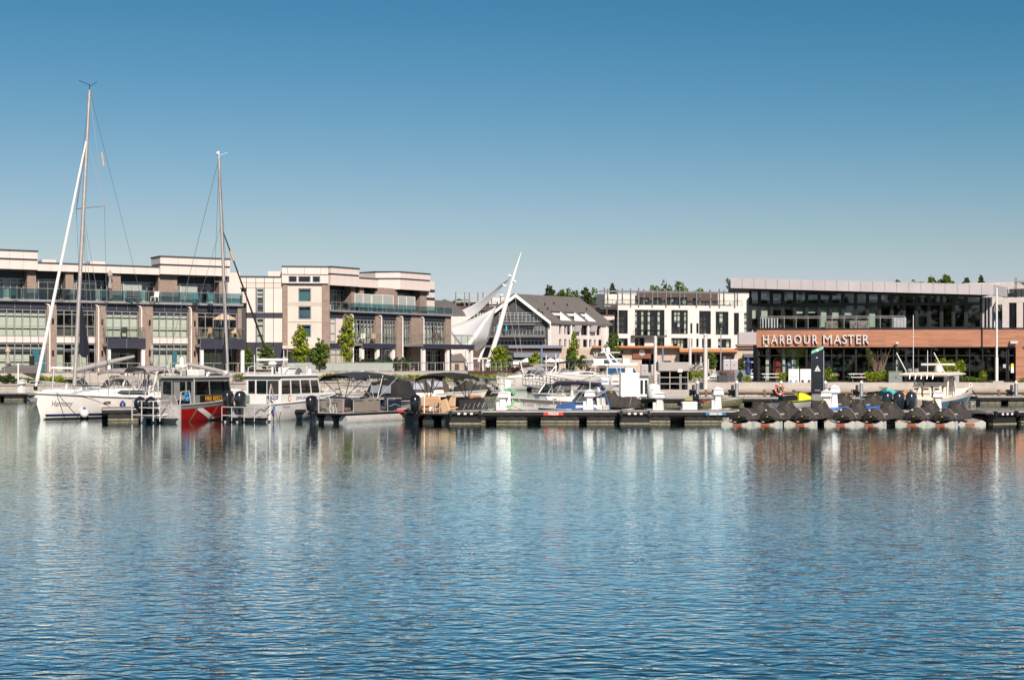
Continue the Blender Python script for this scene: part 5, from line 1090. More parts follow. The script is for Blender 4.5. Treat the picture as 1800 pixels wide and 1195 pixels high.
def cabin(parent, hw, y0, y1, z0, zs, zh, zr, m, sp, bpst, gm_=None, th=.05, rake=.0, over=.18, rm=None, hwf=None):
    """walled cabin: solid sill and header, posts, a glass pane in every opening. sp / bpst: post fractions on the sides / ends"""
    gm_ = gm_ or g_boat; hwf = hwf or hw
    def P(x,y,z): # forward face leans by rake
        q = (y-y0)/(y1-y0); return (x*(hw+(hwf-hw)*q)/hw, y-rake*q*max(0,(z-zs)/(zr-zs)), z)
    def slabx(x,ya,yb,za,zb_,name,mm,t=th):
        c = [P(x-t/2,ya,za),P(x+t/2,ya,za),P(x+t/2,yb,za),P(x-t/2,yb,za),P(x-t/2,ya,zb_),P(x+t/2,ya,zb_),P(x+t/2,yb,zb_),P(x-t/2,yb,zb_)]
        return MB().add(c,[(0,3,2,1),(4,5,6,7),(0,1,5,4),(1,2,6,5),(2,3,7,6),(3,0,4,7)]).build(name,mm,parent)
    def slaby(y,xa,xb,za,zb_,name,mm,t=th):
        c = [P(xa,y-t/2,za),P(xb,y-t/2,za),P(xb,y+t/2,za),P(xa,y+t/2,za),P(xa,y-t/2,zb_),P(xb,y-t/2,zb_),P(xb,y+t/2,zb_),P(xa,y+t/2,zb_)]
        return MB().add(c,[(0,3,2,1),(4,5,6,7),(0,1,5,4),(1,2,6,5),(2,3,7,6),(3,0,4,7)]).build(name,mm,parent)
    pw = .09
    for sd in (-1,1):
        x = sd*hw; slabx(x,y0,y1,z0,zs,'cabin_side',m); slabx(x,y0,y1,zh,zr,'window_header',m)
        fr = [0]+list(sp)+[1]
        for q in fr:
            y = y0+(y1-y0)*q; y = min(max(y,y0+pw/2),y1-pw/2); slabx(x,y-pw/2,y+pw/2,zs,zh,'window_post',m)
        for a,b in zip(fr[:-1],fr[1:]): slabx(x,y0+(y1-y0)*a+pw/2,y0+(y1-y0)*b-pw/2,zs+.02,zh-.02,'side_window',gm_,.015)
    for y in (y0,y1):
        slaby(y,-hw+.03,hw-.03,z0,zs,'cabin_end',m); slaby(y,-hw+.03,hw-.03,zh,zr,'window_header',m)
        fr = [0]+list(bpst)+[1]
        for q in fr:
            x = -hw+2*hw*q; x = min(max(x,-hw+pw/2+.03),hw-pw/2-.03); slaby(y,x-pw/2,x+pw/2,zs,zh,'window_post',m)
        for a,b in zip(fr[:-1],fr[1:]): slaby(y,-hw+2*hw*a+pw/2,-hw+2*hw*b-pw/2,zs+.02,zh-.02,'end_window',gm_,.015)
    MB().loft([[(-hw-over*.6,y0-over,zr),(hw+over*.6,y0-over,zr),(hwf+over*.6,y1+over-rake,zr),(-hwf-over*.6,y1+over-rake,zr)],[(-hw-over*.6,y0-over,zr+.06),(hw+over*.6,y0-over,zr+.06),(hwf+over*.6,y1+over-rake,zr+.06),(-hwf-over*.6,y1+over-rake,zr+.06)],[(-hw+.2,y0+.1,zr+.11),(hw-.2,y0+.1,zr+.11),(hwf-.2,y1-.2,zr+.11),(-hwf+.2,y1-.2,zr+.11)]]).build('cabin_roof', rm or m, parent, bev=.02)
def seat(parent, x, y, z, w, d, m, back=.45, name='seat', rz=0):
    mb = MB().bx(-w/2,w/2,-d/2,d/2,0,.16).box((0,-d/2+.06,.16+back/2),(w,.14,back),rx=-.12); mb.xf(Matrix.Translation((x,y,z)) @ Matrix.Rotation(rz,4,'Z')); return mb.build(name, m, parent, bev=.04)

# ---- white sailboat, bow to the left
fw = (-.63,-.777); hs_ = Hull(8.6,2.9,1.10,1.50,.4,.45,.42,.26,.75,.80,1.9)
bowp = Vector((PX(72,80.6),80.6)); st = bowp-Vector(fw)*8.6
s1 = thing('sailboat', 'white sailboat with blue boot stripe and tall mast, bow pointing left', 'sailboat', (st.x,st.y,0), face(*fw))
hullset(s1, hs_, gel, gel, None, 0, mat('dark_antifoul',(.02,.02,.03),.6), .08)
hs_.band(.16,.30,-1,.02,.965).build('hull_stripe', mat('stripe_navy',(.012,.02,.09),.3), s1, True); hs_.band(lambda t: hs_.sh(t)-.11, lambda t: hs_.sh(t)-.02,-1,0,.99).build('sheer_stripe', mat('stripe_grey',(.12,.14,.17),.4), s1, True)
hs_.band(.16,.30,1,.02,.965).build('hull_stripe', mat('stripe_navy',(.012,.02,.09)), s1, True)
hs_.write('Harmony', .44, mat('script_ink',(.03,.03,.06),.5), s1, .865, .74, -1, shear=.35, xs=.60)
for t_,w_ in ((.585,.18),): hs_.band(.80,.96,-1,t_-.02,t_+.028,.012,4).build('portlight', g_far, s1, True); 
for t_,z_ in ((.30,.5),(.13,.55),(.06,.5)): MB().ball(tuple(hs_.pos(t_,z_,-1,.01)),.03,6,4).build('through_hull', blackP, s1)
# coachroof with long dark windows
cr = []
for t_,w_,hh in ((.22,.95,.42),(.34,.98,.50),(.5,.95,.46),(.62,.80,.34),(.72,.55,.16),(.78,.30,.02)):
    y = 8.6*t_; z = hs_.sh(t_); cr.append([(-w_,y,z),(-w_*.86,y,z+hh),(0,y,z+hh+.06),(w_*.86,y,z+hh),(w_,y,z)])
MB().loft(cr, closed=False).build('coachroof', gel, s1, True)
for sd in (-1,1):
    a = [(sd*(.985-.02),2.1,1.30),(sd*.99,3.9,1.36),(sd*.93,4.25,1.44),(sd*.91,4.0,1.58),(sd*.905,2.1,1.56)]; o = MB().quad(*a).build('cabin_window', g_far, s1); md = o.modifiers.new('thickness','SOLIDIFY'); md.thickness = .04; md.offset = 0
MB().bx(-.35,.35,5.0,5.6,1.80,1.90).build('hatch', g_far, s1, bev=.02)
ck = MB(); ck.bx(-1.15,-.9,.3,1.9,1.1,1.42); ck.bx(.9,1.15,.3,1.9,1.1,1.42); ck.bx(-1.1,1.1,.2,.35,1.1,1.35); ck.build('cockpit_coaming', gel, s1, bev=.05)
stanchions(s1, hs_, -1, .06, .93, 7); stanchions(s1, hs_, 1, .06, .93, 7)
P = hs_.sheer(-1,0,.86,1,3,.05); Q = hs_.sheer(1,0,.86,1,3,.05)
rails(s1, [P[0],P[0]+Vector((0,0,.62)),P[2]+Vector((0,0,.66)),P[3]+Vector((0,.25,.66)),Q[2]+Vector((0,0,.66)),Q[0]+Vector((0,0,.62)),Q[0]],.02,steel,'bow_pulpit')
MB().box((0,9.05,1.45),(.14,.7,.12)).prism([(8.9,1.25),(9.45,1.15),(9.3,1.0),(8.95,1.05)],-.12,.12,'x').build('anchor', galv, s1)
# mast, boom, rigging
mb0 = Vector((0,6.45,1.85)); mt = Vector((0,5.45,18.75)); ML = lambda q: mb0.lerp(mt,q)
MB().tube([mb0,ML(.5),mt],[.115,.11,.085],10).build('mast', mastm, s1, True)
zq = .60; sp_ = ML(zq)
for sd in (-1,1): MB().tube([sp_,sp_+Vector((sd*1.35,-.45,.05))],[.035,.02],6).build('spreader', mastm, s1, True)
rg = MB()
for sd in (-1,1):
    tip = sp_+Vector((sd*1.35,-.45,.05)); ch = hs_.pos(.58,hs_.sh(.58),sd,-.1)
    for a,b in ((mt,tip),(tip,ch),(ML(.84),tip+Vector((0,0,-.05))),(ML(.58),ch+Vector((0,-.5,0))),(ML(.58),ch+Vector((0,.6,0)))): rg.tube([a,b],.013,4)
rg.tube([mt,Vector((0,.1,1.2))],.012,4); rg.build('rigging', wire, s1)
fs0, fs1 = Vector((0,8.95,1.75)), ML(.845)
MB().tube([fs0,fs0.lerp(fs1,.04),fs0.lerp(fs1,.3),fs0.lerp(fs1,.75),fs0.lerp(fs1,.97),fs1],[.05,.105,.095,.07,.05,.02],8).build('furled_genoa', mat('sail_white',(.80,.77,.74),.8,var=.06), s1, True)
MB().tube([fs0+Vector((0,-.02,-.1)),fs0+Vector((0,0,.12))],.11,8).build('furler_drum', blackP, s1, True)
MB().tube([ML(.052),ML(.052)+Vector((0,-1.8,.36)),ML(.052)+Vector((0,-4.0,.80))],[.14,.17,.09],10).build('boom', mat('sail_cover_grey',(.36,.345,.34),.8,var=.08,bump=.3,scale=5), s1, True)
rails(s1, [ML(.01)+Vector((0,-.1,.1)),ML(.06)+Vector((0,-1.3,.05))],.03,mastm,'boom_vang')
MB().tube([sp_+Vector((-1.2,-.5,2.3)),sp_+Vector((-1.05,-.48,3.1))],.05,6).build('radar_reflector', tan, s1)
MB().tube([mt,mt+Vector((0,.0,.35))],.02,5).tube([mt+Vector((0,0,.3)),mt+Vector((0,.7,.45))],.015,4).tube([mt+Vector((0,0,.2)),mt+Vector((0,-.5,.55))],.015,4).build('wind_sensor', blackP, s1)
MB().loft([[(-.02,6.05,6.6),(.02,6.05,6.6),(.02,6.0,6.6),(-.02,6.0,6.6)],[(-.09,5.95,5.0),(.08,6.05,5.0),(.06,5.7,4.9),(-.06,5.7,4.95)],[(-.13,5.9,3.8),(.10,6.1,3.75),(.09,5.6,3.65),(-.09,5.5,3.8)],[(-.04,5.9,3.5),(.04,5.95,3.5),(.04,5.7,3.45),(-.04,5.7,3.45)]]).build('furled_flag', mat('flag_navy',(.006,.007,.02),.85), s1, True)
bimini(s1, .3, 2.3, 1.1, 2.95, canvasG, steel, .06, .06, 1.3); bimini(s1, 2.5, 3.4, 1.0, 2.35, canvasG, steel, .10, .25, 1.6, name='spray_dodger')
rails(s1, [(-1.25,.6,1.1),(-1.2,.75,2.6),(-1.0,.8,2.95),(1.0,.8,2.95),(1.2,.75,2.6),(1.25,.6,1.1)],.045,steel,'targa_arch')
rails(s1, [(-1.2,.0,1.1),(-1.2,.02,1.75),(1.2,.02,1.75),(1.2,.0,1.1)],.02,steel,'stern_rail')
lf = thing('life_buoy', 'horseshoe life buoy and buckets on the sailboat stern rail', 'buoy', (0,0,0)); lf.parent = None
lf.location = Matrix.Translation((st.x,st.y,0)) @ Matrix.Rotation(face(*fw),4,'Z') @ Vector((-1.0,.05,1.5)); lf.rotation_euler.z = face(*fw)
MB().tube([(.25*math.cos(a*.4),0,.28*math.sin(a*.4)) for a in range(-2,11)],.06,7).build('buoy_ring', orangeP, lf, True)
def worldpt(r, p): return Matrix.Translation(r.location) @ Matrix.Rotation(r.rotation_euler.z,4,'Z') @ Vector(p)
# fenders and mooring lines
def fender(label, r, h, t, z, body, capm, ball=True, name='fender'):
    p = worldpt(r, h.pos(t,z,-1,.22)); f_ = thing(name, label, 'fender', p, 0, 'fenders')
    if ball: MB().ball((0,0,0),.24,12,8,(1,1,1.1)).build('body', body, f_, True); MB().lathe([(.13,.2),(.05,.34),(.02,.38)],8).build('cap', capm, f_, True)
    else: MB().lathe([(.05,-.3),(.17,-.24),(.17,.16),(.10,.26),(.03,.34)],10).build('body', body, f_, True)
    MB().tube([(0,0,.3),(0,.02,h.sh(t)-z+.1)],.012,4).build('lanyard', ropeW, f_)
fender('round white fender with blue cap on the sailboat side', s1, hs_, .735, .30, white, mat('cap_blue',(.02,.05,.35),.4))
fender('dark blue cylindrical fender hanging above the finger float', s1, hs_, .49, .66, mat('fender_blue',(.012,.02,.16),.4), None, False)
def line(label, pts, m=blackP, r=.02): tag(MB().tube(pts,r,5).build('mooring_line', m, None, True), label, 'rope', 'mooring lines')
a = worldpt(s1,(-.6,8.0,1.5)); b = Vector((PX(142,79.5),79.5,.05)); line('black mooring line slanting from the sailboat bow into the water', [a,a.lerp(b,.5)+Vector((0,0,-.05)),b])
a2 = worldpt(s1,(-1.0,6.9,1.45)); b2 = worldpt(s1,(-1.45,1.0,.75)); line('pale slack line along the sailboat hull side', [a2,a2.lerp(b2,.5)+Vector((-.1,-.4,-.5)),b2], ropeW, .012)
# ---- second sailboat behind the patrol boats
fw2 = (.80,.60); h2 = Hull(8.2,2.7,1.0,1.3,.4,.45,.42,.26,.75,.8,1.9); mp = Vector((PX(401,91),91))
st2 = mp-Vector(fw2)*4.7; s2 = thing('sailboat', 'second sailboat with black furled headsail, hull hidden behind the patrol boats', 'sailboat', (st2.x,st2.y,0), face(*fw2))
hullset(s2, h2, gel, gel, steel, 0, None, .08); MB().loft([[(-.9,2.2,1.0),(-.8,2.2,1.45),(.8,2.2,1.45),(.9,2.2,1.0)],[(-.9,4.6,1.1),(-.75,4.6,1.55),(.75,4.6,1.55),(.9,4.6,1.1)],[(-.4,6.2,1.15),(-.2,6.2,1.3),(.2,6.2,1.3),(.4,6.2,1.15)]]).build('coachroof', gel, s2, True)
m0, m1 = Vector((0,4.7,1.45)), Vector((-.15,4.15,15.95)); ML2 = lambda q: m0.lerp(m1,q)
MB().tube([m0,m1],[.12,.09],10).build('mast', mastm, s2, True)
f0,f1 = Vector((0,8.3,1.5)), ML2(.70); MB().tube([f0,f0.lerp(f1,.05),f0.lerp(f1,.5),f0.lerp(f1,.95),f1],[.03,.075,.065,.04,.02],8).build('furled_headsail', canvasK, s2, True)
MB().tube([f0.lerp(f1,.80),f0.lerp(f1,.86)],.085,6).build('sail_tie', tan, s2)
MB().tube([ML2(.075),ML2(.075)+Vector((0,-1.7,.35)),ML2(.075)+Vector((0,-3.3,.62))],[.11,.14,.08],10).build('boom', mat('sail_cover_grey',(.50,.47,.46)), s2, True)
rg = MB(); spp = ML2(.47)
for sd in (-1,1):
    tip = spp+Vector((sd*.9,-.2,0)); MB().tube([spp,tip],.025,5).build('spreader', mastm, s2); 
    for a,b in ((m1,tip),(tip,Vector((sd*1.2,4.5,1.1))),(ML2(.45),Vector((sd*1.2,4.0,1.1)))): rg.tube([a,b],.011,4)
rg.tube([m1,Vector((0,.1,1.1))],.016,4); rg.tube([ML2(.72),Vector((0,.9,1.1))],.011,4); rg.build('rigging', wire, s2)
MB().tube([m1,m1+Vector((0,0,.45))],.03,5).ball(tuple(m1+Vector((-.05,-.05,.3))),.12,8,5).tube([m1+Vector((0,0,.15)),m1+Vector((0,.6,.4))],.015,4).build('wind_sensor', white, s2)
MB().loft([[(-.02,4.55,5.4),(.02,4.55,5.4),(.02,4.5,5.4),(-.02,4.5,5.4)],[(-.07,4.5,4.0),(.06,4.6,4.0),(.05,4.35,3.9),(-.05,4.35,3.95)],[(-.10,4.45,3.2),(.07,4.6,3.15),(.06,4.3,3.1),(-.06,4.25,3.2)]]).build('furled_flag', mat('flag_navy',(.02,.018,.045)), s2, True)
rails(s2, [(-1.0,.0,1.0),(-1.0,.02,1.7),(1.0,.02,1.7),(1.0,.0,1.0)],.02)
bn = thing('banner', 'white sailing school banner tied behind the fire boat cabin', 'banner', (PX(411,86),86,1.15), -.05)
MB().bx(-.42,.42,0,.02,0,.45).build('sheet', white, bn); text('SAILING School', .13, mat('banner_navy',(.05,.05,.2)), 'lettering', bn, M=Matrix.Translation((0,-.006,.27)), xs=.8); text('LEARN YOUR WAY', .075, redP, 'lettering', bn, M=Matrix.Translation((0,-.006,.14)))
rails(bn, [(-.45,.03,-.5),(-.45,.03,.5),(.45,.03,.5),(.45,.03,-.5)],.015,steel,'frame')
# ---- aluminium patrol boats, sterns to the viewer
def patrol(name, label, px, Y, rzd, L, B, hm, cm, fs, eng, guard):
    t = thing(name, label, 'boat', (PX(px,Y),Y,0), R(rzd)); h = Hull(L,B,fs,fs+.45,.35,.6,.45,.14,.9,.96,2.4); h.mesh().build('hull', hm, t, True)
    h.deck(.02).build('deck', alum, t, True)
    for sd in (-1,1): MB().tube(h.sheer(sd),.05,6).build('gunwale', cm, t, True)
    for x,ti in eng: outboard(t, x, -.35, fs+.02-.12, 1.05, engG, ti)
    MB().bx(-B*.46,B*.46,-.5,-.02,.22,.30).build('swim_platform', alum, t, bev=.02)
    MB().bx(-.9,.9,-.42,-.02,.3,fs-.15).build('engine_bracket_box', alum, t, bev=.03)
    return t, h
fb, hf = patrol('fire_boat', 'grey aluminium fire rescue boat with red hull and twin tilted outboards', 284, 77.2, -24, 7.6, 2.5, redP, alum, .92, ((-.72,.62),(-.02,.62)), True)
for sd in (-1,1): hf.band(lambda t: hf.sh(t)-.22, lambda t: hf.sh(t)-.03, sd, 0, .97, .008).build('hull_band', mat('silver_paint',(.35,.36,.38),.4,metal=.4), fb, True)
def hstripe(t, h, a0, a1, z0, z1, m, w=.06):
    r = []
    for i in range(7): q = i/6; r.append([h.pos(a0+(a1-a0)*q-w/2,z0+(z1-z0)*q,1,.014),h.pos(a0+(a1-a0)*q+w/2,z0+(z1-z0)*q,1,.014)])
    MB().loft(r, closed=False, cap=False).build('hull_stripe', m, t, True)
hstripe(fb, hf, .22, .42, .72, .10, white, .09); hstripe(fb, hf, .43, .62, .16, .20, white, .07)
hstripe(fb, hf, .20, .13, .74, -.1, teak, .022); hstripe(fb, hf, .44, .38, .78, -.1, teak, .022)
MB().bx(-1.25,1.25,-.04,.03,-.05,.92).build('transom', alum, fb)
fgrey = mat('cabin_grey',(.27,.265,.255),.45,metal=.2,var=.1,grime=.15)
cabin(fb, 1.06, 1.35, 4.85, .85, 1.42, 2.16, 2.34, fgrey, (.42,), (.34,.78), None, .05, .25, .2, alum)
MB().bx(1.088,1.096,1.9,4.75,1.02,1.40).build('name_board', blackP, fb)
text('FIRE RESCUE', .34, mat('gold_leaf',(.72,.36,.03),.4), 'lettering', fb, bold=.006, M=Matrix.Translation((1.102,3.3,1.10)) @ Matrix.Rotation(R(90),4,'Z'), xs=1.0)
cbn = []
MB().bx(-.2,.2,1.28,1.32,.9,2.12).build('cabin_door', fgrey, fb, bev=.02); MB().bx(.35,.9,.85,1.25,.9,1.15).build('deck_locker', blackP, fb, bev=.03)
MB().bx(.74,.98,.95,1.28,1.1,1.55).build('blue_drum', mat('drum_blue',(.03,.25,.60),.5), fb, bev=.04)
for sd in (-1,1):
    rails(fb, [(sd*1.15,.05,.92),(sd*1.15,.15,1.62),(sd*1.15,.85,1.66),(sd*1.15,1.0,.95)],.03); rails(fb, [(sd*1.15,.1,1.28),(sd*1.15,.95,1.28)],.022); rails(fb, [(sd*1.18,1.25,.95),(sd*1.18,1.25,2.3)],.03)
for z_ in (.45,.85,1.2): rails(fb, [(-1.2,.0,z_),(-1.18,-.95,z_-.05),(-.4,-1.15,z_-.05),(.35,-1.15,z_-.05),(.62,-.95,z_-.05),(.65,.0,z_)],.034,steel,'engine_guard')
for x,y in ((-1.18,-.95),(-.4,-1.15),(.35,-1.15),(.62,-.95)): rails(fb, [(x,y,.1),(x,y,1.18)],.034,steel,'guard_post')
rails(fb, [(.7,-.05,.9),(.75,-.25,1.35),(1.0,-.2,1.45),(1.05,0,.95)],.028)
rails(fb, [(-.9,2.1,2.42),(-.75,2.15,2.9),(-.4,2.2,3.0),(.0,2.2,2.95),(.15,2.15,2.42)],.035,alum,'radar_arch'); MB().bx(-.62,-.08,1.95,2.4,2.86,3.08).build('radar_base', white, fb, bev=.06); MB().lathe([(.12,0),(.13,.22),(.10,.34),(.04,.40)],10,(-.35,2.2,3.08)).build('beacon', white, fb, True)
MB().bx(.20,.92,1.9,2.6,2.44,2.80).build('air_conditioner', white, fb, bev=.06); MB().bx(.12,.2,1.95,2.5,2.48,2.72).build('vent_grille', darkG, fb)
rails(fb, [(.95,2.7,2.46),(1.0,2.8,2.62),(1.0,4.5,2.62),(1.0,4.6,2.46)],.02); MB().box((1.0,4.4,2.62),(.22,.22,.2)).build('search_light', white, fb, bev=.04)
seat(fb, .35, 3.2, 1.0, .5, .5, blackP, .7, 'helm_seat'); MB().bx(-.9,.9,4.1,4.6,.9,1.45).build('dashboard', blackP, fb, bev=.05)
po, hp = patrol('police_boat', 'white police boat with cabin, roof radar and twin grey outboards', 440, 78.0, -24, 8.4, 2.6, white, white, .95, ((-.95,0),(-.18,0)), True)
MB().bx(-1.28,1.28,.0,.05,.1,.93).build('transom', white, po)
cabin(po, 1.10, 1.25, 5.35, .9, 1.46, 2.20, 2.42, white, (.25,.50,.76), (.28,.62), g_boat, .05, .3, .22, white)
MB().bx(.30,1.0,1.18,1.215,1.48,2.18).build('open_doorway', interD, po); MB().bx(.28,1.02,1.13,1.19,.92,1.45).build('cabin_door', white, po, bev=.02)
navyT = mat('police_navy',(.03,.04,.22),.5)
text('POLICE', .26, navyT, 'lettering', po, bold=.01, shear=.25, M=Matrix.Translation((.66,1.11,1.20)), xs=.85)
text('JOHN GRAVES SIMCOE', .23, navyT, 'lettering', po, bold=.004, M=Matrix.Translation((1.132,3.9,1.14)) @ Matrix.Rotation(R(90),4,'Z'), xs=.95)
cr_ = MB().lathe([(.14,0),(.14,.01)],12).xf(Matrix.Translation((1.125,2.1,1.22)) @ Matrix.Rotation(R(90),4,'Y') @ Matrix.Diagonal((1.4,1,1,1))); cr_.build('crest', mat('crest_orange',(.55,.16,.06),.5), po); MB().lathe([(.09,0),(.09,.01)],10).xf(Matrix.Translation((1.132,2.1,1.22)) @ Matrix.Rotation(R(90),4,'Y') @ Matrix.Diagonal((1.4,1,1,1))).build('crest_centre', white, po)
hp.write('MARINE 1', .2, mat('grey_ink',(.2,.2,.22),.5), po, .20, .70, 1); 
MB().ball(tuple(hp.pos(.05,.45,1,.01)),.12,8,5,(.2,1,1)).build('red_emblem', redP, po)
hstripe(po, hp, .06, .0, .85, .25, navyT, .02)
for z_ in (.35,.8,): rails(po, [(-1.25,.0,z_),(-1.2,-.9,z_),(.9,-.95,z_),(1.25,.0,z_+.1)],.03,steel,'engine_guard')
for x,y in ((-1.2,-.9),(-.55,-.93),(.25,-.94),(.9,-.95)): rails(po, [(x,y,.05),(x,y,.82)],.022,steel,'guard_post')
rails(po, [(-1.1,.1,.95),(-1.1,.2,1.5),(-1.1,1.1,1.55)],.03); rails(po, [(1.15,.1,.95),(1.15,.15,1.7),(1.05,.4,2.0),(.95,.9,1.1)],.04,alum,'tow_davit')
for sd in (-1,1): rails(po, [(sd*1.05,1.3,2.5),(sd*1.05,1.35,2.9),(sd*1.0,1.6,2.98),(sd*1.0,3.9,2.98),(sd*1.05,4.1,2.5)],.03)
MB().tube([(-.05,2.2,2.5),(-.05,2.2,3.08)],.06,6).lathe([(.16,0),(.24,.06),(.24,.16),(.12,.22)],12,(-.05,2.2,3.02)).build('radar_pedestal', white, po, True); MB().box((-.05,2.2,3.33),(1.75,.16,.14),rz=.35).build('radar_bar', white, po, bev=.03)
MB().bx(.18,.88,2.4,3.2,2.52,2.92).build('air_conditioner', white, po, bev=.05); MB().tube([(.85,3.1,2.5),(.9,3.5,2.75)],.15,10).build('horn', greyV, po, True)
for y,s_ in ((3.9,.13),(5.0,.12)): MB().lathe([(s_,0),(s_,.18),(s_*.5,.3)],10,(.6,y,2.52)).build('dome_antenna', white, po, True)
for x,y,hh in ((-.75,1.5,1.1),(.95,1.8,1.35)): rails(po, [(x,y,2.5),(x,y,2.5+hh)],.02,white,'whip_antenna')
rails(po, [(.6,4.7,2.5),(.6,4.7,2.95)],.03,white,'light_post'); MB().bx(-1.2,-.7,.1,.6,.95,1.25).build('deck_locker', canvasP, po, bev=.08); MB().bx(-1.2,-.8,.65,1.15,.95,1.4).build('green_bin', mat('bin_green',(.12,.22,.17),.5), po, bev=.04)
rails(po, [(1.2,.3,.9),(1.26,.35,.6),(1.35,.3,.3)],.03,blueP,'blue_rope')
# ---- pontoon boats
def pontoon(name, label, px, Y, rzd, L, B, tube_m, fence, seatm, top, bz, frame, deckmat=alum, big=True):
    t = thing(name, label, 'boat', (PX(px,Y),Y,0), R(rzd))
    for x in (-B*.43,0,B*.43) if big else (-B*.36,B*.36): MB().tube([(x,.0,.10),(x,.05,.10),(x,L-.9,.10),(x,L-.3,.2),(x,L,.34)],[.30,.32,.32,.22,.04],14).build('pontoon_tube', tube_m, t, True)
    MB().bx(-B/2,B/2,-.25,L-.35,.43,.52).build('deck', deckmat, t, bev=.02); MB().bx(-B/2-.02,B/2+.02,-.27,L-.33,.40,.50).build('deck_trim', tube_m if not big else blackP, t)
    return t
p1 = pontoon('pontoon_boat', 'silver beige pontoon boat with navy bimini top and black outboard with red stripe', 577, 76.9, -33, 5.6, 2.4, alum, None, None, canvasN, 2.7, alum)
pan = mat('fence_beige',(.42,.36,.31),.35,metal=.4,var=.06)
h1_ = .52
for a,b in (((-1.1,.75),(-1.1,4.9)),((1.1,.75),(1.1,3.0)),((1.1,3.7),(1.1,4.9)),((-1.1,.75),(.4,.75)),((1.1,4.9),(-1.1,4.9))):
    d = Vector(b)-Vector(a); o = MB().bx(0,d.length,-.02,.02,0,.56).build('fence_panel', pan if b[1] < 4.8 or a[0]<0 else mat('navy_fence',(.02,.03,.06),.3), p1); o.location = (a[0],a[1],h1_+.04); o.rotation_euler = (0,0,math.atan2(d.y,d.x))
    rails(p1, [(a[0],a[1],h1_+.68),(b[0],b[1],h1_+.68)],.025,alum,'fence_rail')
    for q in (0,.5,1): v = Vector(a).lerp(Vector(b),q); rails(p1, [(v.x,v.y,h1_),(v.x,v.y,h1_+.68)],.02,alum,'fence_post')
text('www.boatrentals', .12, blackP, 'lettering', p1, M=Matrix.Translation((-.35,.72,.98))); text('705.555.2508', .15, blackP, 'lettering', p1, M=Matrix.Translation((-.35,.72,.82)))
MB().bx(1.10,1.13,3.75,4.88,.6,1.12).build('navy_fence_panel', mat('navy_fence',(.02,.03,.06)), p1); rails(p1, [(1.14,3.8,.78),(1.14,4.3,.9),(1.14,4.8,.74)],.015,steel,'fence_trim')
outboard(p1, -.62, -.3, .62, 1.05, engK, 0, redP)
rails(p1, [(-.75,.1,.52),(-.75,.1,1.25),(-.65,.1,1.4),(-.1,.1,1.4),(.05,.1,1.2),(.1,.1,.52)],.035,alum,'ladder_hoop'); 
for x in (.3,.55): rails(p1, [(x,-.2,.52),(x,-.25,.9),(x,-.1,1.0),(x,.05,.52)],.025,steel,'boarding_ladder')
bimini(p1, .6, 4.6, 1.15, 2.62, canvasN, alum, .10, .10, 1.22)
for x,y,rz_ in ((-.8,1.2,0),(.0,1.2,0),(-.85,3.9,math.pi),(.6,4.2,math.pi)): seat(p1, x, y, .6, .62, .6, greyV if rz_ else mat('tan_dark',(.20,.14,.11),.6), .5, 'seat', rz_)
MB().bx(.35,.95,2.4,3.0,.52,1.25).build('helm_console', pan, p1, bev=.08); rails(p1, [(.45,2.35,1.3),(.65,2.25,1.4),(.85,2.35,1.3)],.02,blackP,'steering_wheel')
p2 = pontoon('pontoon_boat', 'black pontoon boat with tan seats and black bimini top', 752, 76.6, -20, 6.0, 2.5, mat('dark_tube',(.10,.095,.09),.4,metal=.5), None, None, canvasK, 2.6, blackP, mat('tan_deck',(.34,.27,.20),.7))
for a,b in (((-1.18,1.1),(-1.18,5.2)),((1.18,1.5),(1.18,5.2)),((1.18,5.2),(-1.18,5.2)),((-1.18,1.1),(-.95,1.1))):
    d = Vector(b)-Vector(a); o = MB().bx(0,d.length,-.02,.02,0,.62).build('fence_panel', mat('black_fence',(.018,.017,.02),.35), p2); o.location = (a[0],a[1],.56); o.rotation_euler = (0,0,math.atan2(d.y,d.x)); rails(p2, [(a[0],a[1],1.22),(b[0],b[1],1.22)],.025,blackP,'fence_rail')
for q in range(5): rails(p2, [(1.21,2.0+q*.7,.62+.1*(q%2)),(1.21,2.35+q*.7,.95),(1.21,2.7+q*.7,.66)],.016,steel if q>2 else galv,'fence_trim')
outboard(p2, -.42, -.32, .62, 1.12, engK, 0)
sb = MB().bx(-.95,.35,.35,.95,.60,.78).build('bench_seat', tanD, p2, bev=.05); MB().box((-.3,.98,1.08),(1.25,.18,.50),rx=.10).build('bench_back', tan, p2, bev=.06); MB().box((-.3,1.05,1.30),(.9,.10,.16)).build('bench_headrest', tanD, p2, bev=.04); MB().box((-1.05,.75,1.02),(.24,.5,.6)).build('arm_rest', tan, p2, bev=.08)
MB().box((.62,.8,.86),(.52,.16,.72),ry=-.32).build('chaise_back', tan, p2, bev=.06); seat(p2, .75, 3.8, .6, .7, 1.4, tan, .35); seat(p2, -.8, 4.2, .6, .6, 1.2, tan, .35); seat(p2, .45, 2.3, .62, .55, .5, tan, .62, 'helm_seat'); MB().box((.9,4.2,1.25),(.5,1.3,.18)).build('lounge_cushion', tanD, p2, bev=.06)
MB().bx(.4,1.0,2.9,3.4,.52,1.3).build('helm_console', blackP, p2, bev=.08); MB().bx(-.8,-.1,2.4,3.2,.55,1.28).build('covered_table', canvasK, p2, bev=.15)
bimini(p2, .9, 4.6, 1.15, 2.60, canvasK, blackP, .10, .12, 1.25)
rails(p2, [(-.12,-.2,.52),(-.12,-.2,1.55)],.035,white,'light_post')
for x in (.42,.78): rails(p2, [(x,-.2,.5),(x,-.28,.92),(x,-.05,1.02),(x,.08,.6)],.025,steel,'boarding_ladder')
MB().bx(.10,.36,-.05,-.02,.62,.86).build('notice_plate', white, p2)
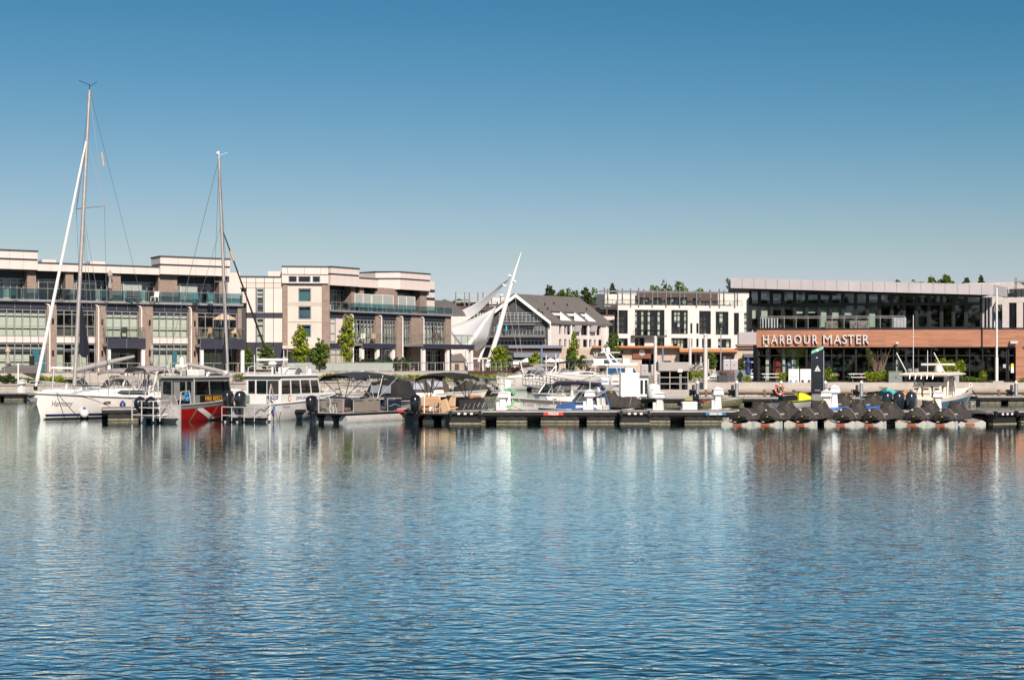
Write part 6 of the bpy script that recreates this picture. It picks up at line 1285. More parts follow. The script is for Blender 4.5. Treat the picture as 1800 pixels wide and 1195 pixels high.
# ---- generic motor cruiser used for the boats further in
def cruiser(label, px, Y, fwd, L, B, fs=.85, fb_=1.25, hm=gel, top=None, tz=2.6, cab=True, arch=False, encl=None, rub=steel, stripe=None, winm=None, eng=0, group=None, name='motor_boat', hard=None, bow_rail=True):
    t = thing(name, label, 'boat', (PX(px,Y)-fwd[0]*L/2, Y-fwd[1]*L/2, 0), face(*fwd), group); h = Hull(L,B,fs,fb_,.3,.55,.42,.2,.9,.94,2.3); hullset(t, h, hm, gel, rub, 0)
    if stripe:
        for sd in (-1,1): h.band(lambda q: h.sh(q)*.52, lambda q: h.sh(q)*.80, sd, .0, .96).build('hull_stripe', stripe, t, True)
    if cab:
        r = []
        for q,w,hh in ((.40,.78,.50),(.50,.78,.52),(.62,.66,.42),(.76,.42,.22),(.88,.14,.02)):
            y = L*q; z = h.sh(q); w *= B/2; r.append([(-w,y,z),(-w*.88,y,z+hh),(0,y,z+hh+.06),(w*.88,y,z+hh),(w,y,z)])
        MB().loft(r, closed=False).build('cabin_trunk', gel, t, True)
        for sd in (-1,1):
            o = MB().quad((sd*B*.365,L*.47,h.sh(.47)+.2),(sd*B*.365,L*.60,h.sh(.6)+.2),(sd*B*.30,L*.68,h.sh(.68)+.22),(sd*B*.33,L*.60,h.sh(.6)+.36),(sd*B*.352,L*.47,h.sh(.47)+.40)).build('cabin_window', g_far, t); md = o.modifiers.new('thickness','SOLIDIFY'); md.thickness = .05; md.offset = 0
    zc = h.sh(.4)+.45; wy = L*.46
    ws = [(-B*.40,wy-.9,zc),(-B*.36,wy,zc),(-B*.2,wy+.35,zc),(B*.2,wy+.35,zc),(B*.36,wy,zc),(B*.40,wy-.9,zc)]; up = [(x*.9,y-.45,z+.55) for x,y,z in ws]
    for i in range(5): o = MB().quad(ws[i],ws[i+1],up[i+1],up[i]).build('windscreen_pane', winm or g_boat, t)
    MB().tube(up,.025,5).tube(ws,.025,5).build('windscreen_frame', alum, t)
    for i in (1,2,3,4): rails(t,[ws[i],up[i]],.018,alum,'windscreen_post')
    ck = MB().bx(-B*.42,-B*.34,.3,wy,h.sh(.2)-.02,h.sh(.3)+.28).bx(B*.34,B*.42,.3,wy,h.sh(.2)-.02,h.sh(.3)+.28).bx(-B*.4,B*.4,.1,.3,fs-.02,fs+.3); ck.build('coaming', gel, t, bev=.05)
    seat(t, -B*.2, wy-1.1, fs+.05, .55, .5, cream, .5); seat(t, B*.2, wy-1.1, fs+.05, .55, .5, cream, .5); MB().bx(-B*.3,B*.3,.35,.8,fs,fs+.35).build('stern_bench', cream, t, bev=.06)
    if top: bimini(t, .5, wy+.1, B*.42, tz, top, steel, .08, .10, fs+.3)
    if hard: MB().loft([[(-B*.4,.6,tz),(B*.4,.6,tz),(B*.36,wy+.2,tz-.05),(-B*.36,wy+.2,tz-.05)],[(-B*.36,.8,tz+.12),(B*.36,.8,tz+.12),(B*.32,wy,tz+.09),(-B*.32,wy,tz+.09)]]).build('hard_top', hard, t, bev=.03); [rails(t,[(sd*B*.38,y,fs+.2),(sd*B*.36,y+.1,tz)],.03,white,'top_post') for sd in (-1,1) for y in (.8,wy-.1)]
    if arch: rails(t,[(-B*.45,.9,fs+.2),(-B*.42,.5,tz-.25),(-B*.3,.45,tz),(B*.3,.45,tz),(B*.42,.5,tz-.25),(B*.45,.9,fs+.2)],.07,gel,'radar_arch')
    if encl:
        r = []
        for q,hh,w in ((.04,.30,.36),(.12,.95,.40),(.30,1.15,.41),(.46,1.05,.39),(.54,.45,.34)): y = L*q; z = fs+.2; r.append([(-B*w,y,z),(-B*w*.95,y,z+hh*.6),(-B*w*.7,y,z+hh),(0,y,z+hh+.05),(B*w*.7,y,z+hh),(B*w*.95,y,z+hh*.6),(B*w,y,z)])
        MB().loft(r, closed=False).build('canvas_enclosure', encl, t, True)
        for sd in (-1,1):
            for a in (.16,.32): o = MB().quad((sd*(B*.405),L*a,fs+.55),(sd*B*.405,L*(a+.13),fs+.55),(sd*B*.37,L*(a+.12),fs+1.0),(sd*B*.37,L*(a+.01),fs+1.0)).build('vinyl_window', mat('vinyl_sheet',(.35,.38,.44),.2), t); md = o.modifiers.new('thickness','SOLIDIFY'); md.thickness = .05; md.offset = 0
    if bow_rail: stanchions(t, h, -1, .55, .97, 5, .45); stanchions(t, h, 1, .55, .97, 5, .45)
    for i in range(eng): outboard(t, (i-(eng-1)/2)*.6, -.1, fs-.1, .9, engK)
    return t, h
cruiser('white cruiser with white hard top on crossed tubes behind the sailboat bow', 152, 103, (.9,.3), 6.6, 2.6, .95, 1.3, gel, hard=white, tz=2.75)
cruiser('cruiser with grey canvas top behind the sailboat cockpit', 190, 101, (-.85,.5), 6.8, 2.6, .9, 1.25, gel, canvasG, 2.75, arch=True)
cruiser('navy striped cruiser with drooping grey canvas left of the fire boat cabin', 252, 100, (-.8,.6), 6.4, 2.5, .9, 1.2, gel, canvasG, 2.75, stripe=mat('stripe_navy',(.012,.02,.09)), arch=True)
cruiser('white runabout half hidden between fire boat and sailboat rigging', 330, 104, (-.9,.4), 6.0, 2.4, .85, 1.15, gel, canvasG, 2.5)
cruiser('silver runabout under a black canvas enclosure with clear windows', 712, 87.5, (.74,-.67), 6.2, 2.3, .78, 1.0, mat('silver_hull',(.34,.33,.33),.3,metal=.5,var=.06), cab=False, encl=canvasK, bow_rail=False)
cruiser('low boat under a brown fitted cover behind the navy bimini', 690, 104, (-.95,-.3), 6.2, 2.3, .7, .95, cream, cab=False, encl=canvasT, bow_rail=False)
cruiser('tan bowrider with white seats right of the silver pontoon boat', 655, 97, (-.9,.4), 5.4, 2.2, .7, .95, cream, cab=False, bow_rail=False)
ob, ho = cruiser('white open boat with raked aluminium windscreen and name on its bow', 958, 85, (-.80,-.60), 5.4, 2.2, .85, 1.2, white, cab=False, bow_rail=False, eng=1)
ho.write('Friday Harbour', .34, mat('grey_ink',(.2,.2,.22)), ob, .70, .66, -1, xs=.72)
for sd in (-1,1): ho.band(lambda q: ho.sh(q)-.22, lambda q: ho.sh(q)-.03, sd, 0, .985).build('sheer_stripe', mat('stripe_taupe',(.20,.17,.16),.5), ob, True); ho.band(-.05,.10,sd,0,.97).build('boot_stripe', mat('teal_boot',(.12,.17,.18),.5), ob, True)
rails(ob, [(-.9,1.5,1.2),(-.85,1.3,2.1),(.85,1.3,2.1),(.9,1.5,1.2)],.035,alum,'tow_arch')
bt, hb = cruiser('small blue covered tender with folded purple bimini beside the pedestal', 1014, 81.5, (-.93,.36), 3.6, 1.7, .50, .62, white, cab=False, bow_rail=False)
MB().loft([[(-.8,.3,.52),(-.6,.3,.62),(.6,.3,.62),(.8,.3,.52)],[(-.82,.8,.54),(-.6,.8,.92),(.6,.8,.92),(.82,.8,.54)],[(-.75,1.9,.56),(-.5,1.9,.95),(.5,1.9,.95),(.75,1.9,.56)],[(-.5,2.9,.6),(-.3,2.9,.78),(.3,2.9,.78),(.5,2.9,.6)]]).build('boat_cover', canvasB, bt, True)
rails(bt, [(.0,3.3,1.75),(.0,3.0,2.0),(0,1.8,2.03),(0,.5,1.95),(0,.2,1.65)],.13,canvasP,'folded_bimini')
for x,y in ((-.7,3.2),(.7,3.2),(-.7,.35),(.7,.35)): rails(bt, [(x,y-.3,.55),(x*.4,y,1.9)],.022,alum if y>1 else blueP,'bimini_pole')
# inner harbour
cruiser('beige sport cruiser with tinted side glass, bow towards the viewer', 1030, 158, (-.86,-.5), 9.2, 3.2, 1.5, 2.1, gel, tz=3.5, hard=gel)
bc = bpy.data.objects[[o.name for o in C.objects if o.get('label','').startswith('beige sport')][0]]; hbc = Hull(9.2,3.2,1.5,2.1,.3,.55,.42,.2,.9,.94,2.3)
for sd in (-1,1): hbc.band(-.05, lambda t: hbc.sh(t)*.72, sd, 0, .985).build('lower_hull', mat('taupe_hull',(.22,.20,.185),.3,coat=.3), bc, True)
cruiser('white express cruiser with radar arch in the inner harbour, left of the tinted cruiser', 955, 182, (.9,.4), 8.5, 3.0, 1.3, 1.8, gel, tz=3.4, arch=True, encl=canvasG)
cruiser('dark canvas topped cruiser between the two white inner cruisers', 990, 200, (-.7,.7), 8.0, 3.0, 1.3, 1.7, gel, canvasK, 3.4)
cruiser('white boat moored behind the planting left of the office', 1232, 178, (-.9,-.2), 6.5, 2.5, 1.1, 1.4, gel, bow_rail=True)
cruiser('white cruiser partly hidden behind the glass office corner', 1316, 168, (-.85,-.4), 8.0, 2.8, 1.3, 1.8, gel, tz=3.2, hard=gel)
cruiser('small open white boat near the flower tubs', 1262, 190, (-.9,.1), 6.0, 2.3, 1.0, 1.3, gel)
fy, hy = cruiser('tall white flybridge yacht with blue side glass', 1112, 166, (.93,.3), 11.5, 3.6, 1.6, 2.2, gel, cab=False, bow_rail=True, name='flybridge_yacht')
cabin(fy, 1.45, 2.6, 7.6, 1.6, 2.2, 3.3, 3.5, gel, (.35,.7), (.5,), mat('blue_glass',(.03,.10,.22),.08,spec=.8), .08, .9, .3, gel)
MB().loft([[(-1.7,.2,3.58),(1.7,.2,3.58),(1.4,7.4,3.7),(-1.4,7.4,3.7)],[(-1.75,.1,3.85),(1.75,.1,3.85),(1.4,7.6,4.0),(-1.4,7.6,4.0)]]).build('flybridge_deck', gel, fy, bev=.05)
MB().bx(-1.3,1.3,.6,2.2,3.86,4.5).build('flybridge_sofa', white, fy, bev=.1); MB().bx(-1.2,1.2,5.2,6.3,3.9,4.7).build('flybridge_console', gel, fy, bev=.12)
MB().prism([(3.1,3.9),(4.6,3.9),(3.0,5.5),(2.2,5.5)],-1.5,-1.35,'x').prism([(3.1,3.9),(4.6,3.9),(3.0,5.5),(2.2,5.5)],1.35,1.5,'x').build('arch_leg', gel, fy); MB().prism([(3.5,4.05),(4.2,4.05),(3.0,5.25),(2.75,5.25)],1.505,1.52,'x').build('arch_glass', mat('blue_glass',(.03,.10,.22)), fy)
MB().bx(-1.6,1.6,1.5,4.6,5.45,5.58).build('arch_top', gel, fy, bev=.05)
for x in (-.55,.75): MB().lathe([(.3,0),(.34,.3),(.28,.6),(.08,.75)],12,(x,3.0,5.58)).build('radome', white, fy, True)
fy.scale = (.78,.78,.78)
rails(fy, [(0.1,3.0,5.58),(0.1,2.9,7.2)],.05,white,'antenna_mast'); MB().box((.1,2.95,6.6),(1.1,.12,.12)).build('radar_bar', white, fy)
for sd in (-1,1): rails(fy, [(sd*1.5,.5,3.9),(sd*1.5,.5,4.9),(sd*1.5,2.4,4.9)],.03)
# ---- cream centre console, stern to the viewer
cc = thing('centre_console_boat', 'cream centre console boat with hard top, three helm seats and triple outboards', 'boat', (PX(1597,83.5),83.5,0), R(-37)); hc = Hull(9.6,3.1,1.05,1.65,.4,.8,.4,.16,.9,.96,2.5)
hc.mesh().build('hull', mat('steel_blue_hull',(.10,.17,.24),.25,coat=.4), cc, True); hc.deck(.35,inset=.15,t1=.9).build('deck', cream, cc, True)
for sd in (-1,1):
    P_ = hc.sheer(sd); Q_ = hc.sheer(sd,0,0,1,14,.3); MB().loft([[p,q,q-Vector((0,0,.32))] for p,q in zip(P_,Q_)],closed=False,cap=False).build('gunwale', cream, cc, True)
    hc.band(lambda t: hc.sh(t)-.16, lambda t: hc.sh(t)-.01, sd, 0, .985).build('sheer_band', cream, cc, True)
MB().bx(-1.45,1.45,.0,.12,-.1,1.05).build('transom', cream, cc); MB().bx(-1.2,1.2,.15,.55,.7,1.15).build('transom_bench', cream, cc, bev=.06)
for x in (-1.0,-.3,.42): outboard(cc, x, -.25, .55, 1.25, mat('engine_blue_black',(.025,.032,.045),.22,coat=.5), 0)
MB().bx(-.75,.75,3.9,5.2,.75,1.75).build('console', cream, cc, bev=.1); MB().prism([(5.1,.75),(6.4,.75),(6.0,1.35),(5.1,1.6)],-.7,.7,'x').build('bow_lounger', cream, cc, bev=.06)
for x in (-.62,0,.62):
    MB().bx(x-.26,x+.26,2.85,3.3,1.15,1.36).build('helm_seat', cream, cc, bev=.05); MB().prism([(-.26,0),(.26,0),(.24,.42),(.15,.56),(-.15,.56),(-.24,.42)],-.07,.07).xf(Matrix.Translation((x,2.86,1.34))).build('seat_back', cream, cc, bev=.04); MB().box((x,2.77,1.62),(.26,.02,.07)).build('seat_slot', blackP, cc)
MB().bx(-.95,.95,2.7,3.35,.72,1.16).build('leaning_post', cream, cc, bev=.05)
for x in (-.6,0,.6): MB().bx(x-.2,x+.2,2.685,2.70,.86,1.04).build('tackle_drawer', tan, cc, bev=.01)
for sd in (-1,1):
    rails(cc,[(sd*1.0,3.4,.8),(sd*1.02,3.55,2.35)],.05,cream,'top_post'); rails(cc,[(sd*.95,5.0,.8),(sd*.95,4.7,2.35)],.05,cream,'top_post')
    o = MB().quad((sd*1.0,3.75,1.45),(sd*.97,4.9,1.45),(sd*.96,4.65,2.3),(sd*1.0,3.75,2.3)).build('side_glass', g_boat, cc)
MB().quad((-.95,4.95,1.75),(.95,4.95,1.75),(.93,4.65,2.32),(-.93,4.65,2.32)).build('windscreen', g_boat, cc)
MB().loft([[(-1.45,2.3,2.36),(1.45,2.3,2.36),(1.25,5.7,2.42),(-1.25,5.7,2.42)],[(-1.5,2.2,2.46),(1.5,2.2,2.46),(1.3,5.9,2.50),(-1.3,5.9,2.50)],[(-1.2,2.6,2.60),(1.2,2.6,2.60),(1.0,5.3,2.62),(-1.0,5.3,2.62)]]).build('hard_top', cream, cc, bev=.04)
for x in (-.8,-.45,-.1,.25,.6): rails(cc,[(x,2.25,2.45),(x,2.15,2.2)],.03,cream,'rod_holder')
MB().lathe([(.20,0),(.25,.1),(.22,.3),(.08,.4)],12,(.35,3.8,2.62)).build('radome', white, cc, True); MB().box((.15,4.2,3.06),(2.0,.15,.13),rz=.1).build('radar_bar', white, cc, bev=.03); rails(cc,[(.15,4.2,2.62),(.15,4.2,3.0)],.08,white,'radar_post')
for x,y in ((-1.15,2.6),(1.15,2.6)): rails(cc,[(x,y,2.6),(x-.75,y+.3,3.75)],.03,white,'outrigger')
for x,y,hh in ((-.9,3.0,3.4),(-.1,3.2,1.3)): rails(cc,[(x,y,2.6),(x,y,2.6+hh)],.02,white,'whip_antenna')
for x in (-.95,-.55): MB().box((x,2.6,2.72),(.2,.22,.2)).build('spot_light', galv, cc, bev=.03)
for q in ((-1.2,7.6,1.3),(1.2,7.6,1.3)): seat(cc,q[0]*.5,q[1]-.6,.95,.5,1.4,cream,.2,'bow_seat')
line('black dock line from the cream boat bow to the dock', [worldpt(cc,(1.1,7.4,1.5)),worldpt(cc,(1.6,7.2,.9)),worldpt(cc,(1.6,6.2,.55))], blackP, .03)
# ---- olive jon boat, dark dinghy
jb = thing('jon_boat', 'olive flat bottomed jon boat with small outboard by the fuel dock', 'boat', (PX(1228,102.5),102.5,0), R(-62)); hj = Hull(3.6,1.4,.42,.62,.1,.35,.5,.12,.35,.9,3.0)
hj.mesh().build('hull', oliveP, jb, True); hj.deck(.12,inset=.05,t1=.92).build('floor', oliveP, jb); [MB().bx(-.6,.6,y,y+.3,.30,.40).build('thwart', oliveP, jb) for y in (.4,1.5,2.5)]; outboard(jb, 0, -.02, .42, .72, engK); MB().bx(.3,.5,-.01,.0,.1,.3).build('number_plate', white, jb); MB().bx(-.3,.1,.3,.7,.42,.52).build('fuel_can', redP, jb, bev=.03)
dg = thing('dinghy', 'small dark inflatable dinghy left of the olive jon boat', 'boat', (PX(1206,103.5),103.5,0), R(-30))
MB().tube([(-.5,0,.25),(-.55,1.2,.25),(-.4,1.9,.3),(0,2.2,.36),(.4,1.9,.3),(.55,1.2,.25),(.5,0,.25)],.2,10).build('tube', blackP, dg, True); MB().bx(-.45,.45,.05,1.9,.1,.2).build('floor', blackP, dg); MB().bx(-.5,.5,0,.06,.1,.45).build('transom', blackP, dg); MB().bx(-.3,.2,.4,.8,.45,.55).build('yellow_cushion', yellowP, dg, bev=.04)
# ---- open personal watercraft behind the front row
def pwc(label, px, Y, rzd, m1, m2, m3, z=.35):
    t = thing('personal_watercraft', label, 'watercraft', (PX(px,Y),Y,z), R(rzd), 'open watercraft'); h = Hull(3.2,1.2,.38,.55,.15,.3,.45,.2,.7,.9,2.2); hullset(t, h, m1, m2, m3, 0, None, .06)
    MB().loft([[(-.28,.3,.4),(-.18,.3,.72),(.18,.3,.72),(.28,.3,.4)],[(-.26,1.2,.42),(-.16,1.2,.80),(.16,1.2,.80),(.26,1.2,.42)],[(-.24,1.5,.45),(-.14,1.5,.74),(.14,1.5,.74),(.24,1.5,.45)]]).build('saddle', blackP, t, True)
    MB().loft([[(-.34,1.5,.45),(-.2,1.6,.95),(.2,1.6,.95),(.34,1.5,.45)],[(-.40,2.1,.5),(-.22,2.0,.90),(.22,2.0,.90),(.40,2.1,.5)],[(-.20,2.95,.56),(-.1,2.9,.62),(.1,2.9,.62),(.20,2.95,.56)]]).build('cowl', m2, t, True)
    rails(t,[(-.38,1.55,1.02),(-.1,1.65,1.0),(.1,1.65,1.0),(.38,1.55,1.02)],.03,blackP,'handlebar'); MB().box((0,.12,.46),(.7,.3,.05)).build('stern_mat', m3, t)
    d_ = thing('watercraft_dock', label.split(' ')[0]+' drive-on float carrying a '+' '.join(label.split(' ')[1:5]), 'float', (PX(px,Y),Y-.1,0), R(rzd), 'inner drive-on floats'); MB().loft([[(-.8,-.2,-.1),(.8,-.2,-.1),(.8,-.2,.3),(.2,-.2,.18),(-.2,-.2,.18),(-.8,-.2,.3)],[(-.8,3.2,-.1),(.8,3.2,-.1),(.8,3.2,.36),(.2,3.2,.22),(-.2,3.2,.22),(-.8,3.2,.36)]]).build('float_body', mat('float_plastic',(.62,.60,.54)), d_)
    return t
greyH = mat('watercraft_grey',(.42,.42,.43),.3,coat=.3)
pwc('yellow and grey watercraft on a float left of the sign pylon', 1365, 90, -62, greyH, yellowP, engK)
pwc('white and black watercraft on a float right of the sign pylon', 1480, 92, 40, white, engK, canvasK, .5)
pwc('teal decked watercraft on a float behind the pylon pedestals', 1522, 95, -60, white, tealP, engK, .5)
pwc('orange and black watercraft on a float beside the cream boat', 1548, 90, -62, engK, mat('orange_yellow',(.75,.30,.02),.4), engK, .4)
watercraft('charcoal covered watercraft in the second row behind the pylon pedestals', (PX(1500,87),87,.1), R(-50), 'covered watercraft behind the front row'); watercraft('charcoal covered watercraft just right of the pylon in the second row', (PX(1450,89),89,.1), R(-50), 'covered watercraft behind the front row')
cw = watercraft('charcoal covered watercraft beyond the long dock near the round tank', (PX(1128,84),84,.3), R(70), 'covered watercraft behind the front row')
watercraft('charcoal covered watercraft by the gangway left of the hose pedestal', (PX(860,118),118,.5), R(65), 'covered watercraft behind the front row')
bl_ = thing('blue_float_boat', 'bright blue covered tender behind the front row right of the pylon', 'boat', (PX(1447,81),81,0), R(-60)); hb_ = Hull(3.0,1.3,.4,.55,.12,.3,.5,.2,.6,.9,2.4); hullset(bl_, hb_, white, mat('bright_blue',(.03,.20,.75),.4), steel, 0, None, .25)
b2_ = dup(bl_, (PX(1497,81),81,0), R(-60), 'bright blue covered tender between the fourth and fifth covered watercraft')
# ---------------------------------------------------------------- far trees behind the roofs
for i,(px,rt,rb_,wpx,Y,kind) in enumerate(((966,498,545,50,430,'pine'),(1030,502,545,44,450,'pine'),(1077,496,545,36,440,'pine'),(1008,512,545,60,460,'oval'),(1050,513,545,60,470,'oval'),(1172,499,540,46,450,'oval'),(1196,500,540,50,455,'oval'),(1225,508,540,60,460,'oval'),(1283,500,540,34,450,'oval'),(1150,510,540,40,460,'oval'),
        (1638,492,540,40,330,'oval'),(1663,488,540,38,325,'oval'),(1700,486,540,44,330,'pine'),(1725,484,540,26,320,'pine'),(1612,497,540,50,335,'oval'),(1500,497,540,30,335,'oval'),(1575,499,540,40,340,'oval'),(1789,500,540,50,300,'oval'),(815,524,560,50,440,'oval'),(780,527,560,40,440,'oval'),(985,510,545,30,455,'oval'))):
    zt = PZ(rt,Y); h = (zt-1.25)*.975; w = wpx/F_PX*Y
    where = {0:'left of the gable roof, tallest dark pine',1:'pine rising over the leafy clump right of the gable roof',2:'small pine beside the steel pergola'}
    lab = ['dark pine standing alone above the left end of the grey metal roof','broad pine above the leafy trees behind the grey metal roof','narrow pine above the left end of the white roof pergola','leafy tree on the left of the clump behind the metal roof','leafy tree under the broad pine behind the metal roof','left of two round trees above the white roof terrace','right of two round trees above the white roof terrace','low tree top behind the right half of the roof terrace','tree top just left of the harbour office roof','low tree top at the left of the roof terrace',
        'tree top above the right half of the harbour office roof','second tree top above the right half of the harbour office roof','pine top above the white wall right of the office','thin pine beside the mast above the white wall','low tree top over the middle of the office roof','small tree top over the left half of the office roof','tree top left of the clump over the office roof','tree at the far right edge behind the white house','tree behind the roof pergola above the sail canopy','tree behind the grey roofed house left of the canopy','tree beside the lone pine above the metal roof'][i]
    tree('pine_tree' if kind == 'pine' else 'leafy_tree', lab, (PX(px,Y),Y,1.25), h, w*(1.5 if kind == 'pine' else 1.3), L_dark if kind == 'pine' else L_green, 5200, .85, .45 if kind == 'pine' else .35, kind, group='far trees', seed=40+i)
# ---------------------------------------------------------------- trees and planting on the left bank
for i,(px,rt,Y,wpx,m,sh,lab) in enumerate(((527,573,157,31,L_lime,'oval','bright green young tree in front of the teal townhouse windows'),(562,598,156,31,L_green,'oval','dark round young tree in front of the townhouse porch'),(609,556,158,25,L_lime,'column','narrow columnar lime tree before the white townhouse corner'),(467,604,157,27,L_green,'oval','small round tree before the white panelled townhouse wall'),(434,612,156,12,L_green,'column','thin young tree half hidden behind the black furled sail'),
      (877,608,186,34,L_lime,'oval','yellow green young tree beside the foot of the canopy mast'),(1008,586,270,16,L_lime,'oval','small lime tree on the roof garden before the white gable side'),(1076,583,268,24,L_green,'oval','green tree in front of the white gable end'),(941,620,238,24,L_lime,'oval','round young tree in front of the low restaurant'),(1003,620,262,20,L_green,'oval','left of two small trees before the tan stone wall'),(1024,624,262,18,L_green,'oval','right of two small trees before the tan stone wall'),(1060,622,262,20,L_green,'oval','tree under the black oval shop sign'),
      (1250,620,262,16,L_green,'column','slim tree between the shop fronts under the orange roof'),(1280,628,262,18,L_oliv,'oval','thin tree in front of the purple shop sign'),(1303,630,258,18,L_oliv,'oval','small tree beside the dark awning near the office'))):
    zb_ = 2.15 if i in (0,1,2,3,4) else 1.25; zt = PZ(rt,Y)
    tree('young_tree', lab, (PX(px,Y),Y,zb_-.05), zt-zb_, wpx/F_PX*Y, m, 1500, .30 if Y<200 else .36, .22, sh, group='young trees by the harbour', seed=90+i, lean=.1)
# ---------------------------------------------------------------- right quay
QZ, RZ = .95, 1.50
def at(px, Y, z): return (PX(px,Y),Y,z)
qf = thing('quay_fender_rail', 'brown timber fender rail on posts along the harbour office quay wall', 'rail', at(1180,118.8,0))
MB().bx(0,40,0,.12,.66,.80).build('rail', teak, qf)
for i in range(17): MB().bx(i*2.4+.4,i*2.4+.56,.02,.2,.1,.95).build('post', teak, qf)
for i in range(34): o = obj('wall_block', pane_mesh(1.16,.42,stone,'wall_block',.16), qf, loc=(i*1.2+.6,.2,.32)); o.scale = (1,1,1+.1*((i*7)%3-1))
for i,px in enumerate((1226,1295,1373,1451,1514,1786)):
    t = thing('mooring_pile', ['grey steel pile with pointed cap below the lime shrubs','grey steel pile with pointed cap left of the office corner','grey steel pile with pointed cap behind the yellow watercraft','grey steel pile with pointed cap right of the sign pylon','grey steel pile with pointed cap below the picnic table','grey steel pile with pointed cap at the right edge before the glass door'][i], 'pile', at(px,118.3,-1), 0, 'quay piles')
    MB().tube([(0,0,0),(0,0,2.5)],.15,12).build('shaft', galv, t, True); MB().lathe([(.17,2.5),(.12,2.58),(.02,2.72)],12).build('cap', white, t, True); MB().tube([(-.32,.12,1.9),(-.32,.12,2.35)],.12,10).build('guide_ring', darkG, t, True)
lr = thing('life_ring', 'orange and white life ring on the quay pile behind the yellow watercraft', 'life ring', at(1371,117.9,.95)); MB().tube([(.36*math.cos(a*math.pi/10),0,.36*math.sin(a*math.pi/10)) for a in range(21)],.07,8).build('ring', orangeP, lr, True)
for a in (0,math.pi/2,math.pi,-math.pi/2): MB().tube([(.36*math.cos(a-.12),-.012,.36*math.sin(a-.12)),(.36*math.cos(a+.12),-.012,.36*math.sin(a+.12))],.078,8).build('band', white, lr, True)
def pole(label, px, row0, row1, Y, r, m=white, top=None, name='pole', cat='pole'):
    z0,z1 = PZ(row0,Y),PZ(row1,Y); t = thing(name, label, cat, (PX(px,Y),Y,z0), 0, 'tall poles'); MB().tube([(0,0,-1.2),(0,0,z1-z0)],[r,r*.85],10).build('shaft', m, t, True); MB().lathe([(r*1.05,0),(r*.7,r*.6),(.01,r*1.1)],10,(0,0,z1-z0)).build('cap', m, t, True)
    if top == 'lamp': MB().box((0,-.25,z1-z0),(.18,.6,.08)).build('lamp_head', galv, t)
    if top == 'base': MB().bx(-.45,.45,-.45,.45,-.02,.32).build('plinth', conc, t, bev=.03); MB().tube([(0,0,.3),(0,0,2.3)],.13,10).build('sleeve', white, t, True)
    return t
pile = mat('pale_pile',(.66,.62,.60),.5,var=.1,grime=.15)
pole('tall pale pile right of the glazed booth roof', 1240, 680, 590, 120.6, .19, pile); pole('tall pale pile behind the lime shrubs', 1213, 668, 596, 146, .17, pile); pole('tall pale pile left of the glazed booth', 1152, 690, 594, 114, .16, pile)
pole('slim lamp post in front of the purple shop sign', 1267, 655, 578, 200, .09, galv, 'lamp', 'lamp_post', 'lamp post'); pole('tall white flagpole before the right end of the office', 1752, 676, 508, 121.9, .09, white, 'base', 'flagpole', 'flagpole')
for i,(px,r1,m) in enumerate(((952,612,mat('blue_pile',(.16,.22,.36),.5)),(960,625,pile),(977,623,pile),(984,624,pile),(993,626,pile),(1058,592,pile),(1232,628,pile),(1245,632,pile),(1288,634,pile),(1165,612,mat('blue_pile',(.16,.22,.36))))):
    pole(['blue pile behind the inner harbour cruisers','pale pile just right of the blue pile','pale pile above the dark topped cruiser','pale pile, middle of three in the inner harbour','pale pile, right of three in the inner harbour','slim pale pole in front of the oval shop sign','pale post left of the slim shop tree','pale post right of the slim shop tree','pale post right of the purple sign','blue pile behind the glazed booth'][i], px, 668, r1, 205+i, .16 if i in (0,9) else .11, m)
# fuel dock equipment
FZ = .55
pc = thing('pump_house', 'white cabinet pump house with two narrow glass doors on the fuel dock', 'cabinet', at(1091,109.4,FZ), .0)
w1 = PX(1124,109.4)-PX(1091,109.4); w2 = PX(1140,109.4)-PX(1091,109.4)
MB().bx(0,w1,0,1.2,0,1.85).build('cabinet', white, pc, bev=.02); MB().bx(w1+.004,w2,.12,1.1,.05,1.42).build('door_case', white, pc, bev=.02); MB().bx(.35,.95,.2,.9,1.85,2.28).build('roof_box', mat('pinkish_white',(.74,.66,.66),.5), pc, bev=.03)
for z_ in (.62,1.24): MB().bx(.04,w1-.04,-.006,.01,z_,z_+.012).build('panel_seam', panelG, pc)
MB().bx(w1*.5,w1*.5+.012,-.006,.01,.05,1.8).build('panel_seam', panelG, pc)
for a in (.08,.42): MB().bx(w1+a,w1+a+.2,.10,.125,.25,1.3).build('door_glass', g_far, pc)
MB().bx(.85,1.2,-.12,-.01,0,.06).build('foot', darkG, pc)
tk = thing('water_tank', 'round white tank with small blue crest in front of the booth', 'tank', at(1149,106.9,FZ)); MB().lathe([(.46,.0),(.50,.1),(.50,.85),(.42,1.0),(.15,1.08),(.08,1.1)],18).build('body', white, tk, True); MB().lathe([(.1,1.08),(.1,1.18)],8).build('lid', redP, tk)
for x,z,m in ((-.12,.62,blueP),(.0,.72,mat('lilac',(.25,.22,.5))),(.1,.58,blueP),(-.02,.5,redP)): MB().ball((x,-.47,z),.07,6,4,(1.2,.4,.8)).build('crest', m, tk)
boothg = mat('booth_grey',(.40,.365,.34),.5,var=.06,grime=.1)
bo = thing('glazed_booth', 'small grey booth with glazed sides and boxy roof on the fuel dock', 'booth', at(1158,109.2,FZ)); bw = PX(1211,109.2)-PX(1158,109.2); kz = lambda r: PZ(r,109.2)-FZ
MB().bx(0,bw,0,1.8,0,kz(686)).build('base_panel', boothg, bo, bev=.02); MB().bx(-.03,bw+.03,-.05,1.85,kz(652),kz(636.5)).build('roof_box', boothg, bo, bev=.02)
window(bo, .05, bw*.72, kz(686), kz(652), .06, [.5], [.34,.67], boothg, g_dark, .06, .08, None, 0); window(bo, bw*.72+.03, bw-.04, kz(686), kz(652), .06, 1, [.34,.67], boothg, g_dark, .05, .08, None, 0)
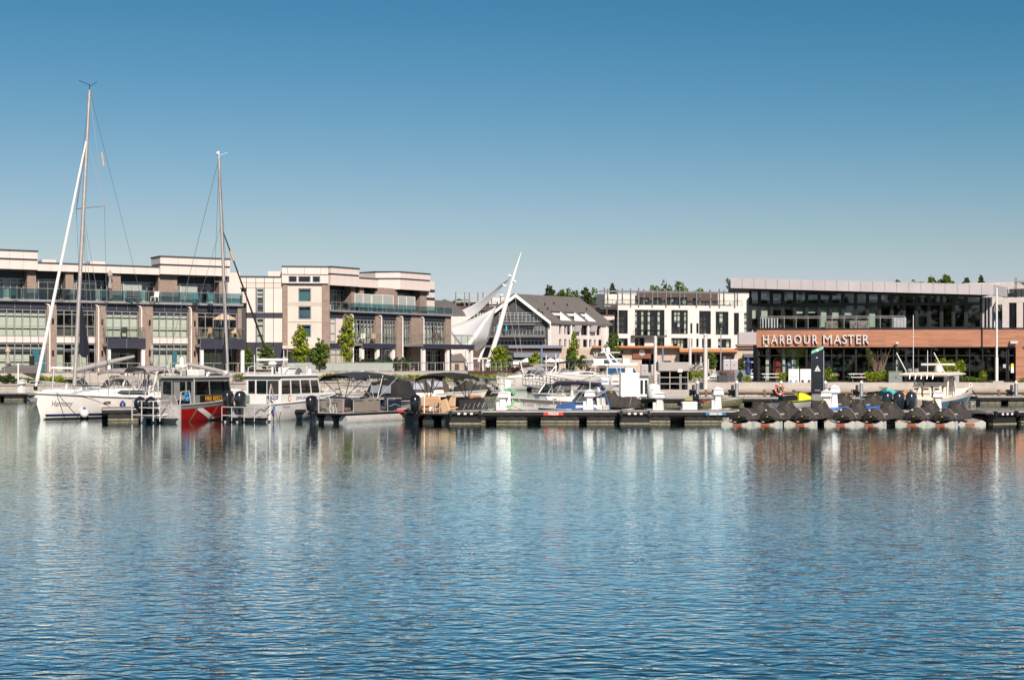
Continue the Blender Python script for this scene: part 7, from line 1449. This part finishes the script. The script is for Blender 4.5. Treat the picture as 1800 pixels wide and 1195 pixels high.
MB().bx(.1,bw-.1,1.5,1.6,kz(686),kz(652)).build('rear_wall', interD, bo); MB().bx(.3,1.3,.6,1.1,kz(686),kz(676)).build('counter', darkG, bo); MB().bx(bw*.62,bw*.78,-.14,-.06,kz(654),kz(649)).build('lamp', white, bo)
MB().bx(.02,.06,.1,1.5,kz(686),kz(652)).build('side_glass', g_dark, bo)
def dispensers(label, pxs, Y, z, counter):
    a,b = PX(counter[0],Y),PX(counter[1],Y); t = thing('service_counter', label, 'counter', (a,Y,z)); h = 1.0
    MB().bx(0,(b-a)*.45,0,.8,0,h).build('dark_panel', mat('plum_panel',(.07,.06,.075),.5), t); MB().bx((b-a)*.45+.005,b-a,0,.8,0,h).build('grey_panel', mat('sage_panel',(.17,.20,.19),.5), t)
    for px in pxs: x = PX(px,Y)-a; MB().bx(x,x+.62,.1,.6,h,h+.95).build('dispenser', panelG, t, bev=.03); MB().box((x+.3,.09,h+.45),(.09,.02,.08)).build('button', blackP, t)
    for x in (.9,1.15): MB().lathe([(.06,0),(.06,.02)],10).xf(Matrix.Translation((x,-.012,.84)) @ Matrix.Rotation(R(90),4,'X')).build('dial', orangeP, t)
    return t
dispensers('dark service counter with two pale dispensers left of the booth', (1127,1145), 123, 1.05, (1124,1159)); dispensers('dark service counter with two pale dispensers left of the office', (1272,1285), 126, RZ, (1268,1320))
def closed_umb(label, px, row0, row1, Y, m, name='closed_umbrella'):
    z0,z1 = PZ(row0,Y),PZ(row1,Y); h = z1-z0; t = thing(name, label, 'umbrella', (PX(px,Y),Y,z0), 0, 'closed umbrellas'); MB().tube([(0,0,0),(0,0,h)],.03,6).build('pole', galv, t); MB().bx(-.25,.25,-.25,.25,0,.06).build('base', darkG, t)
    MB().lathe([(.05,h*.32),(.20,h*.36),(.24,h*.44),(.13,h*.62),(.15,h*.72),(.28,h*.80),(.10,h*.95),(.01,h*1.0)],9).build('canopy', m, t, True)
navyU = mat('royal_canvas',(.015,.035,.18),.8,var=.15,scale=6)
closed_umb('closed royal blue umbrella beside the tall pile left of the booth', 1153, 676, 630, 124, navyU); closed_umb('closed royal blue umbrella by the counter left of the office', 1315, 674, 628, 124.5, navyU)
# sign pylon on the dock
pl = thing('sign_pylon', 'tall dark navy sign pylon with slanted mint green top on the dock', 'sign', at(1426.5,80.2,.62), -.08); pw = PX(1447,80.2)-PX(1426.5,80.2); pz = lambda r: PZ(r,80.2)-.62
inkN = mat('pylon_navy',(.006,.012,.020),.45,var=.06,spec=.25); mint = mat('mint_panel',(.18,.52,.40),.4,var=.04)
MB().bx(.02,pw-.02,0,.25,0,pz(692)).build('base', mat('pylon_grey',(.22,.22,.21),.5), pl, bev=.01); MB().prism([(0,pz(692)),(pw,pz(692)),(pw,pz(613.5)),(0,pz(622))],-.02,.27).build('body', inkN, pl); MB().prism([(0,pz(622)+.005),(pw,pz(613.5)+.005),(pw,pz(608)),(.03,pz(616.5)),(0,pz(617.5))],-.03,.28).build('top', mint, pl); MB().bx(pw+.003,pw+.04,0,.24,pz(692),pz(616)).build('edge_trim', frameG, pl)
MB().prism([(-.13,0),(.13,0),(0,.24)],-.035,-.022).xf(Matrix.Translation((pw/2,0,pz(650)))).build('triangle_mark', white, pl); MB().prism([(-.045,0),(.045,0),(0,.085)],-.042,-.036).xf(Matrix.Translation((pw/2,0,pz(650)+.06))).build('mark_centre', inkN, pl)
MB().bx(pw/2-.16,pw/2+.16,-.03,-.022,pz(652.2),pz(650.8)).build('caption', white, pl); MB().lathe([(.07,0),(.07,.01)],12).xf(Matrix.Translation((pw/2,-.032,pz(615.8))) @ Matrix.Rotation(R(90),4,'X')).build('logo', white, pl); MB().prism([(-.05,-.035),(.06,0),(-.05,.035)],-.03,-.022).xf(Matrix.Translation((pw/2-.02,0,pz(628.5)))).build('arrow', white, pl); MB().bx(pw/2-.15,pw/2+.15,-.03,-.022,pz(687),pz(684.8)).build('plate', mat('plate_plum',(.3,.16,.2),.5), pl)
# information boards
ib = thing('information_boards', 'two white information boards on a stone plinth before the office', 'sign', at(1386,121.9,RZ-.2)); bx_ = lambda px: PX(px,121.9)-PX(1386,121.9); bz = lambda r: PZ(r,121.9)-RZ+.2
MB().bx(bx_(1400),bx_(1411),.1,.5,0,bz(676)).build('plinth', conc, ib, bev=.02)
for k_,(a,b) in enumerate(((1386,1404.5),(1406.5,1427))):
    MB().bx(bx_(a),bx_(b),-.04,.04,bz(676),bz(648.5)).build('board', white, ib, bev=.01); MB().bx(bx_(a)+.1,bx_(b)-.1,-.046,-.042,bz(662.4),bz(661.2)).build('text_line', panelG, ib)
    for q,(fx,m) in enumerate(((.2,mat('logo_blue',(.05,.3,.5))),(.75,mat('logo_grey',(.3,.33,.36))))): MB().lathe([(.13,0),(.13,.01)],12).xf(Matrix.Translation((bx_(a)+(bx_(b)-bx_(a))*fx,-.045,bz(670))) @ Matrix.Rotation(R(90),4,'X')).build('logo', m if k_ == 0 else darkG, ib)
text('Experience', .16, mat('grey_ink',(.2,.2,.22)), 'lettering', ib, M=Matrix.Translation((bx_(1396),-.05,bz(662.5))))
def picnic(label, px0, px1, Y):
    t = thing('picnic_table', label, 'table', at(px0,Y,RZ)); L = PX(px1,Y)-PX(px0,Y); MB().bx(0,L,0,.75,.68,.74).build('table_top', alum, t, bev=.01)
    for y in (-.6,1.05): MB().bx(.05,L-.05,y,y+.3,.40,.45).build('bench', alum, t, bev=.01)
    for x in (.25,L-.25): MB().tube([(x,-.5,.05),(x,.2,.68)],.03,5).tube([(x,1.25,.05),(x,.55,.68)],.03,5).tube([(x,-.5,.40),(x,1.25,.40)],.03,5).build('leg', galv, t)
picnic('aluminium picnic table at the left end of the office shop front', 1339, 1369, 122.2); picnic('aluminium picnic table left of the twiggy shrub', 1492, 1520, 122.2)
tb = thing('transformer_box', 'grey green electrical cabinet between twiggy shrub and cream boat', 'cabinet', at(1562,121.8,RZ-.1)); tw_ = PX(1586,121.8)-PX(1562,121.8); MB().bx(0,tw_,0,.9,0,1.0).build('cabinet', mat('sage_metal',(.17,.20,.18),.5), tb, bev=.03); MB().bx(-.02,tw_+.02,-.03,.93,1.0,1.05).build('lid', mat('sage_metal',(.17,.20,.18)), tb); MB().bx(tw_*.52,tw_*.56,-.03,.0,.42,.62).build('handle', blackP, tb)
for i,(a,b,r0) in enumerate(((1659,1667,657),(1673,1686,657))): t = thing('wedge_screen', ('narrow white slatted wedge screen beside the lime bush','wide white slatted wedge screen right of the lime bush')[i], 'screen', at(a,122.3,RZ)); w_ = PX(b,122.3)-PX(a,122.3); [MB().prism([(w_*q/6+.01,0),(w_*(q+1)/6-.01,0),(w_*(q+1)/6-.01,.35+.75*(q+1)/6),(w_*q/6+.01,.35+.75*q/6)],0,.08).build('slat', panelG, t) for q in range(6)]
sg = thing('warning_sign', 'small red and white warning sign on the quay edge right of the cream boat', 'sign', at(1706,120.3,QZ)); MB().bx(-.13,.13,0,.03,.0,.55).build('board', white, sg); [MB().lathe([(.07,0),(.07,.01)],10).xf(Matrix.Translation((0,-.012,z)) @ Matrix.Rotation(R(90),4,'X')).build('symbol', redP, sg) for z in (.16,.40)]
# planting on the quay
for i,(px,Y,w,d,h,m,lab,n) in enumerate(((1218,124,2.2,1.2,1.15,L_lime,'bright lime shrub bed right of the glazed booth',1500),(1206,128,1.8,1,1.4,L_green,'green flowering shrub behind the lime bed',900),(1374,122.6,1.0,.8,.95,L_lime,'lime shrub left of the information boards',700),(1449,122.6,.9,.8,1.35,L_lime,'tall lime shrub right of the sign pylon',800),(1533,122.4,1.1,.9,1.1,L_lime,'round lime shrub left of the twiggy shrub',900),(1551,122.4,1.1,.9,1.0,L_lime,'round lime shrub left of the electrical cabinet',900),(1669,123.2,2.4,1.4,2.0,L_lime,'large spreading lime bush behind the cream boat hard top',2200),(1712,123,1.8,.8,.55,L_green,'low green plants right of the wedge screens',700),(1728,123,.5,.5,1.0,L_lime,'small lime plant by the right shop windows',250),(1312,123,.6,.5,.6,L_lime,'small lime plant below the blue umbrella',300),(1804,123,.9,.6,.5,L_green,'small green plant at the right edge',200),(1462,122.8,.7,.5,.5,L_green,'low shrub beside the tall lime shrub',300))):
    shrub('shrub', lab, at(px,Y,RZ-.05), w, d, h, m, n, .13, group='quay shrubs', seed=200+i)
sp = thing('twiggy_shrub', 'bare twiggy shrub with an olive leafed top before the office', 'shrub', at(1543,122.9,RZ)); tr = random.Random(9); tg = MB()
for i in range(34):
    a = tr.uniform(0,6.28); l = tr.uniform(1.6,2.9); e = Vector((math.cos(a)*l*.33+.15,math.sin(a)*l*.22,l)); tg.tube([(0,0,0),tuple(e*.5+Vector((tr.uniform(-.1,.1),0,0))),tuple(e)],[.022,.014,.006],4)
    for k_ in range(2): b_ = e*tr.uniform(.5,.8); tg.tube([b_, b_+Vector((tr.uniform(-.35,.35),tr.uniform(-.2,.2),tr.uniform(.2,.5)))],[.009,.004],3)
tg.build('twigs', twig, sp); obj('foliage', leaf_mesh('foliage', [((-.7,0,2.2),(.35,.3,.45)),((-.55,0,1.6),(.3,.3,.3)),((-.85,0,2.7),(.2,.2,.25))], L_oliv, 800, .12, np.random.default_rng(5)), sp)
def tub(label, px, Y, z, m=redP): 
    t = thing('flower_tub', label, 'planter', at(px,Y,z)); MB().loft([[(-.38,-.3,0),(.38,-.3,0),(.38,.3,0),(-.38,.3,0)],[(-.45,-.36,.6),(.45,-.36,.6),(.45,.36,.6),(-.45,.36,.6)]]).build('tub', darkG, t, bev=.02); obj('foliage', leaf_mesh('foliage',[((0,0,.72),(.4,.3,.18))],L_green,260,.1,np.random.default_rng(3)), t); obj('flowers', leaf_mesh('flowers',[((0,-.1,.82),(.38,.3,.12))],leafmat('red_petal',(.35,.02,.02),(.6,.05,.04)),120,.08,np.random.default_rng(4)), t)
tub('dark flower tub with red flowers left of the service counter', 1270, 123.5, RZ)
obj_ = tag(obj('white_flowers', leaf_mesh('white_flowers',[((0,0,1.2),(1.1,.5,.35)),((.9,0,.9),(.6,.5,.3))], leafmat('white_petal',(.6,.58,.55),(.8,.78,.75)), 500, .13, np.random.default_rng(8)), loc=at(1222,127.2,RZ)), 'mass of white blossom above the lime shrub bed', 'flowers', kind='stuff')
# inner quay dressing
for i,px in enumerate((1029,1038,1045,1052)):
    t = thing('traffic_cone', ['orange traffic cone, leftmost before the tan stone wall','second orange traffic cone before the tan stone wall','third orange traffic cone beside the shop awning','orange traffic cone nearest the oval sign'][i], 'cone', at(px,258.6,1.25), 0, 'orange cones'); MB().lathe([(.32,0),(.32,.06),(.26,.07),(.06,1.25)],10).build('cone', orangeP, t, True); MB().lathe([(.2,.5),(.155,.75)],10).build('band', white, t)
for i,px in enumerate((926,944,968,982)):
    t = thing('parasol', ['white parasol at the left of the restaurant terrace','white parasol second from the left on the restaurant terrace','white parasol right of the blue pile','white parasol at the right of the restaurant terrace'][i], 'parasol', at(px,262,1.25), 0, 'restaurant parasols'); MB().tube([(0,0,0),(0,0,2.5)],.05,6).build('pole', galv, t); MB().lathe([(1.5,2.0),(1.45,2.1),(.6,2.5),(.05,2.75)],8).build('canopy', white, t)
shrub('burgundy_shrub', 'mass of burgundy shrubs at the end of the left bank', at(909,181,1.2), 2.6, 1.5, 1.7, L_red, 1800, .2, seed=300)
# ---------------------------------------------------------------- left bank: terrace rail, planting, furniture
TE = [(-60,136.6),(-20,137.4),(300,147.4),(520,154.6)]; TE2 = [(520,154.6),(690,160.4),(822,170.4),(900,181)]
tr_ = thing('terrace_railing', 'long grey metal railing along the left townhouse terrace', 'railing', (0,0,0)); railing(tr_, [(PX(a,Y),Y,2.15) for a,Y in TE], .95, galv, 1.5, None, 0, .04, 'rail_run', (1.0,))
tr2 = thing('terrace_railing', 'picket railing with frosted glass below the brick balconies', 'railing', (0,0,0)); railing(tr2, [(PX(a,Y),Y,2.15) for a,Y in TE2[:2]], 1.0, galv, 1.5, g_frost, 0, .035, 'rail_run'); railing(tr2, [(PX(a,Y),Y,2.15) for a,Y in TE2[1:]], 1.0, galv, 1.5, None, .55, .045, 'rail_run')
tw2 = thing('timber_planter_wall', 'dark brown timber planter wall below the terrace railing', 'planter', (0,0,0))
PT = [Vector((PX(a,Y)-.0,Y-.25,0)) for a,Y in TE+TE2[1:]]
for i in range(len(PT)-1):
    a,b = PT[i],PT[i+1]; n = max(1,int((b-a).length/3))
    for k_ in range(n):
        p,q = a.lerp(b,k_/n),a.lerp(b,(k_+1)/n-.004); d = q-p
        for zz in (1.78,1.98): o = obj('board', pane_mesh(d.length,.19,wood,'board',.06), tw2, loc=((p.x+q.x)/2,(p.y+q.y)/2,zz+.08)); o.rotation_euler = (0,0,math.atan2(d.y,d.x))
for i,(px,Y,w,d,h,m,n,lab) in enumerate(((3,134.2,1.0,.8,.95,L_dark,700,'clipped dark hedge block at the left edge'),(18,134.6,.7,.8,.95,L_dark,600,'second clipped dark hedge block at the left edge'),(50,135.6,3.0,.8,.6,L_green,900,'low green planting behind the sailboat forestay'),(86,136.6,2.4,.8,.75,L_lime,800,'low bright planting right of the furled genoa'),(120,138,2.4,.7,.7,L_green,700,'low planting behind the white cruiser'),(300,143.5,2.6,.7,.75,L_lime,800,'bright planting left of the fire boat roof'),(440,150,3.0,.8,.8,L_green,900,'green planting behind the second mast'),(470,151,2.0,.7,.7,L_lime,600,'bright planting left of the police boat radar'),(590,155.5,3.2,.9,.85,L_lime,1300,'lime hostas at the left under the navy bimini'),(640,157,3.2,.9,.85,L_lime,1300,'lime hostas at the right under the navy bimini'),(685,158.6,2.2,.8,.7,L_lime,800,'lime hostas left of the black bimini'),(215,141,2.2,.7,.7,L_green,600,'green planting behind the sailboat boom'))):
    shrub('border_planting', lab, at(px,Y,1.18), w, d, h, m, n, .17, 'plants', 'border planting on the left bank', 400+i)
for i,(a,b) in enumerate(((700,160.5),(760,164),(830,170),(880,176))): t = obj('ornamental_grass', leaf_mesh('ornamental_grass',[((x_*1.0-1.5,0,.25),(.8,.5,.38)) for x_ in range(4)],L_lime,1500,.26,np.random.default_rng(500+i)), loc=at(a+25,b-1.0,1.2)); tag(t, ['soft green grasses below the frosted railing','soft green grasses behind the black bimini','soft green grasses before the picket railing','soft green grasses beside the burgundy shrubs'][i], 'grass', kind='stuff')
cy_ = [(631,168.5),(643,169.6),(655,170.6),(667,171.5),(685,173),(697,174),(709,175),(719,176)]
for i,(px,Y) in enumerate(cy_): tree('cypress', ['dark clipped cypress, first from the left on the brick terrace','dark clipped cypress, second from the left on the brick terrace','dark clipped cypress, third from the left on the brick terrace','dark clipped cypress, fourth from the left on the brick terrace','dark clipped cypress, fourth from the right on the brick terrace','dark clipped cypress, third from the right on the brick terrace','dark clipped cypress, second from the right on the brick terrace','dark clipped cypress, rightmost on the brick terrace'][i], at(px,Y-8,2.15), 1.55, 1.0, L_dark, 900, .17, .08, 'column', 'shrub', 'terrace cypresses', 600+i)
closed_umb('closed beige umbrella on the left end of the terrace', 14, 655, 608, 139, mat('beige_canvas',(.42,.36,.30),.85)); closed_umb('closed grey umbrella before the third brick pier', 267, 655, 604, 147.5, canvasG); closed_umb('closed grey umbrella on the top floor balcony', 193.5, 526, 474, 145.3, canvasG)
uo = thing('open_umbrella', 'open tan umbrella on the first floor balcony right of the second mast', 'umbrella', at(394,150.3,PZ(592,150.3))); MB().tube([(0,0,0),(0,0,2.3)],.03,6).build('pole', galv, uo); MB().lathe([(1.25,1.75),(1.2,1.85),(.5,2.25),(.04,2.45)],8).build('canopy', mat('tan_canvas',(.60,.45,.32),.8), uo)
rf_ = random.Random(21)
def chair(label, px, row, Y, m, group='balcony chairs'):
    t = thing('patio_chair', label, 'chair', at(px,Y,PZ(row,Y)), rf_.uniform(-.8,.8), group); MB().bx(-.3,.3,-.3,.3,.38,.46).build('seat', m, t, bev=.03); MB().box((0,.3,.72),(.6,.07,.6),rx=-.15).build('backrest', m, t, bev=.03)
    for x in (-.27,.27):
        for y in (-.27,.27): MB().bx(x-.025,x+.025,y-.025,y+.025,0,.40).build('leg', m, t)
for i,(px,row,Y,m,l) in enumerate(((101,525.5,142.3,blackP,'black chair on the top balcony left of the tall mast'),(118,526,142.8,blackP,'second black chair on the top balcony left of the tall mast'),(228,528.8,145.8,blackP,'dark chair on the top balcony right of the boom'),(240,529,146.2,darkG,'grey chair on the top balcony right of the boom'),(272,529.5,147.3,white,'pale chair on the top balcony before the wide brick pier'),(345,533,149,tealC,'teal chair on the top balcony by the second mast'),(372,533.5,150,tealC,'second teal chair on the top balcony by the second mast'),(660,549,172.0,redP,'red chair on the top balcony of the brick townhouses'),(673,549.6,173,redP,'second red chair on the top balcony of the brick townhouses'),(626,547,169,greyV,'grey lounger on the top balcony of the brick townhouses'),(593,545.6,166.3,blackP,'black chair at the corner of the brick townhouse top balcony'),(605,546,167.3,blackP,'second black chair at the corner of the brick townhouse top balcony'),(218,592,145.2,blackP,'dark chair on the small first floor balcony'),(365,593,150.0,tan,'tan chair left under the open tan umbrella'),(412,593,151.2,tan,'tan chair right under the open tan umbrella'),(636,601,168.5,white,'white chair on the first floor brick balcony'),(655,601,170,tan,'tan chair on the first floor brick balcony'),(760,600,176,wood,'brown chair on the far first floor balcony'),(775,600,177,wood,'second brown chair on the far first floor balcony'))): chair(l, px, row, Y, m)
ft = thing('covered_patio_set', 'grey covered patio furniture on the left terrace', 'furniture', at(38,139.2,2.15)); MB().loft([[(-1.7,-.5,0),(1.7,-.5,0),(1.7,.6,0),(-1.7,.6,0)],[(-1.75,-.55,.5),(1.75,-.55,.55),(1.7,.6,.6),(-1.7,.6,.5)],[(-1.2,-.3,.75),(1.3,-.3,.72),(1.2,.4,.78),(-1.2,.4,.72)]]).build('cover', mat('cover_grey',(.14,.13,.12),.85,bump=.4,scale=5), ft, True)
cm_ = thing('chimenea', 'tall black cylindrical patio heater beside the teal doors', 'heater', at(56,139.6,2.15)); MB().lathe([(.22,0),(.24,.05),(.24,1.55),(.27,1.6),(.27,1.68)],14).build('body', mat('heater_black',(.03,.022,.022),.4), cm_, True)
pg_ = thing('garden_pergola', 'white framed pergola with lounge seating beside the canopy foot', 'pergola', at(822,187,1.6)); pgw = PX(874,187)-PX(822,187)
for x in (0,pgw*.5,pgw*.84,pgw): MB().bx(x,x+.14,0,.14,0,2.1).build('post', white, pg_); 
MB().bx(-.1,pgw+.25,-.1,2.6,2.0,2.2).build('roof', mat('cream_roof',(.66,.60,.52),.7), pg_); MB().bx(.3,pgw-.6,.9,1.6,0,.9).build('lounge_seat', mat('wicker_brown',(.20,.12,.08),.8,var=.2,scale=9), pg_, bev=.1)
hut = thing('stone_hut', 'small tan stone hut with grey pitched roof under the end balcony', 'hut', at(783,192,1.8)); hw_ = PX(816,192)-PX(783,192); MB().bx(0,hw_,0,3,0,1.6).build('wall', stoneT, hut); MB().prism([(-.3,1.55),(hw_+.3,1.55),(hw_*.8,2.6),(hw_*.2,2.3)],-.3,3.3).build('roof', roofG, hut); MB().bx(hw_*.5,hw_*.72,-.03,.02,0,1.2).build('door', darkG, hut)
pole('pale marker post on the promenade behind the forestay', 32, 677, 640, 131, .08, white); pole('slim lamp post beside the police boat radar', 505, 668, 611, 150, .06, galv, None, 'lamp_post', 'lamp post')

# ---------------------------------------------------------------- dock clutter
def cleat(t, x, y, z):
    MB().bx(x-.05,x-.02,y-.03,y+.03,z,z+.07).bx(x+.02,x+.05,y-.03,y+.03,z,z+.07).tube([(x-.17,y,z+.085),(x+.17,y,z+.085)],[.018,.018],6).build('cleat', galv, t)
for x in (2.2,4.1,6.3,8.0,10.6,12.4,13.9): cleat(d1, x, .22, .62)
for x in (2.0,6.0,10.0): cleat(d1b, x, .22, .62)
for i,(px,Y,m) in enumerate(((905,77.9,ropeW),(1105,77.6,ropeW),(1185,77.9,blackP),(1275,78.0,ropeW))):
    t = thing('coiled_rope', ['pale rope coiled on the dock right of the hose pedestal','pale rope coiled on the dock behind the middle finger head','black rope coiled on the dock right of the tank pedestal','pale rope coiled on the dock near the first covered watercraft'][i], 'rope', at(px,Y,.64), 0, 'coiled ropes')
    MB().tube([((.12+.012*a)*math.cos(a*.7),(.12+.012*a)*math.sin(a*.7),.01*(a%9)) for a in range(26)],.016,5).build('coil', m, t, True)
for i,(px,Y,w) in enumerate(((1200,78.4,.8),)):
    t = thing('dock_box', 'white dock storage box right of the tank pedestal', 'box', at(px,Y,.62), .05); MB().bx(0,w,0,.5,0,.34).build('box', white, t, bev=.02); MB().prism([(0-.03,.34),(w+.03,.34),(w+.03,.38),(w-.05,.44),(.05,.44),(-.03,.38)],-.03,.53).build('lid', white, t, bev=.01)
line('white line from the tan seated pontoon boat to the dock', [worldpt(p2,(1.2,.1,.55)),worldpt(p2,(1.5,-.1,.45)),Vector(at(800,76.9,.66))], ropeW, .018)
line('white line from the police boat stern to the finger float', [worldpt(po,(1.25,.3,.9)),worldpt(po,(1.6,.5,.55)),Vector(at(495,80,.7))], ropeW, .018)
line('white line from the silver pontoon boat to the red cornered float', [worldpt(p1,(1.2,4.6,.6)),worldpt(p1,(1.5,4.8,.5)),Vector(at(688,80.6,.7))], ropeW, .018)
line('white line from the open boat bow to the long dock', [worldpt(ob,(-.3,5.3,1.1)),worldpt(ob,(-.5,5.5,.7)),Vector(at(915,78.6,.66))], ropeW, .018)
cruiser('pale blue hulled workboat behind the purple bimini', 1018, 103, (-.97,.2), 5.6, 2.0, .75, .95, mat('pale_blue_hull',(.22,.34,.42),.4), cab=False, bow_rail=False)
cruiser('long low boat with tan cover behind the tan seats', 780, 112, (.95,.2), 5.6, 2.2, .75, 1.0, cream, cab=False, encl=canvasT, bow_rail=False)
cruiser('white cruiser with grey canvas in the inner harbour below the restaurant', 930, 168, (-.8,-.5), 7.5, 2.8, 1.2, 1.6, gel, canvasG, 3.0, arch=True)
cruiser('white inner harbour boat behind the blue umbrella and booth', 1190, 172, (-.9,.3), 7.0, 2.6, 1.2, 1.6, gel, canvasN, 2.9)
cruiser('white sport boat left of the service counter dispensers', 1250, 165, (.9,-.3), 6.5, 2.5, 1.0, 1.4, gel, stripe=mat('stripe_navy',(.012,.02,.09)))
for i,(px,Y,rw,dx) in enumerate(((1063,150,652,3.0),(1082,150,650,2.2))):
    t = thing('hanging_sign', ['white notice board on the gangway left of the pump house','second white notice board on the gangway beside the pump house'][i], 'sign', at(px,Y*.78,1.1)); MB().bx(-.35,.35,0,.04,.3,.9).build('board', white, t); MB().tube([(-.3,.02,-.4),(-.3,.02,.95)],.025,5).build('post', galv, t); MB().tube([(.3,.02,-.4),(.3,.02,.95)],.025,5).build('post', galv, t); MB().bx(-.25,.25,-.012,-.002,.5,.6).build('print', redP if i else blueP, t)
# ---------------------------------------------------------------- wooded shore behind the viewer (it shows in the office windows)
rngW = np.random.default_rng(77); cl = []
for i in range(230):
    x = -330+i*2.9; h = 17+4*math.sin(i*.7)+rngW.uniform(-3,3); y = -95+rngW.uniform(-8,8)
    for k in range(3): cl.append(((x+rngW.uniform(-2,2),y,1.5+h*(.22+.28*k)),(4.2,4,h*.2)))
o = obj('woodland', leaf_mesh('woodland', cl, L_green, 26000, 2.6, rngW)); tag(o, 'dense leafy woodland on the shore opposite the harbour', 'wood', kind='stuff')
struct('far_bank', MB().bx(-900,900,-400,-82,-1,1.2), turf)
cl = []
for i in range(240):
    x = -420+i*3.5; h = 13+3*math.sin(i*.5)+rngW.uniform(-2,2)
    for k in range(2): cl.append(((x+rngW.uniform(-2,2),505+rngW.uniform(-10,10),1.2+h*(.3+.34*k)),(5,4,h*.26)))
tag(obj('woodland', leaf_mesh('woodland', cl, L_green, 24000, 2.2, rngW)), 'far leafy woodland on the rising ground behind the harbour village', 'wood', kind='stuff')
